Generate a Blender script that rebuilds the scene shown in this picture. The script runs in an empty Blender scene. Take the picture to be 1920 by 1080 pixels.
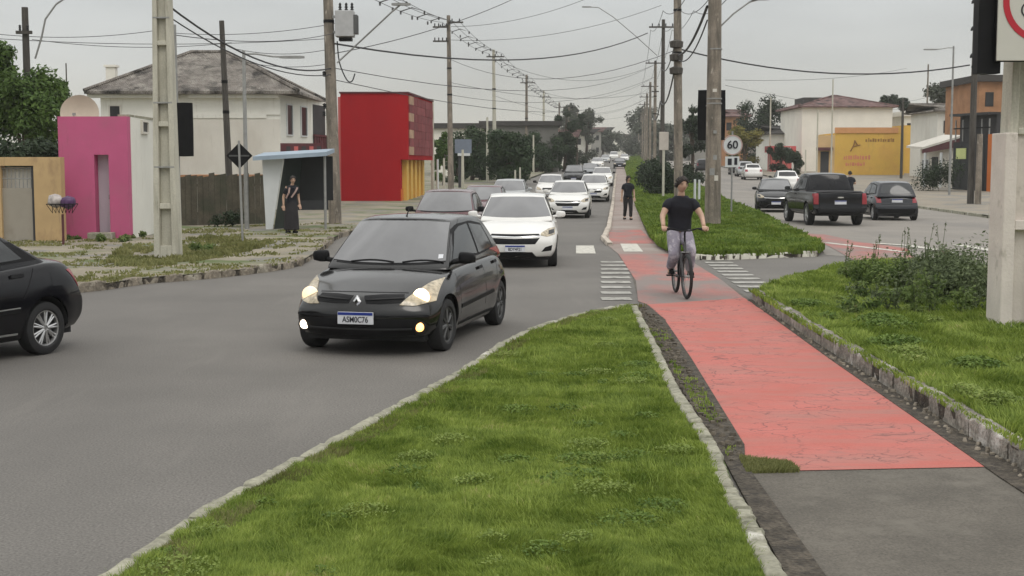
import bpy, bmesh, math, random
import numpy as np
from mathutils import Vector, Matrix
from mathutils.bvhtree import BVHTree
random.seed(7); rng = np.random.default_rng(7)
S = bpy.context.scene
R = math.radians
# ---------------------------------------------------------------- camera
FPX, CH = 2500.0, 2.05
PITCH = math.atan(230/2500)
cd = bpy.data.cameras.new("camera"); cam = bpy.data.objects.new("camera", cd); S.collection.objects.link(cam)
cam.location = (0, 0, CH); cam.rotation_euler = (math.pi/2-PITCH, 0, 0)
cd.sensor_width = 36; cd.lens = FPX/1920*36; cd.clip_end = 3000; cd.clip_start = .1
S.camera = cam
# ---------------------------------------------------------------- sky, sun
W = bpy.data.worlds.new("World"); S.world = W; W.use_nodes = True
nt = W.node_tree; N = nt.nodes; Lk = nt.links
for n in list(N): N.remove(n)
out = N.new('ShaderNodeOutputWorld'); bg = N.new('ShaderNodeBackground'); Lk.new(bg.outputs[0], out.inputs[0])
sky = N.new('ShaderNodeTexSky'); sky.sky_type = 'NISHITA'; sky.sun_disc = False
SUN_EL, SUN_AZ = R(52), R(150)
sky.sun_elevation = SUN_EL; sky.sun_rotation = SUN_AZ
tc = N.new('ShaderNodeTexCoord'); sep = N.new('ShaderNodeSeparateXYZ'); Lk.new(tc.outputs['Generated'], sep.inputs[0])
mp = N.new('ShaderNodeMapping'); mp.inputs['Scale'].default_value = (1, 1, 4.5); Lk.new(tc.outputs['Generated'], mp.inputs[0])
cl = N.new('ShaderNodeTexNoise'); cl.inputs['Scale'].default_value = 2.3; cl.inputs['Detail'].default_value = 5; Lk.new(mp.outputs[0], cl.inputs['Vector'])
ramp = N.new('ShaderNodeValToRGB'); Lk.new(sep.outputs[2], ramp.inputs[0])
e = ramp.color_ramp.elements
e[0].position = 0.0; e[0].color = (.60, .57, .49, 1)
e[1].position = 1.0; e[1].color = (1.62, 1.62, 1.58, 1)
for p_, c_ in ((.03, (.63, .615, .555)), (.075, (.59, .595, .575)), (.14, (.62, .64, .64)), (.3, (.85, .86, .85)), (.6, (1.3, 1.3, 1.28))):
    k = ramp.color_ramp.elements.new(p_); k.color = (*c_, 1)
cr = N.new('ShaderNodeMapRange'); cr.inputs[1].default_value = .3; cr.inputs[2].default_value = .7; cr.inputs[3].default_value = .80; cr.inputs[4].default_value = 1.2
Lk.new(cl.outputs[0], cr.inputs[0])
mul = N.new('ShaderNodeVectorMath'); mul.operation = 'SCALE'; Lk.new(ramp.outputs[0], mul.inputs[0]); Lk.new(cr.outputs[0], mul.inputs['Scale'])
skm = N.new('ShaderNodeVectorMath'); skm.operation = 'SCALE'; skm.inputs['Scale'].default_value = .1; Lk.new(sky.outputs[0], skm.inputs[0])
mx = N.new('ShaderNodeMix'); mx.data_type = 'RGBA'; mx.inputs[0].default_value = .94
Lk.new(skm.outputs[0], mx.inputs[6]); Lk.new(mul.outputs[0], mx.inputs[7]); Lk.new(mx.outputs[2], bg.inputs[0])
bg.inputs[1].default_value = 1.0
sd = bpy.data.lights.new("sun", 'SUN'); sun = bpy.data.objects.new("sun", sd); S.collection.objects.link(sun)
sd.energy = .7; sd.angle = R(25); sd.color = (1, .95, .88)
sun.rotation_euler = Vector((-math.sin(SUN_AZ)*math.cos(SUN_EL), -math.cos(SUN_AZ)*math.cos(SUN_EL), -math.sin(SUN_EL))).to_track_quat('-Z', 'Y').to_euler()
S.view_settings.view_transform = 'Standard'; S.view_settings.look = 'None'; S.view_settings.exposure = 0; S.view_settings.gamma = 1
S.view_settings.use_curve_mapping = False
S.cycles.max_bounces = 6; S.cycles.transparent_max_bounces = 8; S.cycles.volume_bounces = 0; S.cycles.use_denoising = True
# ---------------------------------------------------------------- helpers
def gz(y):
    y = max(65, min(430, y)); return .015*(y-65) if y < 400 else .015*335+.015*(y-400)*(1-(y-400)/60)
def ray(px, py):
    f = Vector((0, math.cos(PITCH), -math.sin(PITCH))); u = Vector((0, math.sin(PITCH), math.cos(PITCH)))
    return f*FPX + Vector((1, 0, 0))*(px-960) + u*(540-py)
def at(px, py, Y):
    d = ray(px, py); t = Y/d.y; return Vector((d.x*t, Y, CH+d.z*t))
def G(px, py, z=0.0):
    d = ray(px, py); y = 60
    for _ in range(30):
        zz = gz(y)+z; t = (zz-CH)/d.z if d.z < 0 else 1; y = .5*y+.5*min(max(t*d.y, 0), 600)
    return Vector((d.x*t, t*d.y, gz(t*d.y)+z))
def X(px, Y): return (px-960)/FPX*Y/math.cos(PITCH)*.9958   # lateral position of a column at depth Y
def lab(o, label=None, cat=None, group=None, kind=None):
    if label: o['label'] = label
    if cat: o['category'] = cat
    if group: o['group'] = group
    if kind: o['kind'] = kind
    return o
def empty(name, loc=(0, 0, 0), rz=0, label=None, cat=None, group=None):
    o = bpy.data.objects.new(name, None); S.collection.objects.link(o); o.empty_display_size = .2
    o.location = loc; o.rotation_euler = (0, 0, rz); return lab(o, label, cat, group)
class MB:
    def __init__(s): s.v = []; s.f = []; s.m = []; s.mi = 0
    def add(s, vs, fs):
        b = len(s.v); s.v += [tuple(v) for v in vs]; s.f += [tuple(b+i for i in f) for f in fs]; s.m += [s.mi]*len(fs); return s
    def box(s, c, d, rz=0, top=1.0, rot=None):
        hx, hy, hz = d[0]/2, d[1]/2, d[2]/2
        vs = [Vector((sx*hx*(top if sz > 0 else 1), sy*hy*(top if sz > 0 else 1), sz*hz)) for sz in (-1, 1) for sy in (-1, 1) for sx in (-1, 1)]
        m = rot if rot else Matrix.Rotation(rz, 3, 'Z')
        return s.add([m@v+Vector(c) for v in vs], [(0, 2, 3, 1), (4, 5, 7, 6), (0, 1, 5, 4), (2, 6, 7, 3), (0, 4, 6, 2), (1, 3, 7, 5)])
    def tube(s, pts, r, n=8, cap=True):
        pts = [Vector(p) for p in pts]; rr = r if isinstance(r, (list, tuple)) else [r]*len(pts); vs = []; fs = []
        up = None
        for i, p in enumerate(pts):
            d = (pts[min(i+1, len(pts)-1)]-pts[max(i-1, 0)]).normalized()
            if up is None: up = Vector((0, 0, 1)) if abs(d.z) < .9 else Vector((1, 0, 0))
            a = d.cross(up).normalized(); b = a.cross(d).normalized(); up = b
            for k in range(n):
                t = 2*math.pi*k/n; vs.append(p+(a*math.cos(t)+b*math.sin(t))*rr[i])
        for i in range(len(pts)-1):
            for k in range(n):
                fs.append((i*n+k, i*n+(k+1) % n, (i+1)*n+(k+1) % n, (i+1)*n+k))
        if cap: fs += [tuple(range(n-1, -1, -1)), tuple((len(pts)-1)*n+k for k in range(n))]
        return s.add(vs, fs)
    def lathe(s, prof, c=(0, 0, 0), axis='Z', n=24, a0=0, a1=2*math.pi):
        vs = []; fs = []; full = abs(a1-a0-2*math.pi) < 1e-6; m = n if full else n+1
        for r_, h in prof:
            for k in range(m):
                t = a0+(a1-a0)*k/n; p, q = r_*math.cos(t), r_*math.sin(t)
                v = (p, q, h) if axis == 'Z' else ((p, h, q) if axis == 'Y' else (h, p, q))
                vs.append((v[0]+c[0], v[1]+c[1], v[2]+c[2]))
        for i in range(len(prof)-1):
            for k in range(n):
                k2 = (k+1) % m; f = (i*m+k, i*m+k2, (i+1)*m+k2, (i+1)*m+k)
                fs.append(f if axis != 'Y' else f[::-1])
        return s.add(vs, fs)
    def prism(s, poly, z0, z1, fn=None):     # poly in xy, extruded in z (or mapped by fn)
        n = len(poly); fn = fn or (lambda a, b, c: (a, b, c))
        vs = [fn(p[0], p[1], z0) for p in poly]+[fn(p[0], p[1], z1) for p in poly]
        return s.add(vs, [tuple(range(n-1, -1, -1)), tuple(range(n, 2*n))]+[(i, (i+1) % n, n+(i+1) % n, n+i) for i in range(n)])
    def quad(s, a, b, c, d): return s.add([a, b, c, d], [(0, 1, 2, 3)])
    def build(s, name, mat, parent=None, smooth=False, bevel=0, angle=35):
        me = bpy.data.meshes.new(name); me.from_pydata(s.v, [], s.f)
        for m in (mat if isinstance(mat, (list, tuple)) else [mat]): me.materials.append(m)
        if any(s.m): me.polygons.foreach_set('material_index', s.m)
        bm = bmesh.new(); bm.from_mesh(me); bmesh.ops.recalc_face_normals(bm, faces=bm.faces); bm.to_mesh(me); bm.free()
        if smooth:
            me.polygons.foreach_set('use_smooth', [True]*len(me.polygons)); me.set_sharp_from_angle(angle=R(angle))
        o = bpy.data.objects.new(name, me); S.collection.objects.link(o)
        if bevel:
            b = o.modifiers.new('bevel', 'BEVEL'); b.width = bevel; b.segments = 2; b.limit_method = 'ANGLE'
        if parent: o.parent = parent
        return o
def applied(o, name=None):
    dg = bpy.context.evaluated_depsgraph_get(); dg.update()
    me = bpy.data.meshes.new_from_object(o.evaluated_get(dg)); o.modifiers.clear(); o.data = me; return o
def share(o, parent=None, loc=None, rz=None):
    c = o.copy(); S.collection.objects.link(c)
    if parent is not None: c.parent = parent
    if loc is not None: c.location = loc
    if rz is not None: c.rotation_euler.z = rz
    return c
def clone(o, parent=None, loc=None, rz=None, label=None):
    c = share(o, parent, loc, rz)
    if label: c['label'] = label
    for ch in list(o.children): clone(ch, c)
    return c
def Mt(name, col, rough=.8, var=.14, scale=3., col2=None, bump=0., bscale=40., metal=0., coat=0., spec=.4, lo=.35, hi=.65, emit=None, es=1., stretch=None, fine=0.):
    m = bpy.data.materials.new(name); m.use_nodes = True; t = m.node_tree; n = t.nodes; b = n['Principled BSDF']
    b.inputs['Roughness'].default_value = rough; b.inputs['Metallic'].default_value = metal
    b.inputs['Specular IOR Level'].default_value = spec; b.inputs['Coat Weight'].default_value = coat; b.inputs['Coat Roughness'].default_value = .06
    c1 = [max(0, x*(1-var)) for x in col]; c2 = [min(1, x*(1+var)) for x in (col2 or col)]
    tcn = n.new('ShaderNodeTexCoord'); vec = tcn.outputs['Object']
    if stretch:
        mpn = n.new('ShaderNodeMapping'); mpn.inputs['Scale'].default_value = stretch; t.links.new(vec, mpn.inputs[0]); vec = mpn.outputs[0]
    nz = n.new('ShaderNodeTexNoise'); nz.inputs['Scale'].default_value = scale; nz.inputs['Detail'].default_value = 6; nz.inputs['Roughness'].default_value = .6
    t.links.new(vec, nz.inputs['Vector'])
    mr = n.new('ShaderNodeMapRange'); mr.inputs[1].default_value = lo; mr.inputs[2].default_value = hi; t.links.new(nz.outputs[0], mr.inputs[0])
    mi = n.new('ShaderNodeMix'); mi.data_type = 'RGBA'; mi.inputs[6].default_value = (*c1, 1); mi.inputs[7].default_value = (*c2, 1)
    t.links.new(mr.outputs[0], mi.inputs[0]); src = mi.outputs[2]
    if fine:
        nf = n.new('ShaderNodeTexNoise'); nf.inputs['Scale'].default_value = bscale; nf.inputs['Detail'].default_value = 3; t.links.new(vec, nf.inputs['Vector'])
        mf = n.new('ShaderNodeMapRange'); mf.inputs[1].default_value = .3; mf.inputs[2].default_value = .7; mf.inputs[3].default_value = 1-fine; mf.inputs[4].default_value = 1+fine
        t.links.new(nf.outputs[0], mf.inputs[0]); vm = n.new('ShaderNodeVectorMath'); vm.operation = 'SCALE'
        t.links.new(src, vm.inputs[0]); t.links.new(mf.outputs[0], vm.inputs['Scale']); src = vm.outputs[0]
    t.links.new(src, b.inputs['Base Color'])
    if bump:
        nb = n.new('ShaderNodeTexNoise'); nb.inputs['Scale'].default_value = bscale; nb.inputs['Detail'].default_value = 4; t.links.new(vec, nb.inputs['Vector'])
        bp = n.new('ShaderNodeBump'); bp.inputs['Strength'].default_value = min(1, bump); bp.inputs['Distance'].default_value = .01 if bump <= 1 else .03
        t.links.new(nb.outputs[0], bp.inputs['Height']); t.links.new(bp.outputs[0], b.inputs['Normal'])
    if emit: b.inputs['Emission Color'].default_value = (*emit, 1); b.inputs['Emission Strength'].default_value = es
    m['src'] = 1
    return m
def layer(m, col, scale, lo, hi, stretch=None, rough=None):
    """lay irregular stains of another colour over a material"""
    t = m.node_tree; n = t.nodes; b = n['Principled BSDF']; src = b.inputs['Base Color'].links[0].from_socket
    tcn = n.new('ShaderNodeTexCoord'); vec = tcn.outputs['Object']
    if stretch:
        mpn = n.new('ShaderNodeMapping'); mpn.inputs['Scale'].default_value = stretch; t.links.new(vec, mpn.inputs[0]); vec = mpn.outputs[0]
    nz = n.new('ShaderNodeTexNoise'); nz.inputs['Scale'].default_value = scale; nz.inputs['Detail'].default_value = 7; nz.inputs['Roughness'].default_value = .65
    t.links.new(vec, nz.inputs['Vector'])
    mr = n.new('ShaderNodeMapRange'); mr.inputs[1].default_value = lo; mr.inputs[2].default_value = hi; t.links.new(nz.outputs[0], mr.inputs[0])
    mi = n.new('ShaderNodeMix'); mi.data_type = 'RGBA'; mi.inputs[7].default_value = (*col, 1)
    t.links.new(mr.outputs[0], mi.inputs[0]); t.links.new(src, mi.inputs[6]); t.links.new(mi.outputs[2], b.inputs['Base Color'])
    return m
def text_obj(txt, size, mat, name, parent, loc, rot, ext=.003, sx=1.0, font_bold=0.):
    c = bpy.data.curves.new(name, 'FONT'); c.body = txt; c.size = size; c.extrude = ext; c.align_x = 'CENTER'; c.align_y = 'CENTER'; c.offset = font_bold
    o = bpy.data.objects.new(name, c); S.collection.objects.link(o)
    dg = bpy.context.evaluated_depsgraph_get(); me = bpy.data.meshes.new_from_object(o.evaluated_get(dg)); bpy.data.objects.remove(o)
    me.materials.clear(); me.materials.append(mat)
    o = bpy.data.objects.new(name, me); S.collection.objects.link(o); o.location = loc; o.rotation_euler = rot; o.scale = (sx, 1, 1)
    if parent: o.parent = parent
    return o
def inpoly(x, y, poly):
    c = np.zeros(len(x), bool); n = len(poly); j = n-1
    for i in range(n):
        xi, yi = poly[i][0], poly[i][1]; xj, yj = poly[j][0], poly[j][1]
        with np.errstate(divide='ignore', invalid='ignore'):
            k = ((yi > y) != (yj > y)) & (x < (xj-xi)*(y-yi)/(yj-yi+1e-12)+xi)
        c ^= k; j = i
    return c
def vnoise(x, y, s, seed=0):
    g = np.random.default_rng(seed).random((256, 256)); X_ = x*s; Y_ = y*s
    i = np.floor(X_).astype(int); j = np.floor(Y_).astype(int); fx = X_-i; fy = Y_-j; fx = fx*fx*(3-2*fx); fy = fy*fy*(3-2*fy)
    q = lambda a, b: g[a % 256, b % 256]
    return (q(i, j)*(1-fx)+q(i+1, j)*fx)*(1-fy)+(q(i, j+1)*(1-fx)+q(i+1, j+1)*fx)*fy
def sheet(name, poly, z, mat, parent=None, kind='structure', sub=0):
    """a flat polygon lying on the terrain; sub>0 cuts it into a grid of that pitch so that it follows the slope"""
    bm = bmesh.new(); vs = [bm.verts.new((p[0], p[1], 0)) for p in poly]; f = bm.faces.new(vs)
    if f.normal.z < 0: f.normal_flip()
    bmesh.ops.triangulate(bm, faces=bm.faces)
    ys = [p[1] for p in poly]
    if max(ys) > 65:
        for yy in (65, *range(90, 401, 30), 410, 420, 430):
            if min(ys) < yy < max(ys):
                bmesh.ops.bisect_plane(bm, geom=bm.verts[:]+bm.edges[:]+bm.faces[:], plane_co=(0, yy, 0), plane_no=(0, 1, 0))
    for v in bm.verts: v.co.z = gz(v.co.y)+z
    bmesh.ops.recalc_face_normals(bm, faces=bm.faces)
    me = bpy.data.meshes.new(name); bm.to_mesh(me); bm.free(); me.materials.append(mat)
    if me.polygons[0].normal.z < 0: me.flip_normals()
    o = bpy.data.objects.new(name, me); S.collection.objects.link(o)
    if parent: o.parent = parent
    else: o['kind'] = kind
    return o
def raised(name, poly, z0, z1, mat, parent=None):
    m = MB(); m.prism(poly, z0, z1); o = m.build(name, mat, parent)
    if not parent: o['kind'] = 'structure'
    return o
def cable(mb, a, b, sag, r=.015, n=14):
    a = Vector(a); b = Vector(b); pts = []
    for i in range(n+1):
        t = i/n; p = a.lerp(b, t); p.z -= sag*4*t*(1-t); pts.append(p)
    mb.tube(pts, r, 5, False); return pts
# ---------------------------------------------------------------- materials
A = {}
A['asphalt'] = layer(layer(Mt('asphalt', (.150, .140, .127), .85, .12, .35, bump=.8, bscale=60, fine=.36), (.115, .108, .10), .16, .5, .75, (1, .25, 1)), (.185, .172, .155), 1.3, .58, .8, (1, .12, 1))
A['asphalt_dark'] = layer(Mt('path_asphalt', (.118, .106, .088), .9, .18, 1.2, bump=.8, bscale=70, fine=.25), (.165, .15, .125), 2.5, .52, .72)
A['concrete_road'] = layer(Mt('pale_asphalt', (.235, .215, .19), .85, .10, .3, bump=.4, bscale=80, fine=.10), (.17, .16, .15), .3, .5, .75, (1, .2, 1))
A['ground'] = Mt('bare_ground', (.15, .15, .085), .95, .3, .15, (.12, .17, .06))
A['sidewalk'] = layer(layer(Mt('worn_pavement', (.25, .22, .165), .95, .15, .8, bump=.6, bscale=25, fine=.15), (.10, .13, .045), .42, .50, .60), (.19, .18, .16), .6, .5, .6)
A['soil'] = layer(Mt('grass_soil', (.075, .090, .028), .95, .3, 5, (.075, .11, .03), bump=1, bscale=60), (.12, .09, .05), 1.5, .6, .75)
A['dirt'] = layer(Mt('gutter_dirt', (.085, .072, .056), .95, .35, 6, bump=1.2, bscale=40, fine=.4), (.04, .035, .03), 9, .5, .65)
A['kerb'] = layer(layer(Mt('kerb_concrete', (.29, .28, .215), .9, .18, 2.5, bump=.7, bscale=30, fine=.2), (.13, .13, .09), 3.2, .53, .66), (.55, .53, .47), 2.1, .60, .68)
A['kerb_old'] = layer(layer(Mt('old_limewashed_kerb', (.22, .20, .17), .9, .25, 3, bump=1.2, bscale=24, fine=.25), (.52, .49, .45), 2.2, .53, .66), (.07, .065, .05), 4, .56, .7)
A['white_paint'] = layer(Mt('white_road_paint', (.55, .53, .47), .8, .08, 6, fine=.1, bscale=50), (.25, .235, .21), 7, .52, .66)
A['worn_paint'] = layer(Mt('worn_road_paint', (.40, .39, .35), .8, .08, 6, fine=.1, bscale=50), (.18, .17, .155), 5, .46, .62)
A['pale_conc'] = layer(layer(Mt('pale_pole_concrete', (.50, .48, .40), .85, .08, 2, bump=.3, bscale=40, fine=.10), (.33, .31, .25), 1.8, .50, .72, (3, 3, .35)), (.18, .165, .13), 2.6, .62, .72, (3, 3, .25))
A['pole_conc'] = layer(layer(Mt('weathered_pole_concrete', (.25, .215, .175), .9, .2, 2.5, bump=.6, bscale=40, fine=.2), (.10, .09, .075), 1.6, .46, .66, (3, 3, .35)), (.42, .37, .31), 2.4, .60, .68, (2.5, 2.5, .8))
A['lime'] = layer(Mt('limewash_on_pole', (.66, .60, .54), .85, .07, 3, bump=.5, bscale=30), (.33, .30, .24), 3, .58, .72, (1, 1, .7))
A['wood_pole'] = Mt('dark_pole', (.075, .068, .060), .9, .3, 3, bump=.5, bscale=40, stretch=(4, 4, .5))
A['steel'] = Mt('galvanised_steel', (.30, .30, .29), .5, .12, 6, metal=.3)
A['black'] = Mt('black_plastic', (.007, .007, .008), .6, .2, 6, spec=.2)
A['dark'] = Mt('dark_rubber', (.02, .02, .021), .75, .2, 8, bump=.2)
A['cable'] = Mt('black_cable', (.03, .03, .032), .6, .1, 3)
A['glass'] = Mt('tinted_glass', (.035, .038, .040), .07, .1, 2, spec=.6)
A['glass_dk'] = Mt('dark_tinted_glass', (.008, .008, .010), .08, .1, 2, spec=.32)
A['windscreen'] = Mt('windscreen_glass', (.10, .10, .105), .10, .12, 1.4, spec=1.0, coat=.6)
A['chrome'] = Mt('chrome', (.75, .75, .75), .15, .03, 5, metal=1)
A['alloy'] = Mt('alloy_rim', (.50, .50, .50), .28, .06, 8, metal=.8)
A['rim_dk'] = Mt('dark_steel_rim', (.12, .12, .12), .4, .1, 8, metal=.6)
A['plate'] = Mt('plate_white', (.62, .63, .66), .5, .03, 5)
A['plate_blue'] = Mt('plate_blue', (.01, .03, .22), .5, .03, 5)
A['ink'] = Mt('plate_ink', (.012, .012, .02), .5, .03, 5)
A['lens'] = Mt('clear_lens', (.40, .34, .24), .15, .45, 16, spec=.7)
A['lens_lit'] = Mt('lit_headlamp', (.8, .75, .6), .2, .1, 10, emit=(1, .70, .38), es=.85)
A['bulb'] = Mt('lit_bulb', (1, .9, .7), .3, 0, 1, emit=(1, .74, .40), es=4)
A['bulb_fog'] = Mt('lit_fog_lamp', (1, .8, .5), .3, 0, 1, emit=(1, .46, .12), es=3.2)
A['bulb_white'] = Mt('lit_white_fog_lamp', (1, .95, .9), .3, 0, 1, emit=(1, .82, .62), es=7)
A['tail'] = Mt('red_tail_lamp', (.30, .02, .03), .2, .1, 9, spec=.8)
A['skin'] = Mt('skin', (.50, .325, .235), .55, .08, 9)
A['hair'] = Mt('dark_hair', (.020, .013, .010), .55, .4, 40, bump=.6)
A['shirt'] = Mt('black_cloth', (.012, .013, .020), .85, .25, 5, bump=.4, bscale=14)
A['trousers'] = layer(Mt('grey_lilac_cloth', (.27, .25, .30), .9, .15, 8, bump=.5, bscale=16), (.46, .43, .48), 9, .52, .6)
A['blk_trouser'] = Mt('dark_trouser_cloth', (.022, .02, .022), .9, .2, 8, bump=.4, bscale=16)
def paint(name, c, rough=.22, metal=0., coat=.35, spec=.45): return Mt(name, c, rough, .05, 1.2, coat=coat, metal=metal, spec=spec)
# ---------------------------------------------------------------- red cycle path paint (cracks and wear of its own)
def red_mat(name, worn):
    m = Mt(name, (.49, .135, .108) if not worn else (.34, .145, .13), .88, .10, 1.1, (.44, .14, .118), bump=.5, bscale=60, fine=.07)
    t = m.node_tree; n = t.nodes; b = n['Principled BSDF']
    layer(m, (.36, .175, .148), 1.4, .42, .72, (.5, 2.2, 1)); layer(m, (.27, .155, .135), 2.6, .60, .74, (.6, 2.6, 1))
    src = b.inputs['Base Color'].links[0].from_socket
    g = n.new('ShaderNodeNewGeometry'); wob = n.new('ShaderNodeTexNoise'); wob.inputs['Scale'].default_value = 2.2; wob.inputs['Detail'].default_value = 6; t.links.new(g.outputs['Position'], wob.inputs['Vector'])
    ad = n.new('ShaderNodeMix'); ad.data_type = 'RGBA'; ad.blend_type = 'ADD'; ad.inputs[0].default_value = .9
    t.links.new(g.outputs['Position'], ad.inputs[6]); t.links.new(wob.outputs['Color'], ad.inputs[7])
    mpn = n.new('ShaderNodeMapping'); mpn.inputs['Scale'].default_value = (1.1, 2.6, 0); t.links.new(ad.outputs[2], mpn.inputs[0])
    vo = n.new('ShaderNodeTexVoronoi'); vo.feature = 'DISTANCE_TO_EDGE'; vo.inputs['Scale'].default_value = 2.3; t.links.new(mpn.outputs[0], vo.inputs['Vector'])
    mr = n.new('ShaderNodeMapRange'); mr.inputs[1].default_value = .008; mr.inputs[2].default_value = .034; mr.inputs[3].default_value = 1; mr.inputs[4].default_value = 0; t.links.new(vo.outputs[0], mr.inputs[0])
    mk = n.new('ShaderNodeTexNoise'); mk.inputs['Scale'].default_value = 1.1; t.links.new(g.outputs['Position'], mk.inputs['Vector'])
    mkr = n.new('ShaderNodeMapRange'); mkr.inputs[1].default_value = .40; mkr.inputs[2].default_value = .56; mkr.inputs[4].default_value = .75; t.links.new(mk.outputs[0], mkr.inputs[0])
    mu = n.new('ShaderNodeMath'); mu.operation = 'MULTIPLY'; t.links.new(mr.outputs[0], mu.inputs[0]); t.links.new(mkr.outputs[0], mu.inputs[1])
    mi = n.new('ShaderNodeMix'); mi.data_type = 'RGBA'; mi.inputs[7].default_value = (.16, .075, .07, 1); t.links.new(mu.outputs[0], mi.inputs[0]); t.links.new(src, mi.inputs[6])
    last = mi.outputs[2]
    if worn:   # paint rubbed down to the grey asphalt where cars cross
        wn = n.new('ShaderNodeTexNoise'); wn.inputs['Scale'].default_value = .9; wn.inputs['Detail'].default_value = 6
        mw = n.new('ShaderNodeMapping'); mw.inputs['Scale'].default_value = (1.5, .6, 1); t.links.new(g.outputs['Position'], mw.inputs[0]); t.links.new(mw.outputs[0], wn.inputs['Vector'])
        wr = n.new('ShaderNodeMapRange'); wr.inputs[1].default_value = .38-.2*(worn-1); wr.inputs[2].default_value = .66-.2*(worn-1); t.links.new(wn.outputs[0], wr.inputs[0])
        m2 = n.new('ShaderNodeMix'); m2.data_type = 'RGBA'; m2.inputs[7].default_value = (.225, .185, .17, 1); t.links.new(wr.outputs[0], m2.inputs[0]); t.links.new(last, m2.inputs[6]); last = m2.outputs[2]
    t.links.new(last, b.inputs['Base Color']); return m
A['red'] = red_mat('red_path_paint', 0); A['red_worn'] = red_mat('worn_red_path_paint', 1.6); A['red_mid'] = red_mat('rubbed_red_path_paint', 1.0)
# ---------------------------------------------------------------- ground, roads
LK = lambda y: -8+.08*y            # left kerb of the oncoming road
PK = lambda y: -.4+.08*y           # kerb between that road and the cycle path
PR = lambda y: .85+.08*y           # right edge of the cycle path = left edge of the grass median
MR = lambda y: 5.8+.08*y           # right edge of the median
RK = lambda y: 14.35+.08*y         # kerb on the far right
sheet('ground', [(-500, -30), (500, -30), (500, 1200), (-500, 1200)], -.03, A['ground'])
road = sheet('road', [(-60, -6), (60, -6), (60, 36), (-60, 36)], 0, A['asphalt'])
sheet('far_road_left', [(LK(36), 36), (PK(36), 36), (PK(600), 600), (LK(600), 600)], .001, A['asphalt'])
rr = [(7.2, 30.5), (8.4, 38), (MR(43)-.2, 43), (MR(600), 600), (RK(600), 600), (RK(50), 50), (19.5, 42), (21.5, 34), (26, 27), (60, 20), (60, -6), (8.5, -6), (8.9, 24), (9.2, 28)]
sheet('road_right', rr, .004, A['concrete_road'])
# cycle path
EL = [(1.44, 2), (1.50, 6.3), (1.60, 9.2), (1.80, 14), (1.86, 18.6), (1.95, 20.5), (2.25, 25), (2.46, 31), (2.45, 34.5)]
ER = [(3.40, 2), (3.42, 9), (3.50, 14), (3.66, 20.6), (3.78, 25), (3.84, 29), (3.70, 32), (3.78, 35)]
sheet('cycle_path', EL+[(PK(43), 43), (PK(600), 600), (PR(600), 600), (PR(57), 57), (4.28, 43), (3.9, 38)]+ER[::-1], .006, A['asphalt_dark'])
path_far = sheet('cycle_path_far', [(2.46, 30.8), (2.45, 34.6), (PK(43)+.05, 43), (PK(600), 600), (PR(600), 600), (PR(57), 57), (4.28, 43), (3.9, 38), (3.78, 34.6), (3.80, 30.8)], .010,
                 layer(Mt('pinkish_path', (.27, .215, .19), .9, .1, .5), (.33, .30, .27), .6, .5, .7))
def jag(pts, amp, step=.13, seed=1):
    r = random.Random(seed); o = []
    for a, b in zip(pts, pts[1:]):
        a = Vector(a); b = Vector(b); n = max(1, int((b-a).length/step))
        for i in range(n):
            p = a.lerp(b, i/n); o.append((p.x+r.uniform(-amp, amp), p.y+r.uniform(-amp, amp)*.3))
    return o+[tuple(pts[-1])]
g2 = lambda px, py: tuple(G(px, py).xy)
left_edge = jag([g2(1500, 885), g2(1440, 880), g2(1402, 862), g2(1376, 842), g2(1355, 785), g2(1312, 715), g2(1277, 655), g2(1247, 600), g2(1214, 572)], .011, .045, 3)
right_edge = jag([g2(1395, 560), g2(1460, 603), g2(1560, 676), g2(1650, 738), g2(1760, 813), g2(1850, 878)], .015, .15, 5)
sheet('red_path', left_edge+right_edge, .011, A['red'])
sheet('worn_red_path', [g2(1214, 572), g2(1395, 560), g2(1380, 548), (3.74, 23.6), (2.2, 23.6), (1.9, 20)], .011, A['red_worn'])
sheet('faded_red_path', [(2.2, 23.6), (3.74, 23.6), (3.84, 29), (3.78, 30.8), (2.46, 30.8), (2.25, 25)], .0115, A['red_mid'])
sheet('red_patch_beyond', [(2.55, 34.8), (3.75, 34.8), (4.10, 42.5), (3.05, 42.0)], .014, A['red_mid'])
A['mid_paint'] = layer(Mt('rubbed_road_paint', (.40, .39, .355), .8, .08, 6, fine=.1, bscale=50), (.19, .18, .165), 6, .48, .64)
A['kerb_brown'] = layer(layer(Mt('broken_stone_kerb', (.21, .18, .14), .92, .3, 2.5, bump=1.2, bscale=20, fine=.25), (.34, .31, .25), 2.2, .54, .64), (.07, .06, .045), 3, .55, .7)
# painted markings (each bar its own piece of the road)
def bar(pts, m='white_paint', name='crosswalk_bar', z=.009, p=road):
    return sheet(name, pts, z, A[m], parent=p)
bar([g2(1080, 476), g2(1117, 476), g2(1113, 461), g2(1080, 461)])
bar([g2(1170, 473), g2(1206, 473), g2(1194, 458), g2(1163, 458)], z=.0165)
bar([g2(1004, 470), g2(1035, 470), g2(1034, 457), g2(1006, 457)])
for i in range(9):
    y = 20.2+i*.98; xl = X(1130-.2*i, y); xr = X(1187-.75*i, y)
    bar([(xl, y), (xr, y), (xr, y+.42), (xl, y+.42)], 'worn_paint' if i not in (1, 2) else 'mid_paint')
for i in range(10):
    y = 21.5+i*.80; x0 = 3.80+.035*i; w = .58
    bar([(x0, y), (x0+w, y), (x0+w, y+.36), (x0, y+.36)], 'worn_paint' if i in (0, 3, 6, 8, 9) else 'mid_paint')
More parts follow.
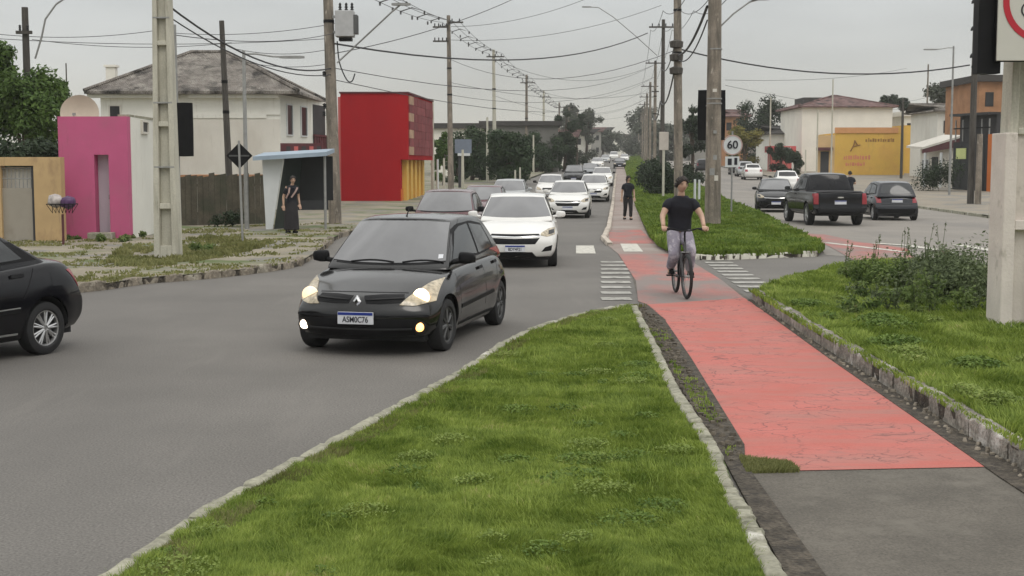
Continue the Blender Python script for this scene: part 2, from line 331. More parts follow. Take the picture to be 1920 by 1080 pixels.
# right road: red lane and white lines
rl = [g2(1500, 436), g2(1545, 440), g2(1600, 452), g2(1700, 466), g2(1720, 492), g2(1600, 488), g2(1568, 470), g2(1535, 452)]
sheet('red_lane', rl, .012, A['red_mid'])
def line(px, w, m='white_paint', name='lane_line'):
    ps = [G(*p) for p in px]
    for a, b in zip(ps, ps[1:]):
        n = (b-a).normalized().cross(Vector((0, 0, 1)))*w/2
        sheet(name, [(a-n).xy, (b-n).xy, (b+n).xy, (a+n).xy], .018, A[m], parent=road)
line([(1548, 456), (1600, 462), (1700, 474)], .22); line([(1640, 457), (1700, 461), (1760, 470)], .3, 'white_paint')
line([(1795, 460), (1880, 474), (1960, 488)], .34); line([(1770, 475), (1815, 475)], .3, 'worn_paint'); line([(1800, 500), (1880, 516), (1960, 536)], .3)
# kerb line along the far path
def kerb_run(name, pts, w, h, mat, stone=1.0, z=0, label=None, jitter=.008, side=1, seed=0, skip=0):
    """a row of separate kerb stones with open joints; pts on the road face, the stones reach w to the side"""
    r = random.Random(seed); P = [Vector((p[0], p[1], 0)) for p in pts]
    base = MB(); L = []
    for a, b in zip(P, P[1:]):
        n = max(1, round((b-a).length/stone)); L += [(a.lerp(b, i/n), a.lerp(b, (i+1)/n)) for i in range(n)]
    for a, b in L:
        t = (b-a).normalized(); n_ = Vector((t.y, -t.x, 0))*side; g = gz((a.y+b.y)/2)
        base.add([a+n_*.01+Vector((0, 0, g-.05)), b+n_*.01+Vector((0, 0, g-.05)), b+n_*(w-.01)+Vector((0, 0, g-.05)), a+n_*(w-.01)+Vector((0, 0, g-.05)),
                  a+n_*.01+Vector((0, 0, g+h-.03)), b+n_*.01+Vector((0, 0, g+h-.03)), b+n_*(w-.01)+Vector((0, 0, g+h-.03)), a+n_*(w-.01)+Vector((0, 0, g+h-.03))],
                 [(4, 5, 6, 7), (0, 4, 5, 1), (2, 6, 7, 3)])
    top = base.build(name, A['dirt']); top['kind'] = 'structure'
    if label: top['label'] = label
    for a, b in L[:300]:
        if skip and r.random() < skip: continue
        t = (b-a).normalized(); n_ = Vector((t.y, -t.x, 0))*side; l = (b-a).length; g = gz((a.y+b.y)/2)+z
        k = MB(); hh = h+r.uniform(-jitter, jitter); o1 = r.uniform(-jitter, jitter); o2 = r.uniform(-jitter, jitter); gp = .010
        A0 = a+t*gp+n_*o1; B0 = b-t*gp+n_*o2; ch = .018
        def vv(p, off, zz): q = p+n_*off; return (q.x, q.y, g+zz)
        prof = [(0, -.06), (0.004, hh-ch), (ch, hh), (w-ch, hh), (w, hh-ch), (w, -.06)]
        mid = A0.lerp(B0, .5)
        vs = []
        for j, p in enumerate((A0, A0.lerp(B0, .06), A0.lerp(B0, .3), A0.lerp(B0, .55), A0.lerp(B0, .8), A0.lerp(B0, .94), B0)):
            e_ = .012 if j in (0, 6) else 0; rr_ = r.uniform(-1, 1)*jitter*.6; r2 = r.uniform(-1, 1)*jitter
            vs += [vv(p, q[0]+(e_ if q[0] < w/2 else -e_)+(r2 if 0 < i_ < 3 else 0), q[1]-(e_ if q[1] > 0 else 0)+(rr_ if q[1] > 0 else 0)) for i_, q in enumerate(prof)]
        fs = [(j*6+i, j*6+i+1, (j+1)*6+i+1, (j+1)*6+i) for j in range(6) for i in range(5)]+[(5, 4, 3, 2, 1, 0), (36, 37, 38, 39, 40, 41)]
        k.add(vs, fs); k.build('kerb_stone', mat, top, True, angle=50)
    return top
def smooth(pts, n=4):
    o = []
    for i in range(len(pts)-1):
        p0 = Vector(pts[max(i-1, 0)]); p1 = Vector(pts[i]); p2 = Vector(pts[i+1]); p3 = Vector(pts[min(i+2, len(pts)-1)])
        for k in range(n):
            t = k/n; q = .5*((2*p1)+(p2-p0)*t+(2*p0-5*p1+4*p2-p3)*t*t+(3*p1-p0-3*p2+p3)*t**3); o.append((q.x, q.y))
    return o+[tuple(pts[-1])]
HK = .12
gt = lambda px, py, z=HK: tuple(G(px, py, z).xy)
# near grass island (between the road and the red path)
I1L = smooth([(-3.6, 1.5), (-2.35, 5), gt(170, 1080), gt(400, 935), gt(600, 830), gt(770, 740), gt(860, 690), gt(960, 628), gt(1060, 592), gt(1130, 577), gt(1172, 569)], 4)
I1R = smooth([gt(1195, 570), gt(1240, 655), gt(1275, 725), gt(1320, 790), gt(1355, 848), gt(1380, 910), gt(1420, 970), gt(1478, 1080), (1.27, 4), (1.2, 1.5)], 4)
kerb_run('kerb_near_left', I1L, .10, HK, A['kerb'], 1.0, side=1, seed=2)
kerb_run('kerb_near_path', I1R, .105, HK, A['kerb'], .8, side=1, seed=3)
isl1 = I1L+I1R
turf1 = raised('island_turf', isl1, -.02, HK-.035, A['soil'])
raised('gutter_strip', [(1.70, 18.9), (1.97, 19.6), (2.02, 17.5), (1.90, 14), (1.70, 9.6), (1.60, 9.0), (1.56, 6.3), (1.5, 2), (1.3, 2), (1.36, 6.3), (1.5, 9.8), (1.6, 14)], -.01, .018, A['dirt'])
# right grass island with the tall old kerb
HR = .16
I2 = smooth([(3.30, -2), (3.34, 5), (3.43, 9.1), (3.46, 12), (3.50, 15), (3.60, 18.5), (3.68, 20.4), (3.95, 21.1), (4.6, 22.6), (5.6, 24.6), (6.7, 26.4)], 4)
kerb_run('old_kerb_right', I2[:25], .16, HR, A['kerb_old'], .85, side=1, seed=5, jitter=.012)
isl2 = I2+[(7.6, 26.9), (8.5, 26.2), (8.8, 24.5), (8.7, 15), (8.4, 5), (8.4, -2)]
turf2 = raised('right_island_turf', [(p[0]+.03, p[1]) for p in I2]+isl2[len(I2):], -.02, HR-.03, A['soil'])
kerb_run('kerb_right_outer', [(8.42, 5), (8.72, 15), (8.82, 24.5)], .13, .13, A['kerb'], 1.0, side=-1, seed=8)
kerb_run('kerb_side_street', [(3.98, 21.2), (4.6, 22.55), (5.6, 24.55), (6.7, 26.4), (7.6, 26.95), (8.5, 26.25)], .12, .13, A['kerb'], 1.0, side=1, seed=18, jitter=.02)
raised('gutter_right', [(3.16, 1), (3.20, 8.6), (3.22, 9.2), (3.36, 14), (3.53, 18.5), (3.60, 20.2), (3.66, 20.2), (3.6, 18.5), (3.50, 14), (3.42, 8.6), (3.38, 1)], -.01, .016, A['dirt'])
# median beyond the side street
M0 = [gt(1262, 471), gt(1300, 476), gt(1340, 478), gt(1420, 475), gt(1535, 471)]
kerb_run('median_nose_kerb', smooth(M0, 3), .15, HK, layer(Mt('white_painted_kerb', (.60, .58, .50), .85, .12, 4, bump=.6), (.18, .16, .13), 3, .52, .64), 1.0, side=-1, seed=9, jitter=.015)
med = M0+[gt(1545, 464), gt(1510, 445), gt(1480, 431), gt(1440, 408), gt(1400, 391), (MR(64), 64), (MR(430), 430), (PR(430), 430), (PR(64), 64), (PR(50), 50), (4.25, 42), (3.85, 37), (3.62, 33)]
turfm = sheet('median_turf', med, HK-.03, A['soil'])
kerb_run('median_right_kerb', [gt(1545, 464), gt(1480, 431), gt(1400, 391), (MR(64), 64), (MR(110), 110)], .14, HK, A['kerb'], 2.0, side=-1, seed=10)
kerb_run('path_kerb', [(2.42, 34.0), (PK(37)-.1, 37), (PK(43), 43), (PK(140), 140)], .15, .10, layer(Mt('painted_path_kerb', (.50, .44, .37), .85, .12, 2), (.28, .25, .22), 1.5, .52, .66), 2.0, side=1, seed=11)
# pavement on the left
kl = [(-30, 13.5), (-15, 16.4), (-9.6, 19.2)]+[g2(140, 550), g2(270, 533), g2(380, 524), g2(480, 513), g2(550, 502), g2(578, 491)]+[(-4.6, 33), (-4.85, 38), (LK(46), 46)]
kls = smooth(kl, 3)
kerb_run('kerb_left', kls+[(LK(120), 120)], .15, .12, A['kerb_brown'], .9, side=-1, seed=12, jitter=.035)
sheet('pavement_left', kls+[(LK(430), 430), (-60, 430), (-60, 13)], .115, A['sidewalk'])
rkp = [(60, 22), (26, 28.5), (21.5, 35.5), (19.2, 43), (RK(54), 54)]
rk = smooth(rkp, 3)
kerb_run('kerb_right_far', rk+[(RK(130), 130)], .14, .12, A['kerb'], 1.5, side=-1 if False else 1, seed=13)
sheet('pavement_right', rk+[(RK(430), 430), (140, 430), (140, 22)], .10, layer(Mt('dusty_pavement', (.27, .235, .185), .95, .12, .8, fine=.1), (.20, .19, .17), .4, .5, .6))
# storm drain / stones in the gutter
def pebbles(name, poly, n, s0, s1, z, mat, seed):
    r = np.random.default_rng(seed); xs = [p[0] for p in poly]; ys = [p[1] for p in poly]
    x = r.uniform(min(xs), max(xs), n*8); y = r.uniform(min(ys), max(ys), n*8); k = inpoly(x, y, poly); x = x[k][:n]; y = y[k][:n]; m = MB()
    for a, b in zip(x, y):
        s = r.uniform(s0, s1); m.box((a, b, z+s*.25), (s, s*r.uniform(.6, 1.2), s*.6), r.uniform(0, 3), r.uniform(.5, .9))
    o = m.build(name, mat, None, True, angle=80); o['kind'] = 'stuff'; return o
pebbles('gutter_stones', [(1.60, 18.6), (1.9, 19.2), (1.96, 17.5), (1.82, 14), (1.66, 9.4), (1.5, 9.0), (1.5, 12), (1.55, 15)], 650, .012, .05, .016, Mt('rubble', (.10, .085, .065), .95, .5, 9), 4)
pebbles('kerb_crumbs', [(3.30, 8), (3.38, 14), (3.56, 19), (3.66, 20), (3.60, 18), (3.50, 14), (3.43, 8)], 160, .015, .05, .014, Mt('crumbs', (.22, .19, .15), .95, .5, 9), 6)
# ---------------------------------------------------------------- grass
def leafmat(name, c1, c2, dry=None, scale=1.2, rnd=.35, trans=.35):
    m = bpy.data.materials.new(name); m.use_nodes = True; t = m.node_tree; n = t.nodes; b = n['Principled BSDF']; o = n['Material Output']
    g = n.new('ShaderNodeNewGeometry'); nz = n.new('ShaderNodeTexNoise'); nz.inputs['Scale'].default_value = scale; nz.inputs['Detail'].default_value = 4
    t.links.new(g.outputs['Position'], nz.inputs['Vector'])
    if 'lawn' in name:
        n2 = n.new('ShaderNodeTexNoise'); n2.inputs['Scale'].default_value = 5.5; n2.inputs['Detail'].default_value = 3; t.links.new(g.outputs['Position'], n2.inputs['Vector'])
        av = n.new('ShaderNodeMix'); av.data_type = 'FLOAT'; av.inputs[0].default_value = .5; t.links.new(nz.outputs[0], av.inputs[2]); t.links.new(n2.outputs[0], av.inputs[3]); src_ = av.outputs[0]
    else: src_ = nz.outputs[0]
    a = n.new('ShaderNodeMath'); a.operation = 'MULTIPLY_ADD'; a.inputs[1].default_value = rnd; t.links.new(g.outputs['Random Per Island'], a.inputs[0])
    mr = n.new('ShaderNodeMapRange'); mr.inputs[1].default_value = .36 if 'lawn' in name else .3; mr.inputs[2].default_value = .64 if 'lawn' in name else .7; mr.inputs[4].default_value = 1-rnd; t.links.new(src_, mr.inputs[0]); t.links.new(mr.outputs[0], a.inputs[2])
    cr_ = n.new('ShaderNodeValToRGB'); t.links.new(a.outputs[0], cr_.inputs[0]); e = cr_.color_ramp.elements
    e[0].color = (*c1, 1); e[0].position = .12; e[1].color = (*c2, 1); e[1].position = .82
    if dry: k = e.new(.97); k.color = (*dry, 1)
    t.links.new(cr_.outputs[0], b.inputs['Base Color']); b.inputs['Roughness'].default_value = .62; b.inputs['Specular IOR Level'].default_value = .22
    tr = n.new('ShaderNodeBsdfTranslucent'); ms = n.new('ShaderNodeMixShader'); ms.inputs[0].default_value = trans
    t.links.new(cr_.outputs[0], tr.inputs[0]); t.links.new(b.outputs[0], ms.inputs[1]); t.links.new(tr.outputs[0], ms.inputs[2]); t.links.new(ms.outputs[0], o.inputs[0])
    return m
A['grass'] = leafmat('lawn_blades', (.095, .155, .022), (.33, .41, .085), (.48, .44, .19), 1.6, .42)
A['grass_far'] = leafmat('median_blades', (.075, .135, .018), (.20, .27, .045), (.32, .30, .10), .8, .45)
A['grass_dry'] = leafmat('verge_blades', (.13, .145, .045), (.28, .27, .11), (.38, .32, .17), .9, .4)
def blades(name, poly, n, z, h0, h1, w0, mat, seed=0, near=5., far=60., lean=.7, power=1.6, hn=1.7, edge=None, clump=.0):
    r = np.random.default_rng(seed); xs = [p[0] for p in poly]; ys = [p[1] for p in poly]
    X_ = []; Y_ = []; c = 0
    while c < n:
        m_ = n*3; u = r.random(m_); a, b = max(min(ys), near), min(max(ys), far); q = 1-power
        y = (a**q+(b**q-a**q)*u)**(1/q) if abs(q) > 1e-3 else a*(b/a)**u
        x = r.uniform(min(xs), max(xs), m_); k = inpoly(x, y, poly)
        if clump: k &= (vnoise(x*.7+y*.35, y*.7-x*.35, 1.5, seed+9)*.6+vnoise(x+.6*y, y-.6*x, 4.1, seed+29)*.4+.04*np.sin(x*9)) > clump*.92
        X_.append(x[k]); Y_.append(y[k]); c += int(k.sum())
        if len(X_) > 60: break
    x = np.concatenate(X_)[:n]; y = np.concatenate(Y_)[:n]; n = len(x)
    hv = vnoise(x, y, hn, seed+1)*.55+vnoise(x, y, hn*3.3, seed+2)*.45
    h = (h0+(h1-h0)*hv**1.3)*r.uniform(.55, 1.25, n); w = w0*(np.maximum(y, 6)/8)**.75*r.uniform(.7, 1.3, n)
    flow = vnoise(x, y, 1.1, seed+3)*12+r.normal(0, .9, n)
    dx = np.cos(flow)*h*lean*r.uniform(.2, 1.2, n); dy = np.sin(flow)*h*lean*r.uniform(.2, 1.2, n)
    ang = r.uniform(0, np.pi, n)*.6-.3*np.pi; ax = np.cos(ang)*w/2; ay = np.sin(ang)*w/2
    gzv = np.array([gz(v) for v in y]) if y.max() > 65 else 0
    zz = z+gzv
    V = np.zeros((n, 5, 3))
    V[:, 0] = np.stack([x-ax, y-ay, zz-.01+0*x], 1); V[:, 1] = np.stack([x+ax, y+ay, zz-.01+0*x], 1)
    V[:, 2] = np.stack([x+ax*.8+dx*.4, y+ay*.8+dy*.4, zz+h*.62], 1); V[:, 3] = np.stack([x-ax*.8+dx*.4, y-ay*.8+dy*.4, zz+h*.62], 1)
    V[:, 4] = np.stack([x+dx, y+dy, zz+h*.95], 1)
    me = bpy.data.meshes.new(name); me.vertices.add(n*5); me.vertices.foreach_set('co', V.ravel())
    me.loops.add(n*7); me.polygons.add(n*2); b = (np.arange(n)*5)[:, None]
    me.loops.foreach_set('vertex_index', (b+np.array([0, 1, 2, 3, 3, 2, 4])).ravel().astype(np.int32))
    me.polygons.foreach_set('loop_start', (np.arange(n)[:, None]*7+np.array([0, 4])).ravel().astype(np.int32))
    me.update(calc_edges=True); me.materials.append(mat)
    o = bpy.data.objects.new(name, me); S.collection.objects.link(o); o['kind'] = 'stuff'; return o
def shrink(poly, d):
    c = Vector((sum(p[0] for p in poly)/len(poly), sum(p[1] for p in poly)/len(poly))); o = []
    n = len(poly)
    for i, p in enumerate(poly):
        a = Vector(poly[i-1]); b = Vector(poly[(i+1) % n]); t = (b-a); t = t.normalized() if t.length else Vector((1, 0)); nn = Vector((-t.y, t.x))
        q = Vector(p)+nn*d
        if not inpoly(np.array([q.x]), np.array([q.y]), poly)[0]: q = Vector(p)-nn*d
        o.append((q.x, q.y))
    return o
blades('lawn_grass', shrink(isl1, .075), 360000, HK-.04, .018, .078, .0056, A['grass'], 1, near=5, power=1.9, hn=4.5)
blades('lawn_long_blades', shrink(isl1, .1), 7000, HK-.04, .05, .12, .0045, A['grass'], 41, near=5, power=1.9, lean=1.1, clump=.45)
blades('island_grass', shrink(isl2, .13), 230000, HR-.04, .05, .15, .009, A['grass'], 5, near=7.5, far=28, power=1.5)
blades('median_grass', med, 110000, HK-.04, .08, .26, .022, A['grass_far'], 9, near=27, far=130, power=2.2)
blades('median_grass_far', med, 45000, HK-.04, .15, .4, .03, A['grass_far'], 10, near=110, far=425, power=1.6)
strip_ = [(p[0]+.10, p[1]) for p in I1L]; strip2 = [(p[0]+.32, p[1]+.1) for p in I1L]
blades('dry_edge_grass', strip_+strip2[::-1], 16000, HK-.04, .02, .07, .006, A['grass_dry'], 31, near=5, power=1.9, clump=.35)
def clover(name, poly, nclump, seed, mat, z, y0, y1, rad=(.08, .28), leaf=.011, per=420, hh=.05):
    r = np.random.default_rng(seed); V = []; xs = [p[0] for p in poly]; n_ = 0
    while n_ < nclump:
        u = r.random(); y = 1/(1/y0+(1/y1-1/y0)*u); x = r.uniform(min(xs), max(xs))
        if not inpoly(np.array([x]), np.array([y]), poly)[0]: continue
        n_ += 1; R0 = r.uniform(*rad); k = int(per*(R0/.2)**2); a = r.uniform(0, 2*np.pi, k); q = R0*np.sqrt(r.random(k))*r.uniform(.6, 1.2, k)
        px = x+np.cos(a)*q; py = y+np.sin(a)*q; ok = inpoly(px, py, poly); px = px[ok]; py = py[ok]; q = q[ok]; k = len(px)
        pz = z+hh*(1-(q/R0)**2*.6)*r.uniform(.4, 1.1, k)
        th = r.uniform(0, 2*np.pi, k); s = leaf*r.uniform(.6, 1.4, k); tx = np.cos(th)*s; ty = np.sin(th)*s; tz = r.normal(0, .35, k)*s; bx = -np.sin(th)*s*.6; by = np.cos(th)*s*.6; bz = r.normal(0, .35, k)*s
        c = np.stack([px, py, pz], 1); t = np.stack([tx, ty, tz], 1); b = np.stack([bx, by, bz], 1); V.append(np.stack([c-t, c+b, c+t, c-b], 1))
    V = np.concatenate(V); n = len(V); me = bpy.data.meshes.new(name); me.vertices.add(n*4); me.vertices.foreach_set('co', V.ravel()); me.loops.add(n*4); me.polygons.add(n)
    me.loops.foreach_set('vertex_index', np.arange(n*4, dtype=np.int32)); me.polygons.foreach_set('loop_start', np.arange(n, dtype=np.int32)*4); me.update(calc_edges=True); me.materials.append(mat)
    o = bpy.data.objects.new(name, me); S.collection.objects.link(o); o['kind'] = 'stuff'; return o
A['clover'] = leafmat('clover_leaves', (.07, .13, .022), (.19, .27, .055), None, 3., .5, .3)
A['clover2'] = leafmat('pale_broad_leaves', (.13, .19, .035), (.28, .35, .09), (.36, .36, .14), 3., .5, .3)
clover('lawn_clover', shrink(isl1, .1), 40, 3, A['clover'], HK-.035, 5.5, 18.5, rad=(.05, .22)); clover('lawn_broadleaf', shrink(isl1, .1), 26, 4, A['clover2'], HK-.015, 5.5, 18.5, rad=(.05, .20), leaf=.009)
clover('island_clover', shrink(isl2, .2), 30, 5, A['clover'], HR-.02, 8, 24, rad=(.1, .4), leaf=.018, hh=.12); clover('island_broadleaf', shrink(isl2, .2), 24, 6, A['clover2'], HR-.02, 8, 24, rad=(.1, .3), leaf=.015, hh=.12)
blades('verge_grass', kls+[(-5.5, 46), (-12, 40), (-22, 30), (-22, 15)], 22000, .11, .02, .09, .014, A['grass_dry'], 13, near=17, far=48, power=1.2, clump=.64)
pt = lambda px, py, z=.1: tuple(G(px, py, z).xy)
blades('verge_tufts', [pt(190, 502), pt(330, 500), pt(480, 470), pt(520, 455), pt(400, 445), pt(230, 462)], 9000, .11, .03, .17, .014, A['grass_dry'], 14, near=17, far=48, power=1.2, clump=.6)
blades('gutter_weeds', [g2(1385, 862), g2(1400, 890), g2(1500, 888), g2(1478, 872), g2(1420, 866)], 2600, .01, .015, .05, .007, A['grass_dry'], 17, near=5)
blades('kerb_weeds', [(3.40, 5), (3.48, 5), (3.58, 16), (3.72, 20.3), (3.62, 20.3), (3.5, 16)], 3500, HR-.02, .03, .09, .009, A['grass'], 18, near=5)
blades('gutter_grass', [(1.50, 9.2), (1.62, 9.4), (1.84, 14.2), (1.95, 17.6), (1.78, 18.5), (1.72, 17.5), (1.62, 14)], 900, .01, .02, .06, .008, A['grass'], 19, near=5, clump=.6)
# ---------------------------------------------------------------- cars
def interp(pts, x):
    if x <= pts[0][0]: return pts[0][1]
    for (a, b), (c, d) in zip(pts, pts[1:]):
        if x <= c: return b+(d-b)*(x-a)/(c-a)
    return pts[-1][1]
def boxgrid(U, V, Wd, fn):
    """surface of a box grid deformed by fn(u,v,w)"""
    idx = {}; vs = []; fs = []
    def key(i, j, k):
        q = (i, j, k)
        if q not in idx: idx[q] = len(vs); vs.append(fn(U[i], V[j], Wd[k]))
        return idx[q]
    nu, nv, nw = len(U)-1, len(V)-1, len(Wd)-1
    for i in range(nu):
        for k in range(nw):
            fs.append((key(i, nv, k), key(i+1, nv, k), key(i+1, nv, k+1), key(i, nv, k+1)))
            fs.append((key(i, 0, k), key(i, 0, k+1), key(i+1, 0, k+1), key(i+1, 0, k)))
        for j in range(nv):
            fs.append((key(i, j, 0), key(i+1, j, 0), key(i+1, j+1, 0), key(i, j+1, 0)))
            fs.append((key(i, j, nw), key(i, j+1, nw), key(i+1, j+1, nw), key(i+1, j, nw)))
    for j in range(nv):
        for k in range(nw):
            fs.append((key(0, j, k), key(0, j+1, k), key(0, j+1, k+1), key(0, j, k+1)))
            fs.append((key(nu, j, k), key(nu, j, k+1), key(nu, j+1, k+1), key(nu, j+1, k)))
    return vs, fs
sst = lambda a, b, t: (lambda q: q*q*(3-2*q))(max(0, min(1, (t-a)/(b-a))))
def body_mesh(sp, mat, lod):
    xf, xr, hw = sp['xf'], sp['xr'], sp['W']/2
    U = [0, .012, .035, .07, .12, .18, .25, .32, .40, .48, .56, .64, .70, .76, .82, .87, .915, .95, .975, .99, 1]
    V = [0, .08, .22, .38, .52, .66, .80, .92, 1]
    Wd = [-1, -.96, -.86, -.72, -.5, -.25, 0, .25, .5, .72, .86, .96, 1]
    zb = lambda x: sp.get('zb', .19)+.05*sst(xf-.5, xf, x)+.06*sst(-(xr)-.45, -xr, -x)
    sec = [(0, .90), (.22, .985), (.5, 1.0), (.66, .995), (.85, .965), (1, sp.get('shoulder', .92))]
    def fn(u, v, w):
        x0 = xr+(xf-xr)*u; zt = interp(sp['top'], x0); b = zb(x0); cr = sp.get('crown', .045)
        z = b+(zt-b)*v-cr*v*abs(w)**2.4
        f = xf+interp(sp['nose'], z)-sp.get('bow', .16)*abs(w)**2.6; r = xr-interp(sp['tail'], z)+sp.get('bowr', .11)*abs(w)**3
        x = r+(f-r)*u
        tf = max(0, (x0-(xf-.75))/.75); tr = max(0, ((xr+.6)-x0)/.6)
        y = w*hw*interp(sec, v)*(1-sp.get('tapf', .10)*tf**2.2)*(1-sp.get('tapr', .08)*tr**2)
        # flared arches
        for ax in (sp['wb']/2, -sp['wb']/2):
            d = math.hypot(x-ax, z-sp['wr']); y *= 1+.018*math.exp(-((d-sp['wr']-.09)/.10)**2)
        return (x, y, z)
    vs, fs = boxgrid(U, V, Wd, fn); m = MB(); m.add(vs, fs); o = m.build('body', mat, None, True)
    s = o.modifiers.new('s', 'SUBSURF'); s.levels = s.render_levels = 2 if lod == 0 else 1
    cut = MB(); ar = sp['wr']+sp.get('gap', .065)
    for ax in (sp['wb']/2, -sp['wb']/2):
        for sy in (-1, 1):
            y0, y1 = sorted((sy*(hw-.27), sy*(hw+.3)))
            cut.lathe([(0, y0), (ar, y0), (ar, y1), (0, y1)], (ax, 0, sp['wr']+.01), 'Y', 36 if lod == 0 else 20)
    c = cut.build('cutter', mat); bo = o.modifiers.new('b', 'BOOLEAN'); bo.operation = 'DIFFERENCE'; bo.object = c; bo.solver = 'EXACT'
    applied(o); bpy.data.objects.remove(c)
    return o
def cabin_mesh(sp, mat, lod):
    c = sp['cab']; hb, ht = c['wb']/2, c['wt']/2
    U = [0, .04, .12, .25, .4, .55, .7, .84, .95, 1]; V = [0, .15, .35, .55, .75, .9, 1]; Wd = [-1, -.94, -.8, -.5, -.2, .2, .5, .8, .94, 1]
    def fn(u, v, w):
        xf = c['xfb']+(c['xft']-c['xfb'])*v; xr = c['xrb']+(c['xrt']-c['xrb'])*v
        xf += .02*math.sin(math.pi*v); xr -= .03*math.sin(math.pi*v)
        x = xr+(xf-xr)*u-c.get('bow', .13)*abs(w)**2.4*u+.08*abs(w)**2.4*(1-u)
        xt = c['xrt']+(c['xft']-c['xrt'])*u
        zr = interp(c['roof'], xt)-.035*abs(w)**2.2
        z = c['z']+(zr-c['z'])*v
        y = w*(hb+(ht-hb)*v**1.25)*(1-.06*(1-u)**3-.05*u**4)
        return (x, y, z)
    vs, fs = boxgrid(U, V, Wd, fn); m = MB(); m.add(vs, fs); o = m.build('cabin_shell', mat, None, True)
    s = o.modifiers.new('s', 'SUBSURF'); s.levels = s.render_levels = 2 if lod == 0 else 1
    return applied(o)
def bvh_of(*objs):
    vs = []; fs = []
    for o in objs:
        b = len(vs); vs += [v.co.copy() for v in o.data.vertices]; fs += [[b+i for i in p.vertices] for p in o.data.polygons]
    return BVHTree.FromPolygons(vs, fs)
def patch(bv, A_, B_, view, name, mat, par, off=.005, m=5, n=10, sgn=1, rim=True):
    """part lying on the car's skin: ruled between two polylines given in the view's 2D, thrown onto the body"""
    def samp(L, t):
        ds = [0]
        for a, b in zip(L, L[1:]): ds.append(ds[-1]+math.hypot(b[0]-a[0], b[1]-a[1]))
        s = t*ds[-1]
        for i in range(len(L)-1):
            if s <= ds[i+1]+1e-9:
                k = (s-ds[i])/max(1e-9, ds[i+1]-ds[i]); return (L[i][0]+(L[i+1][0]-L[i][0])*k, L[i][1]+(L[i+1][1]-L[i][1])*k)
        return L[-1]
    vs = []; nr = []
    for j in range(m+1):
        for i in range(n+1):
            a = samp(A_, i/n); b = samp(B_, i/n); p = (a[0]+(b[0]-a[0])*j/m, a[1]+(b[1]-a[1])*j/m)
            if view == 'F': o_, d = Vector((6, p[0]*sgn, p[1])), Vector((-1, 0, 0))
            elif view == 'R': o_, d = Vector((-6, p[0]*sgn, p[1])), Vector((1, 0, 0))
            elif view == 'T': o_, d = Vector((p[0], p[1]*sgn, 5)), Vector((0, 0, -1))
            else: o_, d = Vector((p[0], 4*sgn, p[1])), Vector((0, -sgn, 0))
            h = bv.ray_cast(o_, d)
            if h[0] is None: vs.append(None); nr.append(None); continue
            nn = h[1] if h[1].dot(d) < 0 else -h[1]; vs.append(h[0]); nr.append(nn)
    def nb(i):
        q = [nr[k] for k in (i-1, i+1, i-n-1, i+n+1, i) if 0 <= k < len(nr) and nr[k] is not None]
        return sum(q, Vector()).normalized()
    P = [None if v is None else v+nb(i)*off for i, v in enumerate(vs)]
    # rays that slipped past the body take their neighbour's place
    for _ in range(3):
        for i, p in enumerate(P):
            if p is None:
                for k in (i-1, i+1, i-n-1, i+n+1):
                    if 0 <= k < len(P) and P[k] is not None: P[i] = P[k].copy(); nr[i] = nr[k]; break
    if any(p is None for p in P): return None
    mb = MB(); fs = [(j*(n+1)+i, j*(n+1)+i+1, (j+1)*(n+1)+i+1, (j+1)*(n+1)+i) for j in range(m) for i in range(n)]
    loop = [i for i in range(n+1)]+[j*(n+1)+n for j in range(1, m+1)]+[m*(n+1)+i for i in range(n-1, -1, -1)]+[j*(n+1) for j in range(m-1, 0, -1)]
    if rim:
        b = len(P); P += [P[i]-nr[i]*(off*2+.004) for i in loop]
        for q in range(len(loop)): fs.append((loop[q], b+q, b+(q+1) % len(loop), loop[(q+1) % len(loop)]))
    mb.add(P, fs); return mb.build(name, mat, par, True, angle=40)
wheel_cache = {}
def wheel(par, x, y, sp, side, rimmat, steer=0):
    r = sp['wr']; w = sp.get('ww', .19); k = (r, w, side, sp.get('spokes', 6), rimmat.name)
    if k not in wheel_cache:
        t = MB(); h = w/2
        t.lathe([(r*.66, -h*.8), (r*.72, -h*.98), (r*.88, -h), (r*.97, -h*.86), (r, -h*.6), (r, h*.6), (r*.97, h*.86), (r*.88, h), (r*.72, h*.98), (r*.66, h*.8)], (0, 0, 0), 'Y', 36)
        to = t.build('wheel', A['dark'], None, True)
        q = MB(); s = side; rr = r*.67
        q.lathe([(rr, -h*.7), (rr, h*.85)], (0, 0, 0), 'Y', 36); q.lathe([(rr, s*h*.82), (rr*.93, s*h*.78), (rr*.90, s*h*.45)], (0, 0, 0), 'Y', 36)
        q.lathe([(0, s*h*.80), (rr*.2, s*h*.78), (rr*.26, s*h*.5)], (0, 0, 0), 'Y', 18)
        ns = sp.get('spokes', 6)
        for i in range(ns):
            a = 2*math.pi*i/ns
            for da in (-.10, .10):
                c_, s_ = math.cos(a), math.sin(a); p0 = Vector((c_, 0, s_))*rr*.15; p1 = Vector((math.cos(a+da), 0, math.sin(a+da)))*rr*.95
                p0.y = s*h*.70; p1.y = s*h*.64; q.tube([p0, p0.lerp(p1, .5), p1], [rr*.085, rr*.07, rr*.06], 6)
        ro = q.build('rim', rimmat, None, True)
        d = MB(); d.lathe([(0, s*h*.2), (rr*.9, s*h*.2)], (0, 0, 0), 'Y', 20); do = d.build('brake_disc', A['rim_dk'], None)
        wheel_cache[k] = (to.data, ro.data, do.data)
        for o in (to, ro, do): bpy.data.objects.remove(o)
    t, q, d = wheel_cache[k]
    o = bpy.data.objects.new('wheel', t); S.collection.objects.link(o); o.parent = par; o.location = (x, y, r); o.rotation_euler = (0, random.uniform(0, 6), steer)
    for nme, me in (('rim', q), ('brake_disc', d)):
        c = bpy.data.objects.new(nme, me); S.collection.objects.link(c); c.parent = o
    return o
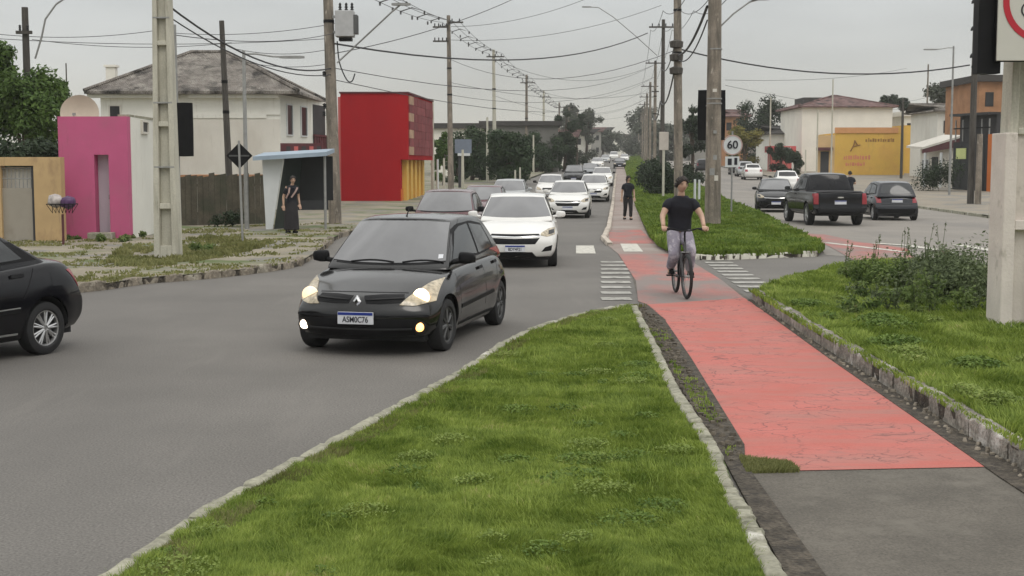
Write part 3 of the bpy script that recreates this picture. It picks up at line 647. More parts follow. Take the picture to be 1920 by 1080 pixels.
def mir(L): return [(-a, b) for a, b in L]
def make_car(name, sp, col, label, cat, x, y, hx, hy, group=None, lod=0, parts=(), rimmat=None, steer=0, plate_f=None, plate_r=None, z=None):
    root = empty(name, (x, y, gz(y) if z is None else z), math.atan2(hy, hx), label, cat, group)
    bo = body_mesh(sp, col, lod); ca = cabin_mesh(sp, col, lod); bo.parent = root; ca.parent = root
    bb = bvh_of(bo); bc = bvh_of(ca); ball = bvh_of(bo, ca)
    hw = sp['W']/2; c = sp['cab']; rimmat = rimmat or A['alloy']
    for ax in (1, -1):
        for sy in (1, -1):
            wheel(root, ax*sp['wb']/2, sy*(hw-.115), sp, sy, rimmat, steer if ax > 0 else 0)
            if lod < 2:
                l = MB(); ar = sp['wr']+sp.get('gap', .065)-.006; y0, y1 = sorted((sy*(hw-.265), sy*(hw-.035)))
                l.lathe([(.02, sy*(hw-.262)), (ar, sy*(hw-.262)), (ar, sy*(hw-.035))], (ax*sp['wb']/2, 0, sp['wr']+.01), 'Y', 24, 0, math.pi)
                l.build('wheel_arch_liner', A['dark'], root, True)
    u = MB(); u.box((0, 0, sp.get('zb', .19)+.03), (sp['xf']-sp['xr']-.5, sp['W']*.78, .10)); u.build('underbody', A['dark'], root)
    q = 6 if lod else 10
    for it in sp['patches']+list(parts):
        nm, mt, view, A1, B1 = it[:5]; o = it[5] if len(it) > 5 else {}
        if o.get('lod', 9) < lod: continue
        bv = {'b': bb, 'c': bc, 'a': ball}[o.get('on', 'a')]
        mat = col if mt == 'BODY' else A[mt]
        for sg in ((1, -1) if o.get('mir') else (1,)):
            patch(bv, A1, B1, view, nm, mat, root, o.get('off', .005), o.get('m', 4 if lod else 6), o.get('n', q+4), sg)
    # mirrors
    for sg in (1, -1):
        m = MB(); mx, my, mz = sp['mirror']
        def mf(a, b, w):
            v = Vector((a, b, w)); q_ = v.normalized()*1.08; v = v*.42+q_*.58; return (mx+.055*v.x-.02*abs(v.z), sg*(my+.085+.098*v.z), mz+.066*v.y*(1-.12*v.z))
        vs, fs = boxgrid([-1, -.5, 0, .5, 1], [-1, -.5, 0, .5, 1], [-1, -.5, 0, .5, 1], mf)
        m.add(vs, fs); m.tube([(mx, sg*(my-.08), mz-.05), (mx, sg*(my+.06), mz-.03)], .03, 6)
        o = m.build('mirror', A['black'] if sp.get('blackmirror') else col, root, True, angle=80)
        g = MB(); g.box((mx-.058, sg*(my+.095), mz), (.012, .16, .11)); g.build('mirror_glass', A['glass'], o)
    def plate(dat, front):
        txt, py, pz = dat; h = bb.ray_cast(Vector((6 if front else -6, py, pz)), Vector((-1 if front else 1, 0, 0)))[0]
        s = 1 if front else -1; b = MB(); b.box((h.x+s*.018, py, pz), (.022, .40, .13)); p = b.build('licence_plate', A['plate'], root, bevel=.004)
        b = MB(); b.box((h.x+s*.031, py, pz+.048), (.004, .39, .030)); b.build('plate_band', A['plate_blue'], p)
        if txt: text_obj(txt, .088, A['ink'], 'plate_lettering', p, (h.x+s*.031, py, pz-.017), (math.pi/2, 0, s*math.pi/2), .002, .80, .001)
    if plate_f: plate(plate_f, True)
    if plate_r: plate(plate_r, False)
    return root, bb, bc, ball
# --- front-engined hatchback seen from the front (dark, close)
HB = dict(W=1.70, wb=2.50, wr=.29, xf=1.985, xr=-1.84, zb=.17, crown=.05, bow=.22, tapf=.12, ww=.185, spokes=7, blackmirror=True, shoulder=.90, gap=.05,
    top=[(-1.84, .80), (-1.7, .90), (-1.3, .96), (-.3, .95), (.6, .93), (1.0, .915), (1.35, .875), (1.65, .80), (1.85, .72), (1.985, .645)],
    nose=[(.15, -.10), (.25, -.03), (.36, 0), (.48, 0), (.53, -.03), (.60, -.045), (.66, -.09), (.75, -.16), (.95, -.2)],
    tail=[(.15, -.10), (.30, -.01), (.5, 0), (.6, -.05), (.9, -.12)],
    cab=dict(z=.86, xfb=1.08, xft=.32, xrb=-1.78, xrt=-1.34, wb=1.55, wt=1.16, roof=[(-1.4, 1.40), (-.9, 1.455), (-.2, 1.47), (.35, 1.435)]),
    mirror=(.70, .80, .995))
HB['patches'] = [
    ('windshield_surround', 'black', 'F', [(-.715, .945), (-.35, .925), (0, .92), (.35, .925), (.715, .945)], [(-.575, 1.40), (-.3, 1.418), (0, 1.421), (.3, 1.418), (.575, 1.40)], dict(on='c', off=.003)),
    ('windshield', 'windscreen', 'F', [(-.675, .965), (-.35, .945), (0, .94), (.35, .945), (.675, .965)], [(-.555, 1.375), (-.3, 1.392), (0, 1.396), (.3, 1.392), (.555, 1.375)], dict(on='c', off=.008)),
    ('window_trim', 'black', 'S', [(.86, .945), (.4, .95), (-.4, .96), (-1.30, 1.00)], [(.34, 1.30), (.10, 1.355), (-.5, 1.375), (-1.05, 1.32)], dict(on='c', off=.003, mir=1)),
    ('front_door_window', 'glass', 'S', [(.70, .975), (.3, .978), (-.34, .985)], [(.27, 1.27), (.05, 1.325), (-.30, 1.345)], dict(on='c', off=.007, mir=1)),
    ('rear_door_window', 'glass', 'S', [(-.42, .985), (-1.19, 1.02)], [(-.38, 1.345), (-1.0, 1.295)], dict(on='c', off=.007, mir=1)),
    ('rear_window', 'glass_dk', 'R', [(-.58, 1.0), (0, .99), (.58, 1.0)], [(-.50, 1.30), (0, 1.32), (.50, 1.30)], dict(on='c', off=.006)),
    ('upper_grille', 'black', 'F', [(.10, .575), (.25, .572), (.50, .585)], [(.06, .655), (.25, .668), (.47, .665)], dict(on='b', off=.004, mir=1)),
    ('grille_slat', 'dark', 'F', [(.10, .610), (.49, .622)], [(.10, .622), (.49, .634)], dict(on='b', off=.016, mir=1, m=1, lod=0)),
    ('lower_intake', 'black', 'F', [(-.60, .235), (-.3, .225), (.3, .225), (.60, .235)], [(-.64, .41), (-.3, .42), (.3, .42), (.64, .41)], dict(on='b', off=.004)),
    ('intake_slat', 'dark', 'F', [(-.58, .30), (.58, .30)], [(-.58, .315), (.58, .315)], dict(on='b', off=.018, m=1, lod=0)),
    ('bumper_strip', 'black', 'F', [(-.74, .43), (-.3, .432), (.3, .432), (.74, .43)], [(-.74, .452), (-.3, .455), (.3, .455), (.74, .452)], dict(on='b', off=.010, m=1, lod=0)),
    ('side_moulding', 'black', 'S', [(.78, .43), (-.75, .47)], [(.78, .475), (-.75, .515)], dict(on='b', off=.010, mir=1, m=1)),
    ('sill_trim', 'black', 'S', [(.80, .235), (-.80, .235)], [(.80, .275), (-.80, .275)], dict(on='b', off=.004, mir=1, m=1)),
    ('door_seam', 'black', 'S', [(.80, .30), (.84, .9)], [(.79, .30), (.83, .9)], dict(on='b', off=.0015, mir=1, m=1, n=8, lod=0)),
    ('door_seam', 'black', 'S', [(-.37, .30), (-.37, .93)], [(-.38, .30), (-.38, .93)], dict(on='b', off=.0015, mir=1, m=1, n=8, lod=0)),
    ('door_seam', 'black', 'S', [(-.92, .62), (-1.12, .94)], [(-.93, .62), (-1.13, .94)], dict(on='b', off=.0015, mir=1, m=1, n=8, lod=0)),
    ('door_handle', 'black', 'S', [(-.12, .80), (-.30, .805)], [(-.12, .835), (-.30, .84)], dict(on='b', off=.022, mir=1, m=1, n=4)),
    ('door_handle', 'black', 'S', [(-.88, .82), (-1.04, .825)], [(-.88, .855), (-1.04, .86)], dict(on='b', off=.022, mir=1, m=1, n=4)),
    ('bonnet_seam', 'black', 'F', [(-.50, .675), (-.3, .683), (0, .686), (.3, .683), (.50, .675)], [(-.50, .681), (-.3, .689), (0, .692), (.3, .689), (.50, .681)], dict(on='b', off=.002, m=1, n=16, lod=0)),
    ('tail_lamp', 'tail', 'R', [(.56, .72), (.74, .72)], [(.60, 1.0), (.72, 1.0)], dict(off=.006, mir=1)),
]
HB_FRONT = [
    ('headlight', 'lens', 'F', [(.455, .560), (.60, .545), (.775, .575)], [(.50, .655), (.62, .760), (.735, .80)], dict(on='b', off=.010, mir=1, n=10, m=8)),
]
def hood_line(root, bb): pass
# --- white saloon / hatchback with two-bar grille
ON = dict(W=1.72, wb=2.53, wr=.30, xf=2.0, xr=-1.95, zb=.18, crown=.05, bow=.22, tapf=.12, ww=.19, spokes=10, shoulder=.90, gap=.05,
    top=[(-1.95, .86), (-1.8, .96), (-1.3, .99), (-.3, .98), (.6, .96), (1.0, .955), (1.35, .92), (1.65, .865), (1.85, .80), (2.0, .70)],
    nose=[(.15, -.12), (.25, -.03), (.36, 0), (.52, 0), (.60, -.03), (.70, -.09), (.80, -.18), (1, -.22)],
    tail=[(.15, -.10), (.30, -.01), (.5, 0), (.6, -.05), (.95, -.12)],
    cab=dict(z=.90, xfb=1.12, xft=.32, xrb=-1.86, xrt=-1.36, wb=1.58, wt=1.18, roof=[(-1.4, 1.42), (-.9, 1.46), (-.2, 1.475), (.35, 1.44)]),
    mirror=(.72, .83, 1.04))
ON['patches'] = [
    ('windshield', 'windscreen', 'F', [(-.70, 1.005), (-.35, .985), (0, .98), (.35, .985), (.70, 1.005)], [(-.56, 1.375), (-.3, 1.39), (0, 1.393), (.3, 1.39), (.56, 1.375)], dict(on='c', off=.006)),
    ('window_trim', 'black', 'S', [(.88, .98), (.4, .985), (-.4, 1.0), (-1.36, 1.05)], [(.34, 1.34), (.10, 1.385), (-.5, 1.405), (-1.08, 1.35)], dict(on='c', off=.003, mir=1)),
    ('front_door_window', 'glass_dk', 'S', [(.72, 1.01), (.3, 1.015), (-.34, 1.025)], [(.27, 1.31), (.05, 1.36), (-.30, 1.38)], dict(on='c', off=.007, mir=1)),
    ('rear_door_window', 'glass_dk', 'S', [(-.42, 1.025), (-1.22, 1.065)], [(-.38, 1.38), (-1.02, 1.33)], dict(on='c', off=.007, mir=1)),
    ('rear_window', 'glass_dk', 'R', [(-.60, 1.04), (0, 1.03), (.60, 1.04)], [(-.52, 1.34), (0, 1.36), (.52, 1.34)], dict(on='c', off=.006)),
    ('headlight', 'lens', 'F', [(.50, .655), (.64, .625), (.79, .66)], [(.52, .70), (.66, .775), (.80, .80)], dict(on='b', off=.008, mir=1)),
    ('headlight_shade', 'glass_dk', 'F', [(.66, .665), (.775, .69)], [(.66, .735), (.77, .76)], dict(on='b', off=.014, mir=1, m=2, n=4)),
    ('upper_grille', 'black', 'F', [(-.50, .645), (0, .63), (.50, .645)], [(-.47, .685), (0, .68), (.47, .685)], dict(on='b', off=.004)),
    ('grille_bar', 'chrome', 'F', [(-.51, .628), (0, .612), (.51, .628)], [(-.51, .645), (0, .63), (.51, .645)], dict(on='b', off=.012, m=1)),
    ('main_grille', 'black', 'F', [(-.40, .485), (0, .48), (.40, .485)], [(-.49, .605), (0, .59), (.49, .605)], dict(on='b', off=.004)),
    ('lower_intake', 'black', 'F', [(-.42, .235), (0, .23), (.42, .235)], [(-.34, .325), (0, .33), (.34, .325)], dict(on='b', off=.004)),
    ('fog_recess', 'black', 'F', [(.52, .33), (.72, .35)], [(.60, .42), (.74, .46)], dict(on='b', off=.004, mir=1, m=3)),
    ('sill_trim', 'black', 'S', [(.82, .235), (-.82, .235)], [(.82, .27), (-.82, .27)], dict(on='b', off=.004, mir=1, m=1)),
    ('door_seam', 'dark', 'S', [(.80, .30), (.86, .93)], [(.785, .30), (.845, .93)], dict(on='b', off=.0015, mir=1, m=1, n=8, lod=1)),
    ('door_seam', 'dark', 'S', [(-.37, .30), (-.37, .96)], [(-.385, .30), (-.385, .96)], dict(on='b', off=.0015, mir=1, m=1, n=8, lod=1)),
    ('door_handle', 'BODY', 'S', [(-.12, .84), (-.30, .845)], [(-.12, .875), (-.30, .88)], dict(on='b', off=.022, mir=1, m=1, n=4)),
    ('tail_lamp', 'tail', 'R', [(.58, .76), (.76, .76)], [(.62, .98), (.75, .98)], dict(off=.006, mir=1)),
    ('rear_bumper_intake', 'black', 'R', [(-.5, .25), (.5, .25)], [(-.55, .36), (.55, .36)], dict(on='b', off=.004)),
]
# --- saloon
SD = dict(W=1.64, wb=2.42, wr=.29, xf=1.95, xr=-2.05, zb=.20, crown=.045, bow=.2, tapf=.10, tapr=.10, bowr=.20, ww=.185, spokes=9, blackmirror=True, shoulder=.90, gap=.055,
    top=[(-2.05, .90), (-1.95, 1.01), (-1.6, 1.04), (-1.2, 1.02), (-.3, .97), (.6, .94), (1.0, .925), (1.35, .88), (1.7, .79), (1.95, .66)],
    nose=HB['nose'], tail=[(.15, -.16), (.28, -.05), (.40, 0), (.60, 0), (.66, -.05), (.85, -.09), (1.05, -.16)],
    cab=dict(z=.88, xfb=1.05, xft=.25, xrb=-1.62, xrt=-.82, wb=1.48, wt=1.14, roof=[(-.9, 1.36), (-.5, 1.41), (-.1, 1.42), (.3, 1.39)]),
    mirror=(.70, .80, 1.0))
SD['patches'] = [
    ('windshield', 'windscreen', 'F', [(-.66, .97), (0, .945), (.66, .97)], [(-.54, 1.33), (0, 1.35), (.54, 1.33)], dict(on='c', off=.006)),
    ('window_trim', 'black', 'S', [(.84, .955), (-.4, .99), (-1.22, 1.03)], [(.30, 1.30), (-.3, 1.365), (-.80, 1.32)], dict(on='c', off=.003, mir=1)),
    ('front_door_window', 'glass', 'S', [(.66, .985), (-.20, 1.01)], [(.24, 1.27), (-.17, 1.335)], dict(on='c', off=.007, mir=1)),
    ('rear_door_window', 'glass', 'S', [(-.27, 1.01), (-1.00, 1.05)], [(-.24, 1.335), (-.74, 1.29)], dict(on='c', off=.007, mir=1)),
    ('rear_window', 'glass_dk', 'R', [(-.56, 1.06), (0, 1.05), (.56, 1.06)], [(-.50, 1.31), (0, 1.33), (.50, 1.31)], dict(on='c', off=.006)),
    ('side_moulding', 'black', 'S', [(.80, .47), (-.80, .50)], [(.80, .51), (-.80, .54)], dict(on='b', off=.010, mir=1, m=1)),
    ('side_moulding', 'steel', 'S', [(.80, .515), (-.80, .545)], [(.80, .525), (-.80, .555)], dict(on='b', off=.010, mir=1, m=1)),
    ('sill_trim', 'steel', 'S', [(.80, .262), (-.80, .262)], [(.80, .28), (-.80, .28)], dict(on='b', off=.006, mir=1, m=1)),
    ('door_seam', 'black', 'S', [(-.22, .30), (-.22, .97)], [(-.232, .30), (-.232, .97)], dict(on='b', off=.0015, mir=1, m=1, n=8)),
    ('door_seam', 'black', 'S', [(-.85, .64), (-1.1, .99)], [(-.862, .64), (-1.112, .99)], dict(on='b', off=.0015, mir=1, m=1, n=8)),
    ('bumper_seam', 'black', 'S', [(-1.58, .63), (-2.0, .655)], [(-1.58, .642), (-2.0, .667)], dict(on='b', off=.0015, mir=1, m=1, n=8)),
    ('fuel_flap', 'BODY', 'S', [(-1.30, .74), (-1.46, .74)], [(-1.30, .88), (-1.46, .88)], dict(on='b', off=.003, mir=0, m=2, n=4)),
    ('door_handle', 'black', 'S', [(.08, .84), (-.10, .845)], [(.08, .875), (-.10, .88)], dict(on='b', off=.022, mir=1, m=1, n=4)),
    ('door_handle', 'black', 'S', [(-.72, .86), (-.90, .865)], [(-.72, .895), (-.90, .90)], dict(on='b', off=.022, mir=1, m=1, n=4)),
    ('tail_lamp', 'tail', 'R', [(.50, .70), (.73, .70)], [(.52, .90), (.73, .90)], dict(off=.006, mir=1)),
    ('headlight', 'lens', 'F', [(.45, .56), (.74, .58)], [(.50, .66), (.72, .74)], dict(on='b', off=.008, mir=1)),
    ('upper_grille', 'black', 'F', [(-.40, .58), (.40, .58)], [(-.38, .67), (.38, .67)], dict(on='b', off=.004)),
]
# --- hatch seen from behind
HR_ = {**HB}; HR_ = dict(HR_, W=1.68, wb=2.47, xr=-1.72, spokes=6, blackmirror=False,
    top=[(-1.72, .84), (-1.6, .93), (-1.2, .97), (-.3, .96), (.6, .94), (1.0, .925), (1.35, .88), (1.65, .80), (1.85, .72), (1.985, .645)],
    cab=dict(z=.86, xfb=1.08, xft=.32, xrb=-1.66, xrt=-1.34, wb=1.54, wt=1.16, roof=[(-1.4, 1.41), (-.9, 1.47), (-.2, 1.48), (.35, 1.44)]))
HR_['patches'] = [p for p in HB['patches'] if p[0] not in ('rear_window', 'tail_lamp', 'grille_slat', 'intake_slat')]+[
    ('rear_window', 'glass', 'R', [(-.60, 1.00), (0, .99), (.60, 1.00)], [(-.50, 1.33), (0, 1.35), (.50, 1.33)], dict(on='c', off=.007)),
    ('tail_lamp', 'tail', 'R', [(.57, .66), (.735, .66)], [(.60, .90), (.74, .90)], dict(off=.008, mir=1, on='b')),
    ('tailgate_seam', 'black', 'R', [(-.58, .60), (.58, .60)], [(-.58, .612), (.58, .612)], dict(on='b', off=.002, m=1)),
    ('rear_bumper_trim', 'black', 'R', [(-.66, .28), (.66, .28)], [(-.70, .44), (.70, .44)], dict(on='b', off=.006, m=2))]
# --- pick-up
PU = dict(W=1.88, wb=3.1, wr=.38, xf=2.4, xr=-2.55, zb=.36, crown=.03, bow=.2, tapf=.08, tapr=.02, bowr=.05, ww=.24, spokes=6, shoulder=.95, gap=.07,
    top=[(-2.55, 1.12), (-2.4, 1.18), (-.9, 1.17), (.6, 1.16), (1.2, 1.15), (1.7, 1.12), (2.2, 1.04), (2.4, .92)],
    nose=[(.3, -.08), (.45, 0), (.8, 0), (1.1, -.12)], tail=[(.35, -.10), (.45, 0), (.56, 0), (.60, -.07), (1.2, -.07)],
    cab=dict(z=1.08, xfb=1.35, xft=.62, xrb=-1.02, xrt=-.82, wb=1.74, wt=1.36, roof=[(-.9, 1.74), (-.5, 1.79), (0, 1.80), (.65, 1.76)]),
    mirror=(.95, .95, 1.24))
PU['patches'] = [
    ('rear_window', 'glass_dk', 'R', [(-.70, 1.20), (0, 1.20), (.70, 1.20)], [(-.60, 1.66), (0, 1.68), (.60, 1.66)], dict(on='c', off=.007)),
    ('windshield', 'windscreen', 'F', [(-.76, 1.20), (.76, 1.20)], [(-.64, 1.68), (.64, 1.68)], dict(on='c', off=.007)),
    ('window_trim', 'black', 'S', [(1.12, 1.16), (-.88, 1.20)], [(.62, 1.64), (-.76, 1.66)], dict(on='c', off=.003, mir=1)),
    ('front_door_window', 'glass_dk', 'S', [(.98, 1.19), (.12, 1.22)], [(.56, 1.60), (.12, 1.64)], dict(on='c', off=.007, mir=1)),
    ('rear_door_window', 'glass_dk', 'S', [(.06, 1.22), (-.78, 1.24)], [(.06, 1.64), (-.70, 1.62)], dict(on='c', off=.007, mir=1)),
    ('bed_cover', 'dark', 'T', [(-2.40, -.78), (-2.40, .78)], [(-1.05, -.78), (-1.05, .78)], dict(on='b', off=.02)),
    ('tailgate', 'BODY', 'R', [(-.70, .62), (.70, .62)], [(-.70, 1.12), (.70, 1.12)], dict(on='b', off=.010)),
    ('tailgate_seam', 'black', 'R', [(.715, .60), (.715, 1.13)], [(.70, .60), (.70, 1.13)], dict(on='b', off=.012, mir=1, m=1)),
    ('tailgate_badge', 'chrome', 'R', [(-.10, .955), (0, .945), (.10, .955)], [(-.10, .985), (0, .995), (.10, .985)], dict(on='b', off=.022, m=2)),
    ('tail_lamp', 'tail', 'R', [(.74, .74), (.90, .74)], [(.74, 1.10), (.90, 1.10)], dict(on='b', off=.012, mir=1)),
    ('rear_bumper', 'black', 'R', [(-.90, .46), (0, .44), (.90, .46)], [(-.90, .60), (0, .60), (.90, .60)], dict(on='b', off=.03)),
    ('door_handle', 'black', 'S', [(.30, 1.04), (.12, 1.04)], [(.30, 1.08), (.12, 1.08)], dict(on='b', off=.022, mir=1, m=1, n=4)),
    ('door_seam', 'black', 'S', [(.07, .50), (.07, 1.14)], [(.055, .50), (.055, 1.14)], dict(on='b', off=.0015, mir=1, m=1, n=8)),
]
P_blk = paint('black_car_paint', (.005, .005, .007), .16, spec=.3, coat=.15); P_graph = layer(paint('dusty_black_paint', (.006, .006, .006), .16, spec=.40, coat=.40), (.014, .013, .011), 1.5, .5, .8)
P_white = paint('white_car_paint', (.74, .73, .70)); P_navy = paint('dark_blue_paint', (.010, .012, .017), .22); P_maroon = paint('maroon_paint', (.10, .035, .04)); P_silver = paint('silver_paint', (.40, .41, .41), .3, .4)
P_grey = paint('grey_paint', (.16, .17, .18), .3, .3)
# the dark hatchback with its lamps on
cx, cy = (-1.50-.95)/2, (14.86+17.33)/2
clio, bb, bc, ball = make_car('hatchback', HB, P_graph, 'dark grey hatchback with lit headlamps and blue-banded plate, nearest car on the road', 'car', cx, cy, -.223, -.975,
    group=None, lod=0, parts=[], rimmat=A['rim_dk'], steer=-.06, plate_f=('ASM0C76', 0, .425))
for sg, lit in ((1, 1), (-1, 0)):
    hl = patch(bb, [(.450, .560), (.60, .548), (.772, .585)], [(.545, .662), (.650, .765), (.752, .800)], 'F', 'headlight', A['lens'], clio, .012, 8, 12, sg)
    h = bb.ray_cast(Vector((6, sg*.635, .635)), Vector((-1, 0, 0)))[0]
    m = MB(); m.lathe([(0, .030), (.06, .022), (.090, .004), (.094, -.02)], (h.x+.012, h.y, h.z), 'X', 20); m.build('headlamp_bulb', A['bulb'] if lit else A['lens_lit'], hl, True)
    rg = patch(bb, [(.540, .585), (.62, .565), (.755, .595)], [(.58, .655), (.65, .725), (.740, .765)], 'F', 'reflector', A['lens_lit'], hl, .008, 6, 10, sg)
    f = bb.ray_cast(Vector((6, sg*.655, .325)), Vector((-1, 0, 0)))[0]
    fm = MB(); fm.lathe([(0, .02), (.035, .016), (.050, .0), (.052, -.03)], (f.x+.006, f.y, f.z), 'X', 20); fo = fm.build('fog_lamp', A['bulb_fog'] if sg > 0 else A['bulb_white'], clio, True)
    fr = MB(); fr.lathe([(.052, .0), (.062, .010), (.070, -.0), (.07, -.03)], (f.x+.006, f.y, f.z), 'X', 20); fr.build('fog_lamp_ring', A['black'], fo, True)
# diamond badge on a body-coloured nose between the grilles
h = bb.ray_cast(Vector((6, 0, .60)), Vector((-1, 0, 0)))[0]
m = MB(); o_, i_ = [(0, .066), (.047, 0), (0, -.066), (-.047, 0)], [(0, .030), (.020, 0), (0, -.030), (-.020, 0)]
for k in range(4):
    a, b, c_, d = o_[k], o_[(k+1) % 4], i_[(k+1) % 4], i_[k]; f = lambda p, x: (h.x+x, p[0], h.z+p[1])
    m.add([f(a, .012), f(b, .012), f(c_, .03), f(d, .03), f(a, -.02), f(b, -.02), f(c_, -.02), f(d, -.02)], [(0, 1, 2, 3), (0, 4, 5, 1), (3, 2, 6, 7)])
m.build('diamond_badge', A['chrome'], clio)
# wipers, aerial
for (y0, y1) in ((.20, .66), (-.42, .10)):
    pts = []
    for i in range(8):
        t = i/7; yy = y0+(y1-y0)*t; hh = bc.ray_cast(Vector((6, yy, .955+.022*math.sin(math.pi*t))), Vector((-1, 0, 0)))[0]; pts.append((hh.x+.016, yy, hh.z))
    m = MB(); m.tube(pts, .0105, 6); m.build('wiper', A['black'], clio, True)
m = MB(); m.tube([(.18, 0, 1.42), (.14, 0, 1.455), (.02, 0, 1.56)], [.016, .010, .004], 6); m.build('aerial', A['black'], clio)
p = patch(bc, [(.585, .985), (.635, .99)], [(.575, 1.03), (.625, 1.03)], 'F', 'windscreen_sticker', A['plate'], clio, .011, 1, 2, 1)
m = MB(); hh = bc.ray_cast(Vector((6, .02, 1.30)), Vector((-1, 0, 0)))[0]; m.box((hh.x+.004, .06, 1.30), (.01, .12, .045)); m.build('mirror_reflection_tag', A['lens'], clio) if False else None
# white hatchback right behind
make_car('hatchback', ON, P_white, 'white hatchback with chrome-barred black grille close behind the dark hatchback', 'car', .12, 26.5+2.0, -.03, -1, lod=0, rimmat=A['alloy'], plate_f=('BDY4F21', 0, .40))
# saloon leaving the frame at the left
make_car('saloon_car', SD, P_blk, 'black saloon cut off by the left edge, only its rear half and alloy wheel showing', 'car', -5.04+1.21*-.40-.74, 14.4-1.21*.917+.3, -.40, -.917, lod=0, rimmat=A['alloy'])
# oncoming queue
SV = dict(ON, cab=dict(ON['cab'], roof=[(-1.4, 1.40), (-.9, 1.44), (-.2, 1.45), (.35, 1.42)]))
def oncoming(px, Y, sp, col, label, cat='car', name='car_in_queue', lod=1, hx=-.08, xoff=None, pl=True, blk=False):
    x = X(px, Y) if xoff is None else xoff; d = Vector((hx, -1)).normalized()
    return make_car(name, sp, col, label, cat, x-d.x*sp['xf'], Y-d.y*sp['xf'], d.x, d.y, 'oncoming cars queuing on the left road', lod, rimmat=A['alloy'] if lod < 2 else A['rim_dk'], plate_f=('', 0, .40) if pl else None)
oncoming(822, 31.2, HB, P_maroon, 'dull red hatchback mostly hidden behind the dark hatchback with lit lamps')
oncoming(897, 42, SD, P_maroon, 'dark maroon saloon in the left lane, behind the dull red hatchback')
oncoming(949, 56, ON, P_silver, 'silver car in the left lane with a pale roof, behind the dark maroon saloon')
oncoming(1064, 51.5, ON, P_white, 'white car with a small black grille slot, second white car in the right lane')
oncoming(1112, 71, ON, P_white, 'white car with dark fog surrounds, third white car in the right lane', blk=True)
oncoming(1030, 73, SD, P_white, 'white saloon in the left lane seen past the second white car')
oncoming(1128, 98, SD, P_white, 'white saloon just showing behind the third white car', lod=2)
oncoming(1105, 118, SD, P_grey, 'grey-blue car following in the far queue', lod=2)
oncoming(1075, 104, HB, P_blk, 'small black car at the left kerb beyond the white saloon', lod=2)
oncoming(1119, 168, ON, P_white, 'tiny white car beyond the grey-blue car in the far queue', lod=2)
oncoming(1134, 225, SD, P_silver, 'tiny silver car far up the left road', lod=2)
oncoming(1161, 172, SD, P_blk, 'tiny dark car by the cycle path far up the left road', lod=2)
oncoming(1170, 240, ON, P_white, 'farthest white car before the road meets the sky', lod=2)
oncoming(1150, 262, PU, P_white, 'white van-like pickup far up the left road', lod=2)
# right road
def leaving(px, Y, sp, col, label, cat='car', lod=1, name='car_on_right_road', hx=.08, hy=1, pl=None, grp='cars on the right road'):
    d = Vector((hx, hy)).normalized(); x = X(px, Y); e = sp['xr'] if hy > 0 else -sp['xf']
    return make_car(name, sp, col, label, cat, x-d.x*e, Y-d.y*e if hy > 0 else Y+sp['xf'], d.x, d.y, grp, lod, plate_r=(pl if hy > 0 else None), plate_f=(pl if hy < 0 else None))
leaving(1576, 45.0, PU, P_blk, 'black pickup seen from behind with a black rear window and badge on the tailgate', 'pickup', 0, 'pickup_truck', hx=-.02, pl=('', 0, .80), grp=None)
leaving(1682, 49.5, HR_, P_navy, 'dark blue hatchback seen from behind, beside the black pickup', 'car', 0, 'hatchback', hx=.03, pl=('', 0, .74))
leaving(1482, 58, ON, P_blk, 'black hatchback facing the camera, left of the black pickup', 'car', 1, 'hatchback', hx=-.16, hy=-1, pl=('', 0, .42))
leaving(1540, 74, ON, P_silver, 'silver car whose roof shows above the black pickup', lod=1)
leaving(1478, 84, SD, P_white, 'white saloon whose roof shows above the black hatchback', lod=1)
leaving(1412, 116, SD, P_white, 'white saloon parked at the far right kerb', lod=2)
leaving(1398, 128, ON, P_silver, 'pale grey car beside the parked white saloon', lod=2)
leaving(1384, 136, HB, P_blk, 'dark car at the head of the far parked group', lod=2)
leaving(1318, 150, HB, P_blk, 'dark car glimpsed between the median poles', lod=2)
# ---------------------------------------------------------------- buildings
def wall(parent, name, mat, p0, p1, depth, z0, z1, flip=False):
    a = Vector((*p0, 0)); b = Vector((*p1, 0)); n = (b-a).normalized().cross(Vector((0, 0, 1)))*(-depth)
    m = MB(); m.prism([a.xy, b.xy, (b+n).xy, (a+n).xy], z0, z1); return m.build(name, mat, parent)
def on_wall(parent, name, mat, p0, p1, s0, s1, z0, z1, out=.03, depth=.08, frame=None):
    """a panel set on the wall p0-p1 between the distances s0 and s1 along it; out = how far it stands proud (negative: recessed look by frame)"""
    a = Vector((*p0, 0)); t = (Vector((*p1, 0))-a).normalized(); n = t.cross(Vector((0, 0, 1)))
    def pl(s, o): q = a+t*s+n*o; return (q.x, q.y)
    m = MB(); m.prism([pl(s0, out), pl(s1, out), pl(s1, out-depth), pl(s0, out-depth)], z0, z1); w = m.build(name, mat, parent)
    if frame:
        f = MB(); k = .06
        for (u0, u1, v0, v1) in ((s0-k, s0, z0-k, z1+k), (s1, s1+k, z0-k, z1+k), (s0, s1, z1, z1+k), (s0, s1, z0-k, z0)):
            f.prism([pl(u0, out+.04), pl(u1, out+.04), pl(u1, out-depth), pl(u0, out-depth)], v0, v1)
        f.build('frame', frame, w)
    return w
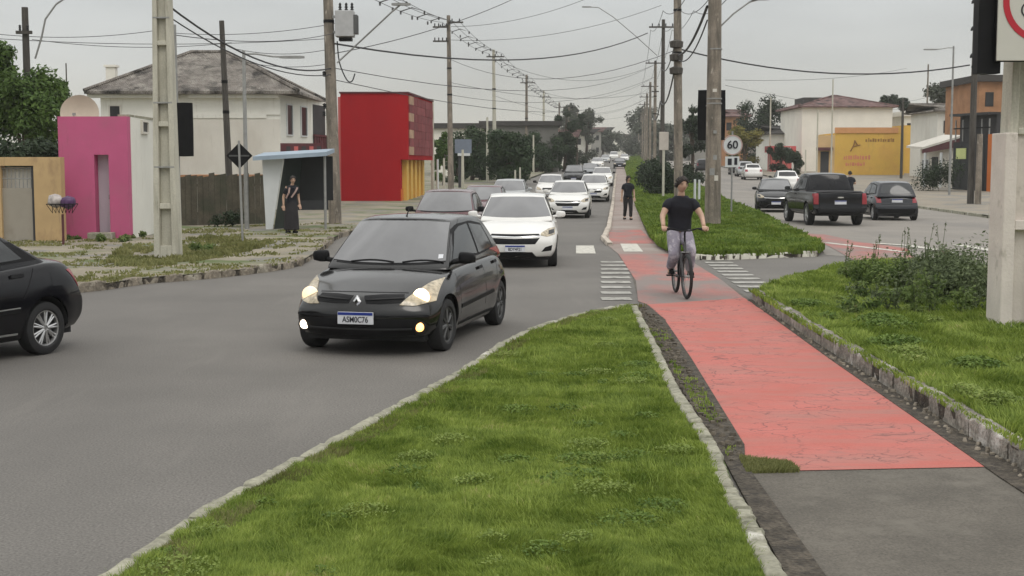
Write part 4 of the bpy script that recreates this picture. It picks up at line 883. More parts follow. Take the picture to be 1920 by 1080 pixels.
def hip(parent, x0, x1, y0, y1, ze, zr, ov, mat, rx0=None, rx1=None, ry=None, th=.12):
    ry = ry if ry is not None else (y0+y1)/2; hx = (y1-y0)/2
    rx0 = x0+hx*.8 if rx0 is None else rx0; rx1 = x1-hx*.8 if rx1 is None else rx1
    a = [(x0-ov, y0-ov), (x1+ov, y0-ov), (x1+ov, y1+ov), (x0-ov, y1+ov)]
    m = MB(); vs = [(p[0], p[1], ze) for p in a]+[(p[0], p[1], ze+th) for p in a]+[(rx0, ry, zr), (rx1, ry, zr)]
    m.add(vs, [(3, 2, 1, 0), (0, 1, 5, 4), (1, 2, 6, 5), (2, 3, 7, 6), (3, 0, 4, 7), (4, 5, 9, 8), (5, 6, 9), (6, 7, 8, 9), (7, 4, 8)])
    r = m.build('roof', mat, parent)
    c = MB(); z = .03
    for p, q in ((4, 8), (7, 8), (5, 9), (6, 9), (8, 9)): c.tube([Vector(vs[p])+Vector((0, 0, z)), Vector(vs[q])+Vector((0, 0, z))], .09, 6)
    c.build('ridge_cap', mat, r)
    return r
def tilemat(name, c1, c2, dirs='x', s=4.):
    m = Mt(name, c1, .9, .2, 1.2, c2, fine=.2, bscale=8); t = m.node_tree; n = t.nodes; b = n['Principled BSDF']
    tcn = n.new('ShaderNodeTexCoord'); w = n.new('ShaderNodeTexWave'); w.wave_type = 'BANDS'; w.bands_direction = 'X'; w.inputs['Scale'].default_value = s; w.inputs['Distortion'].default_value = .4
    t.links.new(tcn.outputs['Object'], w.inputs['Vector']); bp = n.new('ShaderNodeBump'); bp.inputs['Distance'].default_value = .06; t.links.new(w.outputs[0], bp.inputs['Height']); t.links.new(bp.outputs[0], b.inputs['Normal'])
    layer(m, (.05, .045, .04), 1.1, .5, .66, (1, 1, 1)); return m
A['tile_grey'] = tilemat('sooty_roof_tiles', (.20, .175, .155), (.33, .30, .265)); A['tile_red'] = tilemat('faded_red_tiles', (.20, .11, .10), (.26, .16, .15))
A['wall_white'] = layer(Mt('white_house_wall', (.72, .71, .65), .9, .04, .6), (.60, .58, .52), .5, .5, .75, (1, 1, .4))
A['wall_beige'] = layer(Mt('greyish_render', (.62, .59, .53), .9, .04, .6), (.52, .48, .42), .5, .5, .75, (1, 1, .4))
A['wall_cream'] = Mt('cream_wall', (.80, .77, .69), .9, .06, .5)
A['magenta'] = layer(Mt('magenta_paint', (.50, .105, .22), .85, .06, .8), (.45, .12, .21), .9, .5, .7)
A['red_wall'] = layer(Mt('red_wall_paint', (.37, .018, .022), .95, .05, .5, spec=.08), (.30, .015, .020), .25, .45, .7, (1, 1, .3))
A['yellow'] = layer(Mt('yellow_wall_paint', (.66, .42, .09), .85, .06, .4), (.60, .34, .09), .5, .5, .7); A['orange'] = Mt('orange_paint', (.55, .15, .03), .8, .06, 1)
A['tan'] = layer(Mt('ochre_wall', (.50, .35, .18), .9, .08, 1.2), (.36, .24, .13), 1.5, .55, .7, (1, 1, .5)); A['grey_gate'] = layer(Mt('dusty_grey_gate', (.33, .30, .25), .85, .08, 1), (.24, .21, .17), 1, .5, .7)
A['dkpanel'] = Mt('dark_panel', (.018, .020, .022), .6, .2, 1); A['dkgrey'] = Mt('dark_grey_render', (.045, .045, .047), .8, .15, 1.5)
A['fence'] = layer(Mt('weathered_boards', (.085, .075, .055), .95, .25, 2.5, fine=.2, bscale=30), (.05, .055, .035), 1.3, .5, .7)
A['blue_metal'] = Mt('pale_blue_sheet', (.30, .37, .44), .6, .1, 1.5); A['wht'] = Mt('white_sheet', (.62, .64, .64), .6, .04, 2)
A['window'] = Mt('window_glass', (.02, .021, .023), .35, .2, 2, spec=.4); A['rail'] = Mt('dark_red_rail', (.10, .03, .035), .7, .2, 2)
A['brickish'] = Mt('tan_brickwork', (.36, .19, .10), .95, .15, 1.2, fine=.2); A['farwall'] = Mt('far_grey_wall', (.30, .29, .265), .9, .15, .2); A['farroof'] = Mt('far_dark_roof', (.06, .055, .052), .9, .2, .3)
A['pink'] = Mt('pale_pink_paint', (.50, .13, .12), .85, .1, 1)
for k_, c_ in (('magenta', (.30, .09, .14)), ('tan', (.27, .19, .11)), ('wall_white', (.44, .41, .34)), ('wall_beige', (.40, .36, .30)), ('yellow', (.42, .27, .09)), ('orange', (.32, .10, .04)), ('dkpanel', (.05, .05, .048))): layer(A[k_], c_, 2.2, .58, .80, (2.2, 2.2, .25))
# white two-storey house
hs = empty('house', (X(195, 60), 60, 0), 0, 'white two-storey house under a sooty tiled hip roof behind the board fence', 'house')
ox = X(195, 60); P = lambda px, Y: (X(px, Y)-ox, Y-60)
c0, c1, c2 = P(195, 60), P(529, 60), P(613, 67.6); EV = 5.2
m = MB(); m.prism([c0, c1, c2, (c2[0]-9.4, c2[1])], 0, EV); m.build('wall', A['wall_white'], hs)
on_wall(hs, 'lower_wall', A['wall_beige'], c0, c1, 2.0, 8.0, .1, 4.1, .02, .05)
on_wall(hs, 'string_course', A['wall_white'], c0, c1, 2.0, 7.4, 4.15, 4.32, .06, .10); on_wall(hs, 'string_course', A['wall_white'], c0, c1, 7.4, 8.02, 4.3, 4.47, .06, .10)
for s in (.9, 5.4): on_wall(hs, 'eave_board', A['wall_white'], c0, c1, s-1.4, s+2.6, EV-.16, EV-.01, .30, .36)
for a, b, z0, z1 in ((.42, .86, 4.15, 4.68), (2.05, 2.4, 3.7, 4.1)): on_wall(hs, 'window', A['window'], c0, c1, a, b, z0, z1, .02, .1, A['wall_beige'])
for a, b in ((.95, 1.75), (3.2, 4.15)): on_wall(hs, 'slit_window', A['window'], c1, c2, a, b, 3.45, 4.78, .02, .1, A['wht'])
on_wall(hs, 'balcony_recess_shade', A['dkgrey'], c1, c2, 5.3, 7.5, 1.8, 5.0, .02, .1)  # no recess is cut: its shade is a flat dark panel on the wall
for s in np.arange(5.3, 7.5, .42): on_wall(hs, 'baluster', A['rail'], c1, c2, s, s+.3, 2.55, 3.45, .10, .05)
on_wall(hs, 'balcony_rail', A['rail'], c1, c2, 5.2, 7.6, 3.45, 3.55, .14, .1)
rf = hip(hs, c0[0], c1[0]+.35, 0, 7.6, EV, 7.35, .55, A['tile_grey'], P(365, 63.5)[0], P(430, 63.5)[0], 3.6)
m = MB(); m.box((P(222, 62)[0], 1.6, 5.95), (.42, .42, 1.1)); m.box((P(222, 62)[0], 1.6, 6.56), (.56, .56, .1)); m.build('chimney', A['wall_cream'], rf)
m = MB()
for i in range(7): m.tube([(P(345+i*12, 61)[0], .7, 5.55+.02*i), (P(345+i*12, 61)[0], .7, 5.85)], .05, 5)
m.build('moss_clump', A['fence'], rf) if False else None
# low annex canopy in front of the house
wall(hs, 'porch_roof', A['brickish'], P(340, 52), P(470, 52), 3, 1.55, 1.68)
on_wall(hs, 'porch_wall', A['wall_cream'], P(345, 53), P(440, 53), 0, 2.3, .1, 1.5, 0, .1)
# magenta portal and white side wall
a0, a1, a2 = (X(114, 35.3), 35.3), (X(243, 35.3), 35.3), (X(299, 38.6), 38.6)
gt_ = empty('gate_portal', (0, 0, .11), 0, 'magenta block-shaped gateway with a tall narrow white door', 'gateway')
zt = 3.22; S0 = lambda px: X(px, 35.3)
m = MB()
for q0, q1, z0, z1 in ((114, 180, 0, zt), (207, 243, 0, zt), (180, 207, 2.22, zt)): m.prism([(S0(q0), 35.3), (S0(q1), 35.3), (S0(q1), 35.62), (S0(q0), 35.62)], z0, z1)
m.build('portal_wall', A['magenta'], gt_)
m = MB(); m.prism([(S0(178), 35.64), (S0(209), 35.64), (S0(209), 35.7), (S0(178), 35.7)], 0, 2.24); d_ = m.build('door', Mt('pale_lilac_door', (.52, .47, .52), .7, .05, 2), gt_)
m = MB(); m.box((S0(200), 35.62, 1.1), (.03, .05, .12)); m.build('handle', A['steel'], d_)
m = MB(); m.box((S0(194), 35.1, .09), (.62, .42, .18)); m.build('step', A['kerb'], gt_, bevel=.02)
wl = empty('boundary_wall', (0, 0, .11), 0, 'plain white side wall between the magenta gateway and the big concrete pole', 'wall')
wall(wl, 'wall', A['wall_white'], (a1[0]+.01, 35.6), a2, .25, 0, 3.22); on_wall(wl, 'window', A['window'], (a1[0]+.01, 35.6), a2, 1.15, 1.75, 2.86, 3.12, .02, .1, A['wall_beige']) 
wall(wl, 'wall_cap', A['kerb'], (a1[0]+.01, 35.55), (a2[0]+.03, a2[1]), .32, 3.22, 3.28)
# satellite dish
sdh = empty('satellite_dish', (X(157, 37.5), 37.5, 3.33), 0, 'round cream satellite dish peeking over the magenta gateway', 'satellite dish')
m = MB(); prof = [(r, .22*(r/.52)**2) for r in (0, .12, .25, .36, .45, .52)]; m.lathe([(r, -h) for r, h in prof]+[(r, -h+.025) for r, h in prof[::-1]], (0, 0, .12), 'Y', 28)
o = m.build('dish', Mt('cream_dish', (.55, .47, .38), .6, .06, 2), sdh, True); o.rotation_euler = (R(-14), 0, R(12))
m = MB(); m.tube([(0, .1, -.5), (0, .1, .1)], .03, 6); m.tube([(-.2, -.1, -.25), (0, -.55, .1)], .012, 5); m.box((0, -.55, .12), (.07, .09, .07)); m.build('feed_arm', A['steel'], sdh)
# ochre yard wall with a grey gate
yw = empty('yard_wall', (0, 0, .11), 0, 'ochre yard wall with a pale grey gate, left of the magenta gateway', 'wall')
YW = 34.2; q = lambda px: X(px, YW)
m = MB()
for x0, x1, z0, z1 in ((-60, 4, 0, 2.12), (66, 117, 0, 2.15), (4, 66, 1.93, 2.15)): m.prism([(q(x0), YW), (q(x1), YW), (q(x1), YW+.3), (q(x0), YW+.3)], z0, z1)
m.build('wall', A['tan'], yw)
m = MB(); m.prism([(q(4), YW+.1), (q(60), YW+.1), (q(60), YW+.16), (q(4), YW+.16)], 0, 1.36); gtp = m.build('gate', A['grey_gate'], yw)
m = MB()
for k in range(8): xx = q(6+k*7.4); m.tube([(xx, YW+.13, 1.36), (xx, YW+.13, 1.88)], .012, 5)
m.tube([(q(4), YW+.13, 1.86), (q(60), YW+.13, 1.86)], .02, 5); m.tube([(q(4), YW+.13, 1.60), (q(60), YW+.13, 1.60)], .014, 5); m.build('grille', A['steel'], gtp)
m = MB(); m.prism([(q(4), YW+.25), (q(60), YW+.25), (q(60), YW+.28), (q(4), YW+.28)], 1.3, 1.9); m.build('back_sheet', A['wall_beige'], gtp)
m = MB(); m.prism([(q(60.5), YW+.06), (q(65.5), YW+.06), (q(65.5), YW+.2), (q(60.5), YW+.2)], 0, 1.92); m.build('gate_post', A['dkgrey'], yw)
# rubbish basket on a post
rb = empty('litter_basket', (X(118, 32.6), 32.6, .11), 0, 'wire rubbish basket on a post holding pale and purple bags by the ochre wall', 'litter basket')
m = MB(); m.tube([(0, 0, 0), (0, 0, .75)], .03, 6); m.build('post', A['rail'], rb)
m = MB()
for i in range(7):
    t = i/6; m.tube([(-.32+.64*t, -.2, 1.0), (-.24+.48*t, 0, .78), (-.32+.64*t, .2, 1.0)], .009, 4)
m.tube([(-.32, -.2, 1.0), (.32, -.2, 1.0), (.32, .2, 1.0), (-.32, .2, 1.0), (-.32, -.2, 1.0)], .012, 4); m.build('basket', A['black'], rb)
def lump(name, c, r, mat, parent=None, seed=0, n=10):
    rr = random.Random(seed); vs, fs = boxgrid([-1, -.5, 0, .5, 1], [-1, -.4, .3, 1], [-1, -.5, 0, .5, 1], lambda a, b, w: (lambda v: (c[0]+v.x*r[0]*rr.uniform(.85, 1.1), c[1]+v.y*r[1]*rr.uniform(.85, 1.1), c[2]+v.z*r[2]*rr.uniform(.85, 1.1)))(Vector((a, w, b)).normalized()))
    m = MB(); m.add(vs, fs); return m.build(name, mat, parent, True, angle=80)
for i, (dx, dz, mt, lb) in enumerate(((-.17, 1.08, 'wht', 'pale rubbish bag in the basket, nearer the ochre wall'), (.14, 1.04, 'purple', 'dark purple rubbish bag in the basket, nearer the magenta gateway'))):
    if mt == 'purple': A['purple'] = Mt('purple_bag', (.07, .025, .09), .4, .2, 5)
    if mt == 'wht': A['bag'] = Mt('pale_bag', (.42, .38, .36), .5, .4, 6)
    o = lump('rubbish_bag', (0, 0, 0), (.20, .17, .17), A['bag'] if mt == 'wht' else A['purple'], None, i); o.location = (X(118, 32.6)+dx, 32.6, .11+dz); lab(o, lb, 'rubbish bag')
# board fence
fn = empty('board_fence', (0, 0, .1), 0, 'old dark board fence in front of the white house', 'fence')
f0, f1 = Vector((X(338, 43), 43)), Vector((X(500, 44.5), 44.5)); nb_ = 15; rr = random.Random(3)
for i in range(nb_):
    a = f0.lerp(f1, i/nb_); b = f0.lerp(f1, (i+.955)/nb_); m = MB(); h = 1.62+rr.uniform(-.05, .05)+(.05 if i % 2 else 0); off = rr.uniform(-.015, .015)
    m.add([(a.x, a.y+off, 0), (b.x, b.y+off, 0), (b.x, b.y+off+.04, 0), (a.x, a.y+off+.04, 0), (a.x, a.y+off, h-.03), (b.x, b.y+off, h), (b.x, b.y+off+.04, h), (a.x, a.y+off+.04, h-.03)],
          [(0, 1, 5, 4), (1, 2, 6, 5), (2, 3, 7, 6), (3, 0, 4, 7), (4, 5, 6, 7)]); m.build('board', A['fence'], fn)
for z in (.4, 1.3): m = MB(); m.tube([(f0.x, f0.y+.08, z), (f1.x, f1.y+.08, z)], .04, 4); m.build('rail', A['fence'], fn)
# bus shelter
bs = empty('bus_shelter', (X(552, 40.8), 40.8, .11), 0, 'bus shelter with a pale blue roof and a white slanted end panel', 'bus shelter')
bx = X(552, 40.8); w = lambda px: X(px, 40.8)-bx
m = MB(); m.add([(w(485), -.75, 2.08), (w(620), -.75, 2.22), (w(620), 1.1, 2.34), (w(485), 1.1, 2.22), (w(485), -.75, 2.20), (w(620), -.75, 2.34), (w(620), 1.1, 2.46), (w(485), 1.1, 2.34)],
                [(3, 2, 1, 0), (4, 5, 6, 7), (0, 1, 5, 4), (1, 2, 6, 5), (2, 3, 7, 6), (3, 0, 4, 7)]); m.build('roof', A['blue_metal'], bs)
m = MB(); m.add([(w(497), -.3, 2.12), (w(536), -.3, 2.16), (w(514), -.3, 0), (w(502), -.3, 0), (w(497), -.22, 2.12), (w(536), -.22, 2.16), (w(514), -.22, 0), (w(502), -.22, 0)],
                [(0, 3, 2, 1), (4, 5, 6, 7), (0, 1, 5, 4), (1, 2, 6, 5), (2, 3, 7, 6), (3, 0, 4, 7)]); m.build('end_panel', A['wht'], bs)
m = MB(); m.add([(w(537), -.1, 2.16), (w(560), .9, 2.2), (w(545), .9, 0), (w(515), -.1, 0), (w(537), -.16, 2.16), (w(515), -.16, 0)], [(0, 1, 2, 3), (0, 3, 5, 4)]); m.build('side_screen', Mt('murky_screen', (.035, .045, .042), .3, .2, 2), bs)
m = MB(); m.prism([(w(545), .9), (w(618), .9), (w(618), .95), (w(545), .95)], .85, 2.22); m.build('back_panel', A['dkpanel'], bs)
m = MB(); m.tube([(w(613), -.3, 0), (w(613), -.3, 2.22)], .04, 8); m.build('post', A['steel'], bs)
# dark garage and its sign beyond the shelter
sh = empty('shop', (0, 0, 0), 0, 'dark open garage front with a maroon sign board behind the bus shelter', 'shop')
wall(sh, 'wall', A['dkpanel'], (X(535, 58), 58), (X(635, 58.5), 58.5), 1.2, 0, 2.75)
wall(sh, 'wall_band', A['wall_white'], (X(500, 58.6), 58.6), (X(540, 58.6), 58.6), 1.2, 0, 2.6)
sg_ = wall(sh, 'sign_board', A['rail'], (X(528, 56.5), 56.5), (X(606, 56.8), 56.8), .08, 2.42, 2.98)
for k in range(5): on_wall(sg_, 'sign_patch', A['pink'] if k % 2 else A['dkgrey'], (X(528, 56.5), 56.5), (X(606, 56.8), 56.8), .25+k*.32, .42+k*.32, 2.5, 2.85, .015, .02)
wall(sh, 'roof_slab', A['blue_metal'], (X(495, 54), 54), (X(532, 54), 54), 1.5, 2.35, 2.55)
# red building
RB = empty('building', (0, 0, 0), 0, 'tall windowless bright red building with a patterned front and yellow posts', 'building')
r0, r1 = (X(641, 70), 70), (X(766, 70), 70); D80 = 79.6; r2 = (X(812, D80), D80); rz0 = 2.35
m = MB(); m.prism([r0, r1, r2, (r2[0]-4.4, r2[1])], rz0, 5.78); m.build('upper_wall', A['red_wall'], RB)
r1b = (X(752, 70), 70); r2b = (r1b[0]+.08*9.6-.35, D80)
m = MB(); m.prism([r0, r1b, r2b, (r2[0]-4.4, r2[1])], 0, rz0); m.build('lower_wall', A['red_wall'], RB)
m = MB(); m.prism([(r0[0]-.06, 69.94), (r1[0]+.06, 69.94), (r2[0]+.08, D80+.05), (r2[0]-4.5, D80+.05)], 5.78, 5.86); m.build('parapet_cap', A['rail'], RB)
wall(RB, 'end_strip', A['pink'], (r0[0]-.14, 70.05), (r0[0]-.005, 70.05), .3, 0, 5.6)
A['mur1'] = Mt('mural_maroon', (.19, .035, .04), .8, .2, 2); A['mur2'] = Mt('mural_sand', (.42, .27, .18), .8, .2, 2); A['mur3'] = Mt('mural_rose', (.23, .05, .055), .8, .2, 2)
rr = random.Random(5)
for i in range(6):
    for j in range(7):
        mt = A['mur2'] if (i == 0 and j % 2 == 0) else rr.choice([A['mur1'], A['mur1'], A['mur3'], A['mur1']])
        on_wall(RB, 'front_panel', mt, r1, r2, .3+i*1.52, .3+i*1.52+1.50, 2.6+j*.44, 2.6+j*.44+.43, .04+rr.uniform(0, .02), .05)
for k in range(5): on_wall(RB, 'yellow_post', A['yellow'], r1b, r2b, .6+k*1.9, 1.5+k*1.9, 0, rz0-.01, .25, .3)
on_wall(RB, 'front_base', A['orange'], r1b, r2b, 0, 9.4, 0, .8, .06, .08)
# houses further left road
def far_house(label, px0, px1, Y, ztop, wallm, roofm=None, dep=9, nwin=0, name='building', z0=None, flat=False, dy=0, cat='building'):
    o = empty(name, (X(px0, Y), Y, gz(Y)), 0, label, cat); w_ = X(px1, Y)-X(px0, Y); zt_ = ztop
    m = MB(); m.prism([(0, 0), (w_, dy), (w_, dep), (0, dep)], -.1, zt_); m.build('wall', wallm, o)
    if roofm:
        if flat: m = MB(); m.prism([(-.4, -.4), (w_+.4, dy-.4), (w_+.4, dep+.4), (-.4, dep+.4)], zt_, zt_+.5); m.build('roof', roofm, o)
        else: hip(o, 0, w_, 0, dep, zt_, zt_+min(1.6, .18*w_+.5), .5, roofm)
    for k in range(nwin):
        a = w_*(k+.3)/nwin; on_wall(o, 'window', A['window'], (0, 0), (w_, dy), a, a+w_/nwin*.4, zt_-1.9, zt_-.8, .03, .08)
        if zt_ > 5: on_wall(o, 'window', A['window'], (0, 0), (w_, dy), a, a+w_/nwin*.4, zt_-4.6, zt_-3.5, .03, .08)
    return o
far_house('low white building with a long dark roof behind the round trees', 815, 905, 128, 4.6, A['wall_cream'], A['farroof'], 12, 3, flat=True)
far_house('long grey building under a flat dark roof past the round trees', 905, 1046, 150, 5.2, Mt('dim_wall', (.17, .165, .15), .9, .15, .3), A['farroof'], 14, 0, flat=True)
far_house('pale narrow house beside the dark conifer', 1040, 1078, 190, 4.2, A['wall_cream'], A['tile_red'], 10, 2)
far_house('small cream house beyond the dark conifer', 1078, 1108, 240, 5.0, A['wall_cream'], A['farroof'], 12, 2)
far_house('far beige house up the left road', 1100, 1126, 300, 6, A['farwall'], A['tile_red'], 12, 2)
far_house('far grey building at the end of the left road', 1118, 1142, 380, 7, A['farwall'], A['farroof'], 14, 0)
far_house('tiny cream house where the road meets the sky', 1150, 1180, 460, 6, A['wall_cream'], A['tile_red'], 14, 0)
bb_ = empty('billboard', (X(869, 92), 92, gz(92)), 0, 'small blue-grey billboard on a dark post by the second line pole', 'billboard')
m = MB(); m.box((0, 0, 2.95), (1.15, .12, .95)); m.build('board', Mt('blue_grey_board', (.17, .20, .25), .6, .15, 1), bb_)
m = MB(); m.tube([(-.25, .05, 0), (-.25, .05, 2.5)], .10, 8); m.build('post', A['dkgrey'], bb_)
m = MB(); m.box((.05, -.05, 2.38), (.85, .2, .18)); m.build('lower_strip', A['wht'], bb_)
# right side
far_house('white two-storey building under a faded red hip roof', 1500, 1668, 150, 7.2, A['wall_cream'], A['tile_red'], 12, 0)
o = far_house('small dark-roofed annex beside the white building', 1502, 1540, 158, 8.6, A['farroof'], None, 5)
yb = empty('building', (0, 0, gz(132)), 0, 'bright yellow commercial building with faded painted lettering', 'building')
y0, y1, y2, y3 = (X(1528, 132.5), 132.5), (X(1562, 132), 132), (X(1692, 132), 132), (X(1752, 140), 140)
wall(yb, 'front_wall', A['yellow'], y1, y2, 7, -.2, 4.2); wall(yb, 'side_wall', Mt('pale_orange_wall', (.62, .43, .22), .85, .08, .5), y0, y1, 5, 0, 4.0)
wall(yb, 'rear_wall', A['yellow'], (X(1688, 140), 140), y3, 4, 0, 5.2)
on_wall(yb, 'fascia', Mt('apricot_fascia', (.60, .30, .13), .8, .08, 1), y1, y2, 0, 6.2, 4.2, 4.75, .1, .3)
on_wall(yb, 'awning', A['rail'], y0, y1, .0, 1.6, 2.5, 2.8, .8, .9); on_wall(yb, 'doorway', A['dkgrey'], y0, y1, .4, 1.2, 0, 2.4, .05, .1)
def text_on(txt, size, mat, par, p0, p1, s, z, out=.05, sx=1.):
    a = Vector((*p0, 0)); t = (Vector((*p1, 0))-a).normalized(); n = t.cross(Vector((0, 0, 1))); q_ = a+t*s+n*out
    return text_obj(txt, size, mat, 'lettering', par, (q_.x, q_.y, z), (math.pi/2, 0, math.atan2(t.y, t.x)), .02, sx)
A['ltr'] = Mt('faded_brown_letters', (.30, .16, .05), .9, .1, 1); A['ltr2'] = Mt('faded_pink_letters', (.60, .22, .14), .9, .1, 1)
rr = random.Random(9)
for s0_, s1_, z_, hh_, mt_ in ((3.0, 5.8, 3.35, .34, 'ltr'), (.9, 3.5, 1.62, .42, 'ltr2'), (1.1, 2.9, 1.0, .34, 'ltr2')):   # worn-off lettering: separate smudged strokes
    s_ = s0_
    while s_ < s1_:
        w_ = rr.uniform(.10, .24); on_wall(yb, 'worn_letter', A[mt_], y1, y2, s_, s_+w_, z_+rr.uniform(-.02, .03), z_+hh_*rr.uniform(.65, 1.1), .02, .03); s_ += w_+rr.uniform(.05, .12)
m = MB(); Qy = y1[1]-.04; qx = lambda a, b: (y1[0]+a, Qy, b)
m.tube([qx(1.55, 2.45), qx(1.85, 3.0), qx(1.95, 3.5)], .07, 5); m.tube([qx(1.95, 3.45), qx(2.25, 3.0)], .06, 5); m.tube([qx(1.75, 2.9), qx(2.5, 3.05)], .06, 5); m.build('painted_mark', A['ltr'], yb)
far_house('pale terrace with a flat canopy between the yellow building and the trees', 1690, 1745, 152, 6.3, A['wall_cream'], A['wall_cream'], 10, 3, flat=True)
far_house('white house with a grey gable by the right street lamp', 1752, 1790, 120, 6.0, A['wall_white'], A['tile_grey'], 8, 1)
# dark-fronted building at the right
db = empty('building', (0, 0, gz(86)), 0, 'black-fronted building with an orange column and a small yellow notice', 'building')
k0, k1 = (X(1783, 89), 89), (X(1890, 83), 83); LL = math.hypot(k1[0]-k0[0], k1[1]-k0[1]); ks = lambda px: LL*(px-1783)/107
wall(db, 'wall', A['dkpanel'], k0, k1, 6, 0, 3.25); on_wall(db, 'upper_wall', A['dkgrey'], k0, k1, .1, LL*.66, 3.25, 4.95, -.4, .4)
for k in range(9): on_wall(db, 'gate_panel', A['dkpanel'], k0, k1, .1+k*LL*.07, .1+(k+.93)*LL*.07, .1, 3.1, .03+.012*(k % 2), .05)
on_wall(db, 'orange_column', A['orange'], k0, k1, ks(1853), ks(1868), 0, 3.7, .16, .3)
on_wall(db, 'notice', Mt('yellow_green_notice', (.55, .60, .25), .7, .05, 2), k0, k1, ks(1791), ks(1810), 2.15, 2.85, .09, .04)
for px in (1786, 1800, 1818, 1836, 1850): on_wall(db, 'balcony_post', A['steel'], k0, k1, ks(px), ks(px)+.08, 3.3, 4.7, .02, .06)
on_wall(db, 'balcony_rail', A['black'], k0, k1, .1, LL*.66, 4.1, 4.18, .1, .06); on_wall(db, 'roof_edge', A['dkgrey'], k0, k1, -.1, LL*.68, 4.95, 5.1, .3, .9)
cn = empty('house', (0, 0, gz(94)), 0, 'low grey house with a white pitched canopy and a clipped hedge in front', 'house')
h0, h1 = (X(1722, 97), 97), (X(1784, 92), 92)
wall(cn, 'wall', A['wall_beige'], h0, h1, 6, 0, 3.0)
m = MB(); q0, q1 = (h0[0]-.5, h0[1]-2.2), (h1[0]+.1, h1[1]-1.4); m.add([(q0[0], q0[1], 2.75), (q1[0], q1[1], 3.5), (q1[0], q1[1]+4, 3.62), (q0[0], q0[1]+4, 2.9), (q0[0], q0[1], 2.9), (q1[0], q1[1], 3.65), (q1[0], q1[1]+4, 3.77), (q0[0], q0[1]+4, 3.05)], [(3, 2, 1, 0), (4, 5, 6, 7), (0, 1, 5, 4), (1, 2, 6, 5), (2, 3, 7, 6), (3, 0, 4, 7)]); m.build('canopy', A['wall_beige'], cn)
m = MB(); m.add([(q0[0], q0[1]+.1, 2.45), (q1[0], q1[1]+.1, 2.9), (q1[0], q1[1]+.1, 3.49), (q0[0], q0[1]+.1, 2.74), (q0[0], q0[1]+.2, 2.45), (q1[0], q1[1]+.2, 2.9), (q1[0], q1[1]+.2, 3.49), (q0[0], q0[1]+.2, 2.74)], [(0, 1, 2, 3), (7, 6, 5, 4), (0, 4, 5, 1), (3, 2, 6, 7)]); m.build('gable_board', A['rail'], cn)
for t_ in (.08, .5, .9): m = MB(); m.tube([(q0[0]+(q1[0]-q0[0])*t_, q0[1]+(q1[1]-q0[1])*t_+.15, 0), (q0[0]+(q1[0]-q0[0])*t_, q0[1]+(q1[1]-q0[1])*t_+.15, 2.5)], .10, 6); m.build('post', A['wht'], cn)
on_wall(cn, 'door', A['dkgrey'], h0, h1, 1.9, 2.8, 0, 2.2, .05, .06); on_wall(cn, 'window', A['window'], h0, h1, .5, 1.4, .9, 2.0, .05, .06, A['wht'])
far_house('tan upper storey rising behind the black-fronted building', 1828, 1905, 104, 7.9, A['brickish'], A['farroof'], 8, 2, flat=True)
far_house('white shop with a red front at the far right kerb', 1438, 1486, 160, 4.3, A['wall_white'], A['farroof'], 8, 0)
sf = empty('shop_kiosk', (X(1441, 150), 150, gz(150)), 0, 'small faded red kiosk between a hedge and the far parked cars', 'kiosk')
m = MB(); m.box((1.1, 0, 1.1), (2.3, 2, 2.2)); m.build('wall', A['pink'], sf); m = MB(); m.box((1.1, -.3, 2.55), (3.0, 2.6, .7)); m.build('sign_band', Mt('kiosk_red', (.55, .10, .10), .8, .1, 1), sf); m = MB(); m.box((1.1, -1.62, 2.6), (1.8, .04, .25)); m.build('sign_strip', A['wht'], sf)
far_house('brown house behind the yellow-green tree', 1352, 1400, 190, 7.0, A['brickish'], A['tile_red'], 10, 2)
far_house('grey workshop past the yellow-green tree', 1398, 1440, 200, 4.6, A['farwall'], A['farroof'], 10, 1)
far_house('distant pale block on the right side of the median', 1292, 1330, 260, 5.0, A['farwall'], A['tile_red'], 10, 2)
# ---------------------------------------------------------------- trees and shrubs
def leaf_cloud(name, clumps, n, size, mat, parent=None, seed=0, flat=.6, kind=None):
    r = np.random.default_rng(seed); w_ = np.array([c[1]**2 for c in clumps]); w_ = w_/w_.sum(); idx = r.choice(len(clumps), n, p=w_)
    c = np.array([tuple(c[0]) for c in clumps])[idx]; rad = np.array([c_[1] for c_ in clumps])[idx]
    d = r.normal(size=(n, 3)); d /= np.linalg.norm(d, axis=1)[:, None]; rr_ = rad*(r.random(n)**.45)*r.uniform(.75, 1.12, n)
    p = c+d*rr_[:, None]*np.array([1, 1, flat])
    a = r.normal(size=(n, 3)); a /= np.linalg.norm(a, axis=1)[:, None]; nn = d*.7+r.normal(size=(n, 3))*.6+np.array([0, 0, .5]); b = np.cross(nn, a); b /= np.linalg.norm(b, axis=1)[:, None]; a = np.cross(b, nn); a /= np.linalg.norm(a, axis=1)[:, None]
    s = size*r.uniform(.6, 1.4, n)[:, None]
    V = np.stack([p-a*s, p+b*s*.45, p+a*s, p-b*s*.45], 1)
    me = bpy.data.meshes.new(name); me.vertices.add(n*4); me.vertices.foreach_set('co', V.ravel()); me.loops.add(n*4); me.polygons.add(n)
    me.loops.foreach_set('vertex_index', np.arange(n*4, dtype=np.int32)); me.polygons.foreach_set('loop_start', np.arange(n, dtype=np.int32)*4); me.update(calc_edges=True)
    me.materials.append(mat); o = bpy.data.objects.new(name, me); S.collection.objects.link(o)
    if parent: o.parent = parent
    if kind: o['kind'] = kind
    return o
A['lf_mid'] = leafmat('mid_green_leaves', (.035, .070, .016), (.12, .19, .045), None, 1.0, .5, .25)
A['lf_dark'] = leafmat('dark_green_leaves', (.012, .024, .012), (.035, .055, .024), None, .8, .5, .15)
A['lf_round'] = leafmat('round_tree_leaves', (.016, .034, .014), (.045, .075, .028), None, .8, .5, .15)
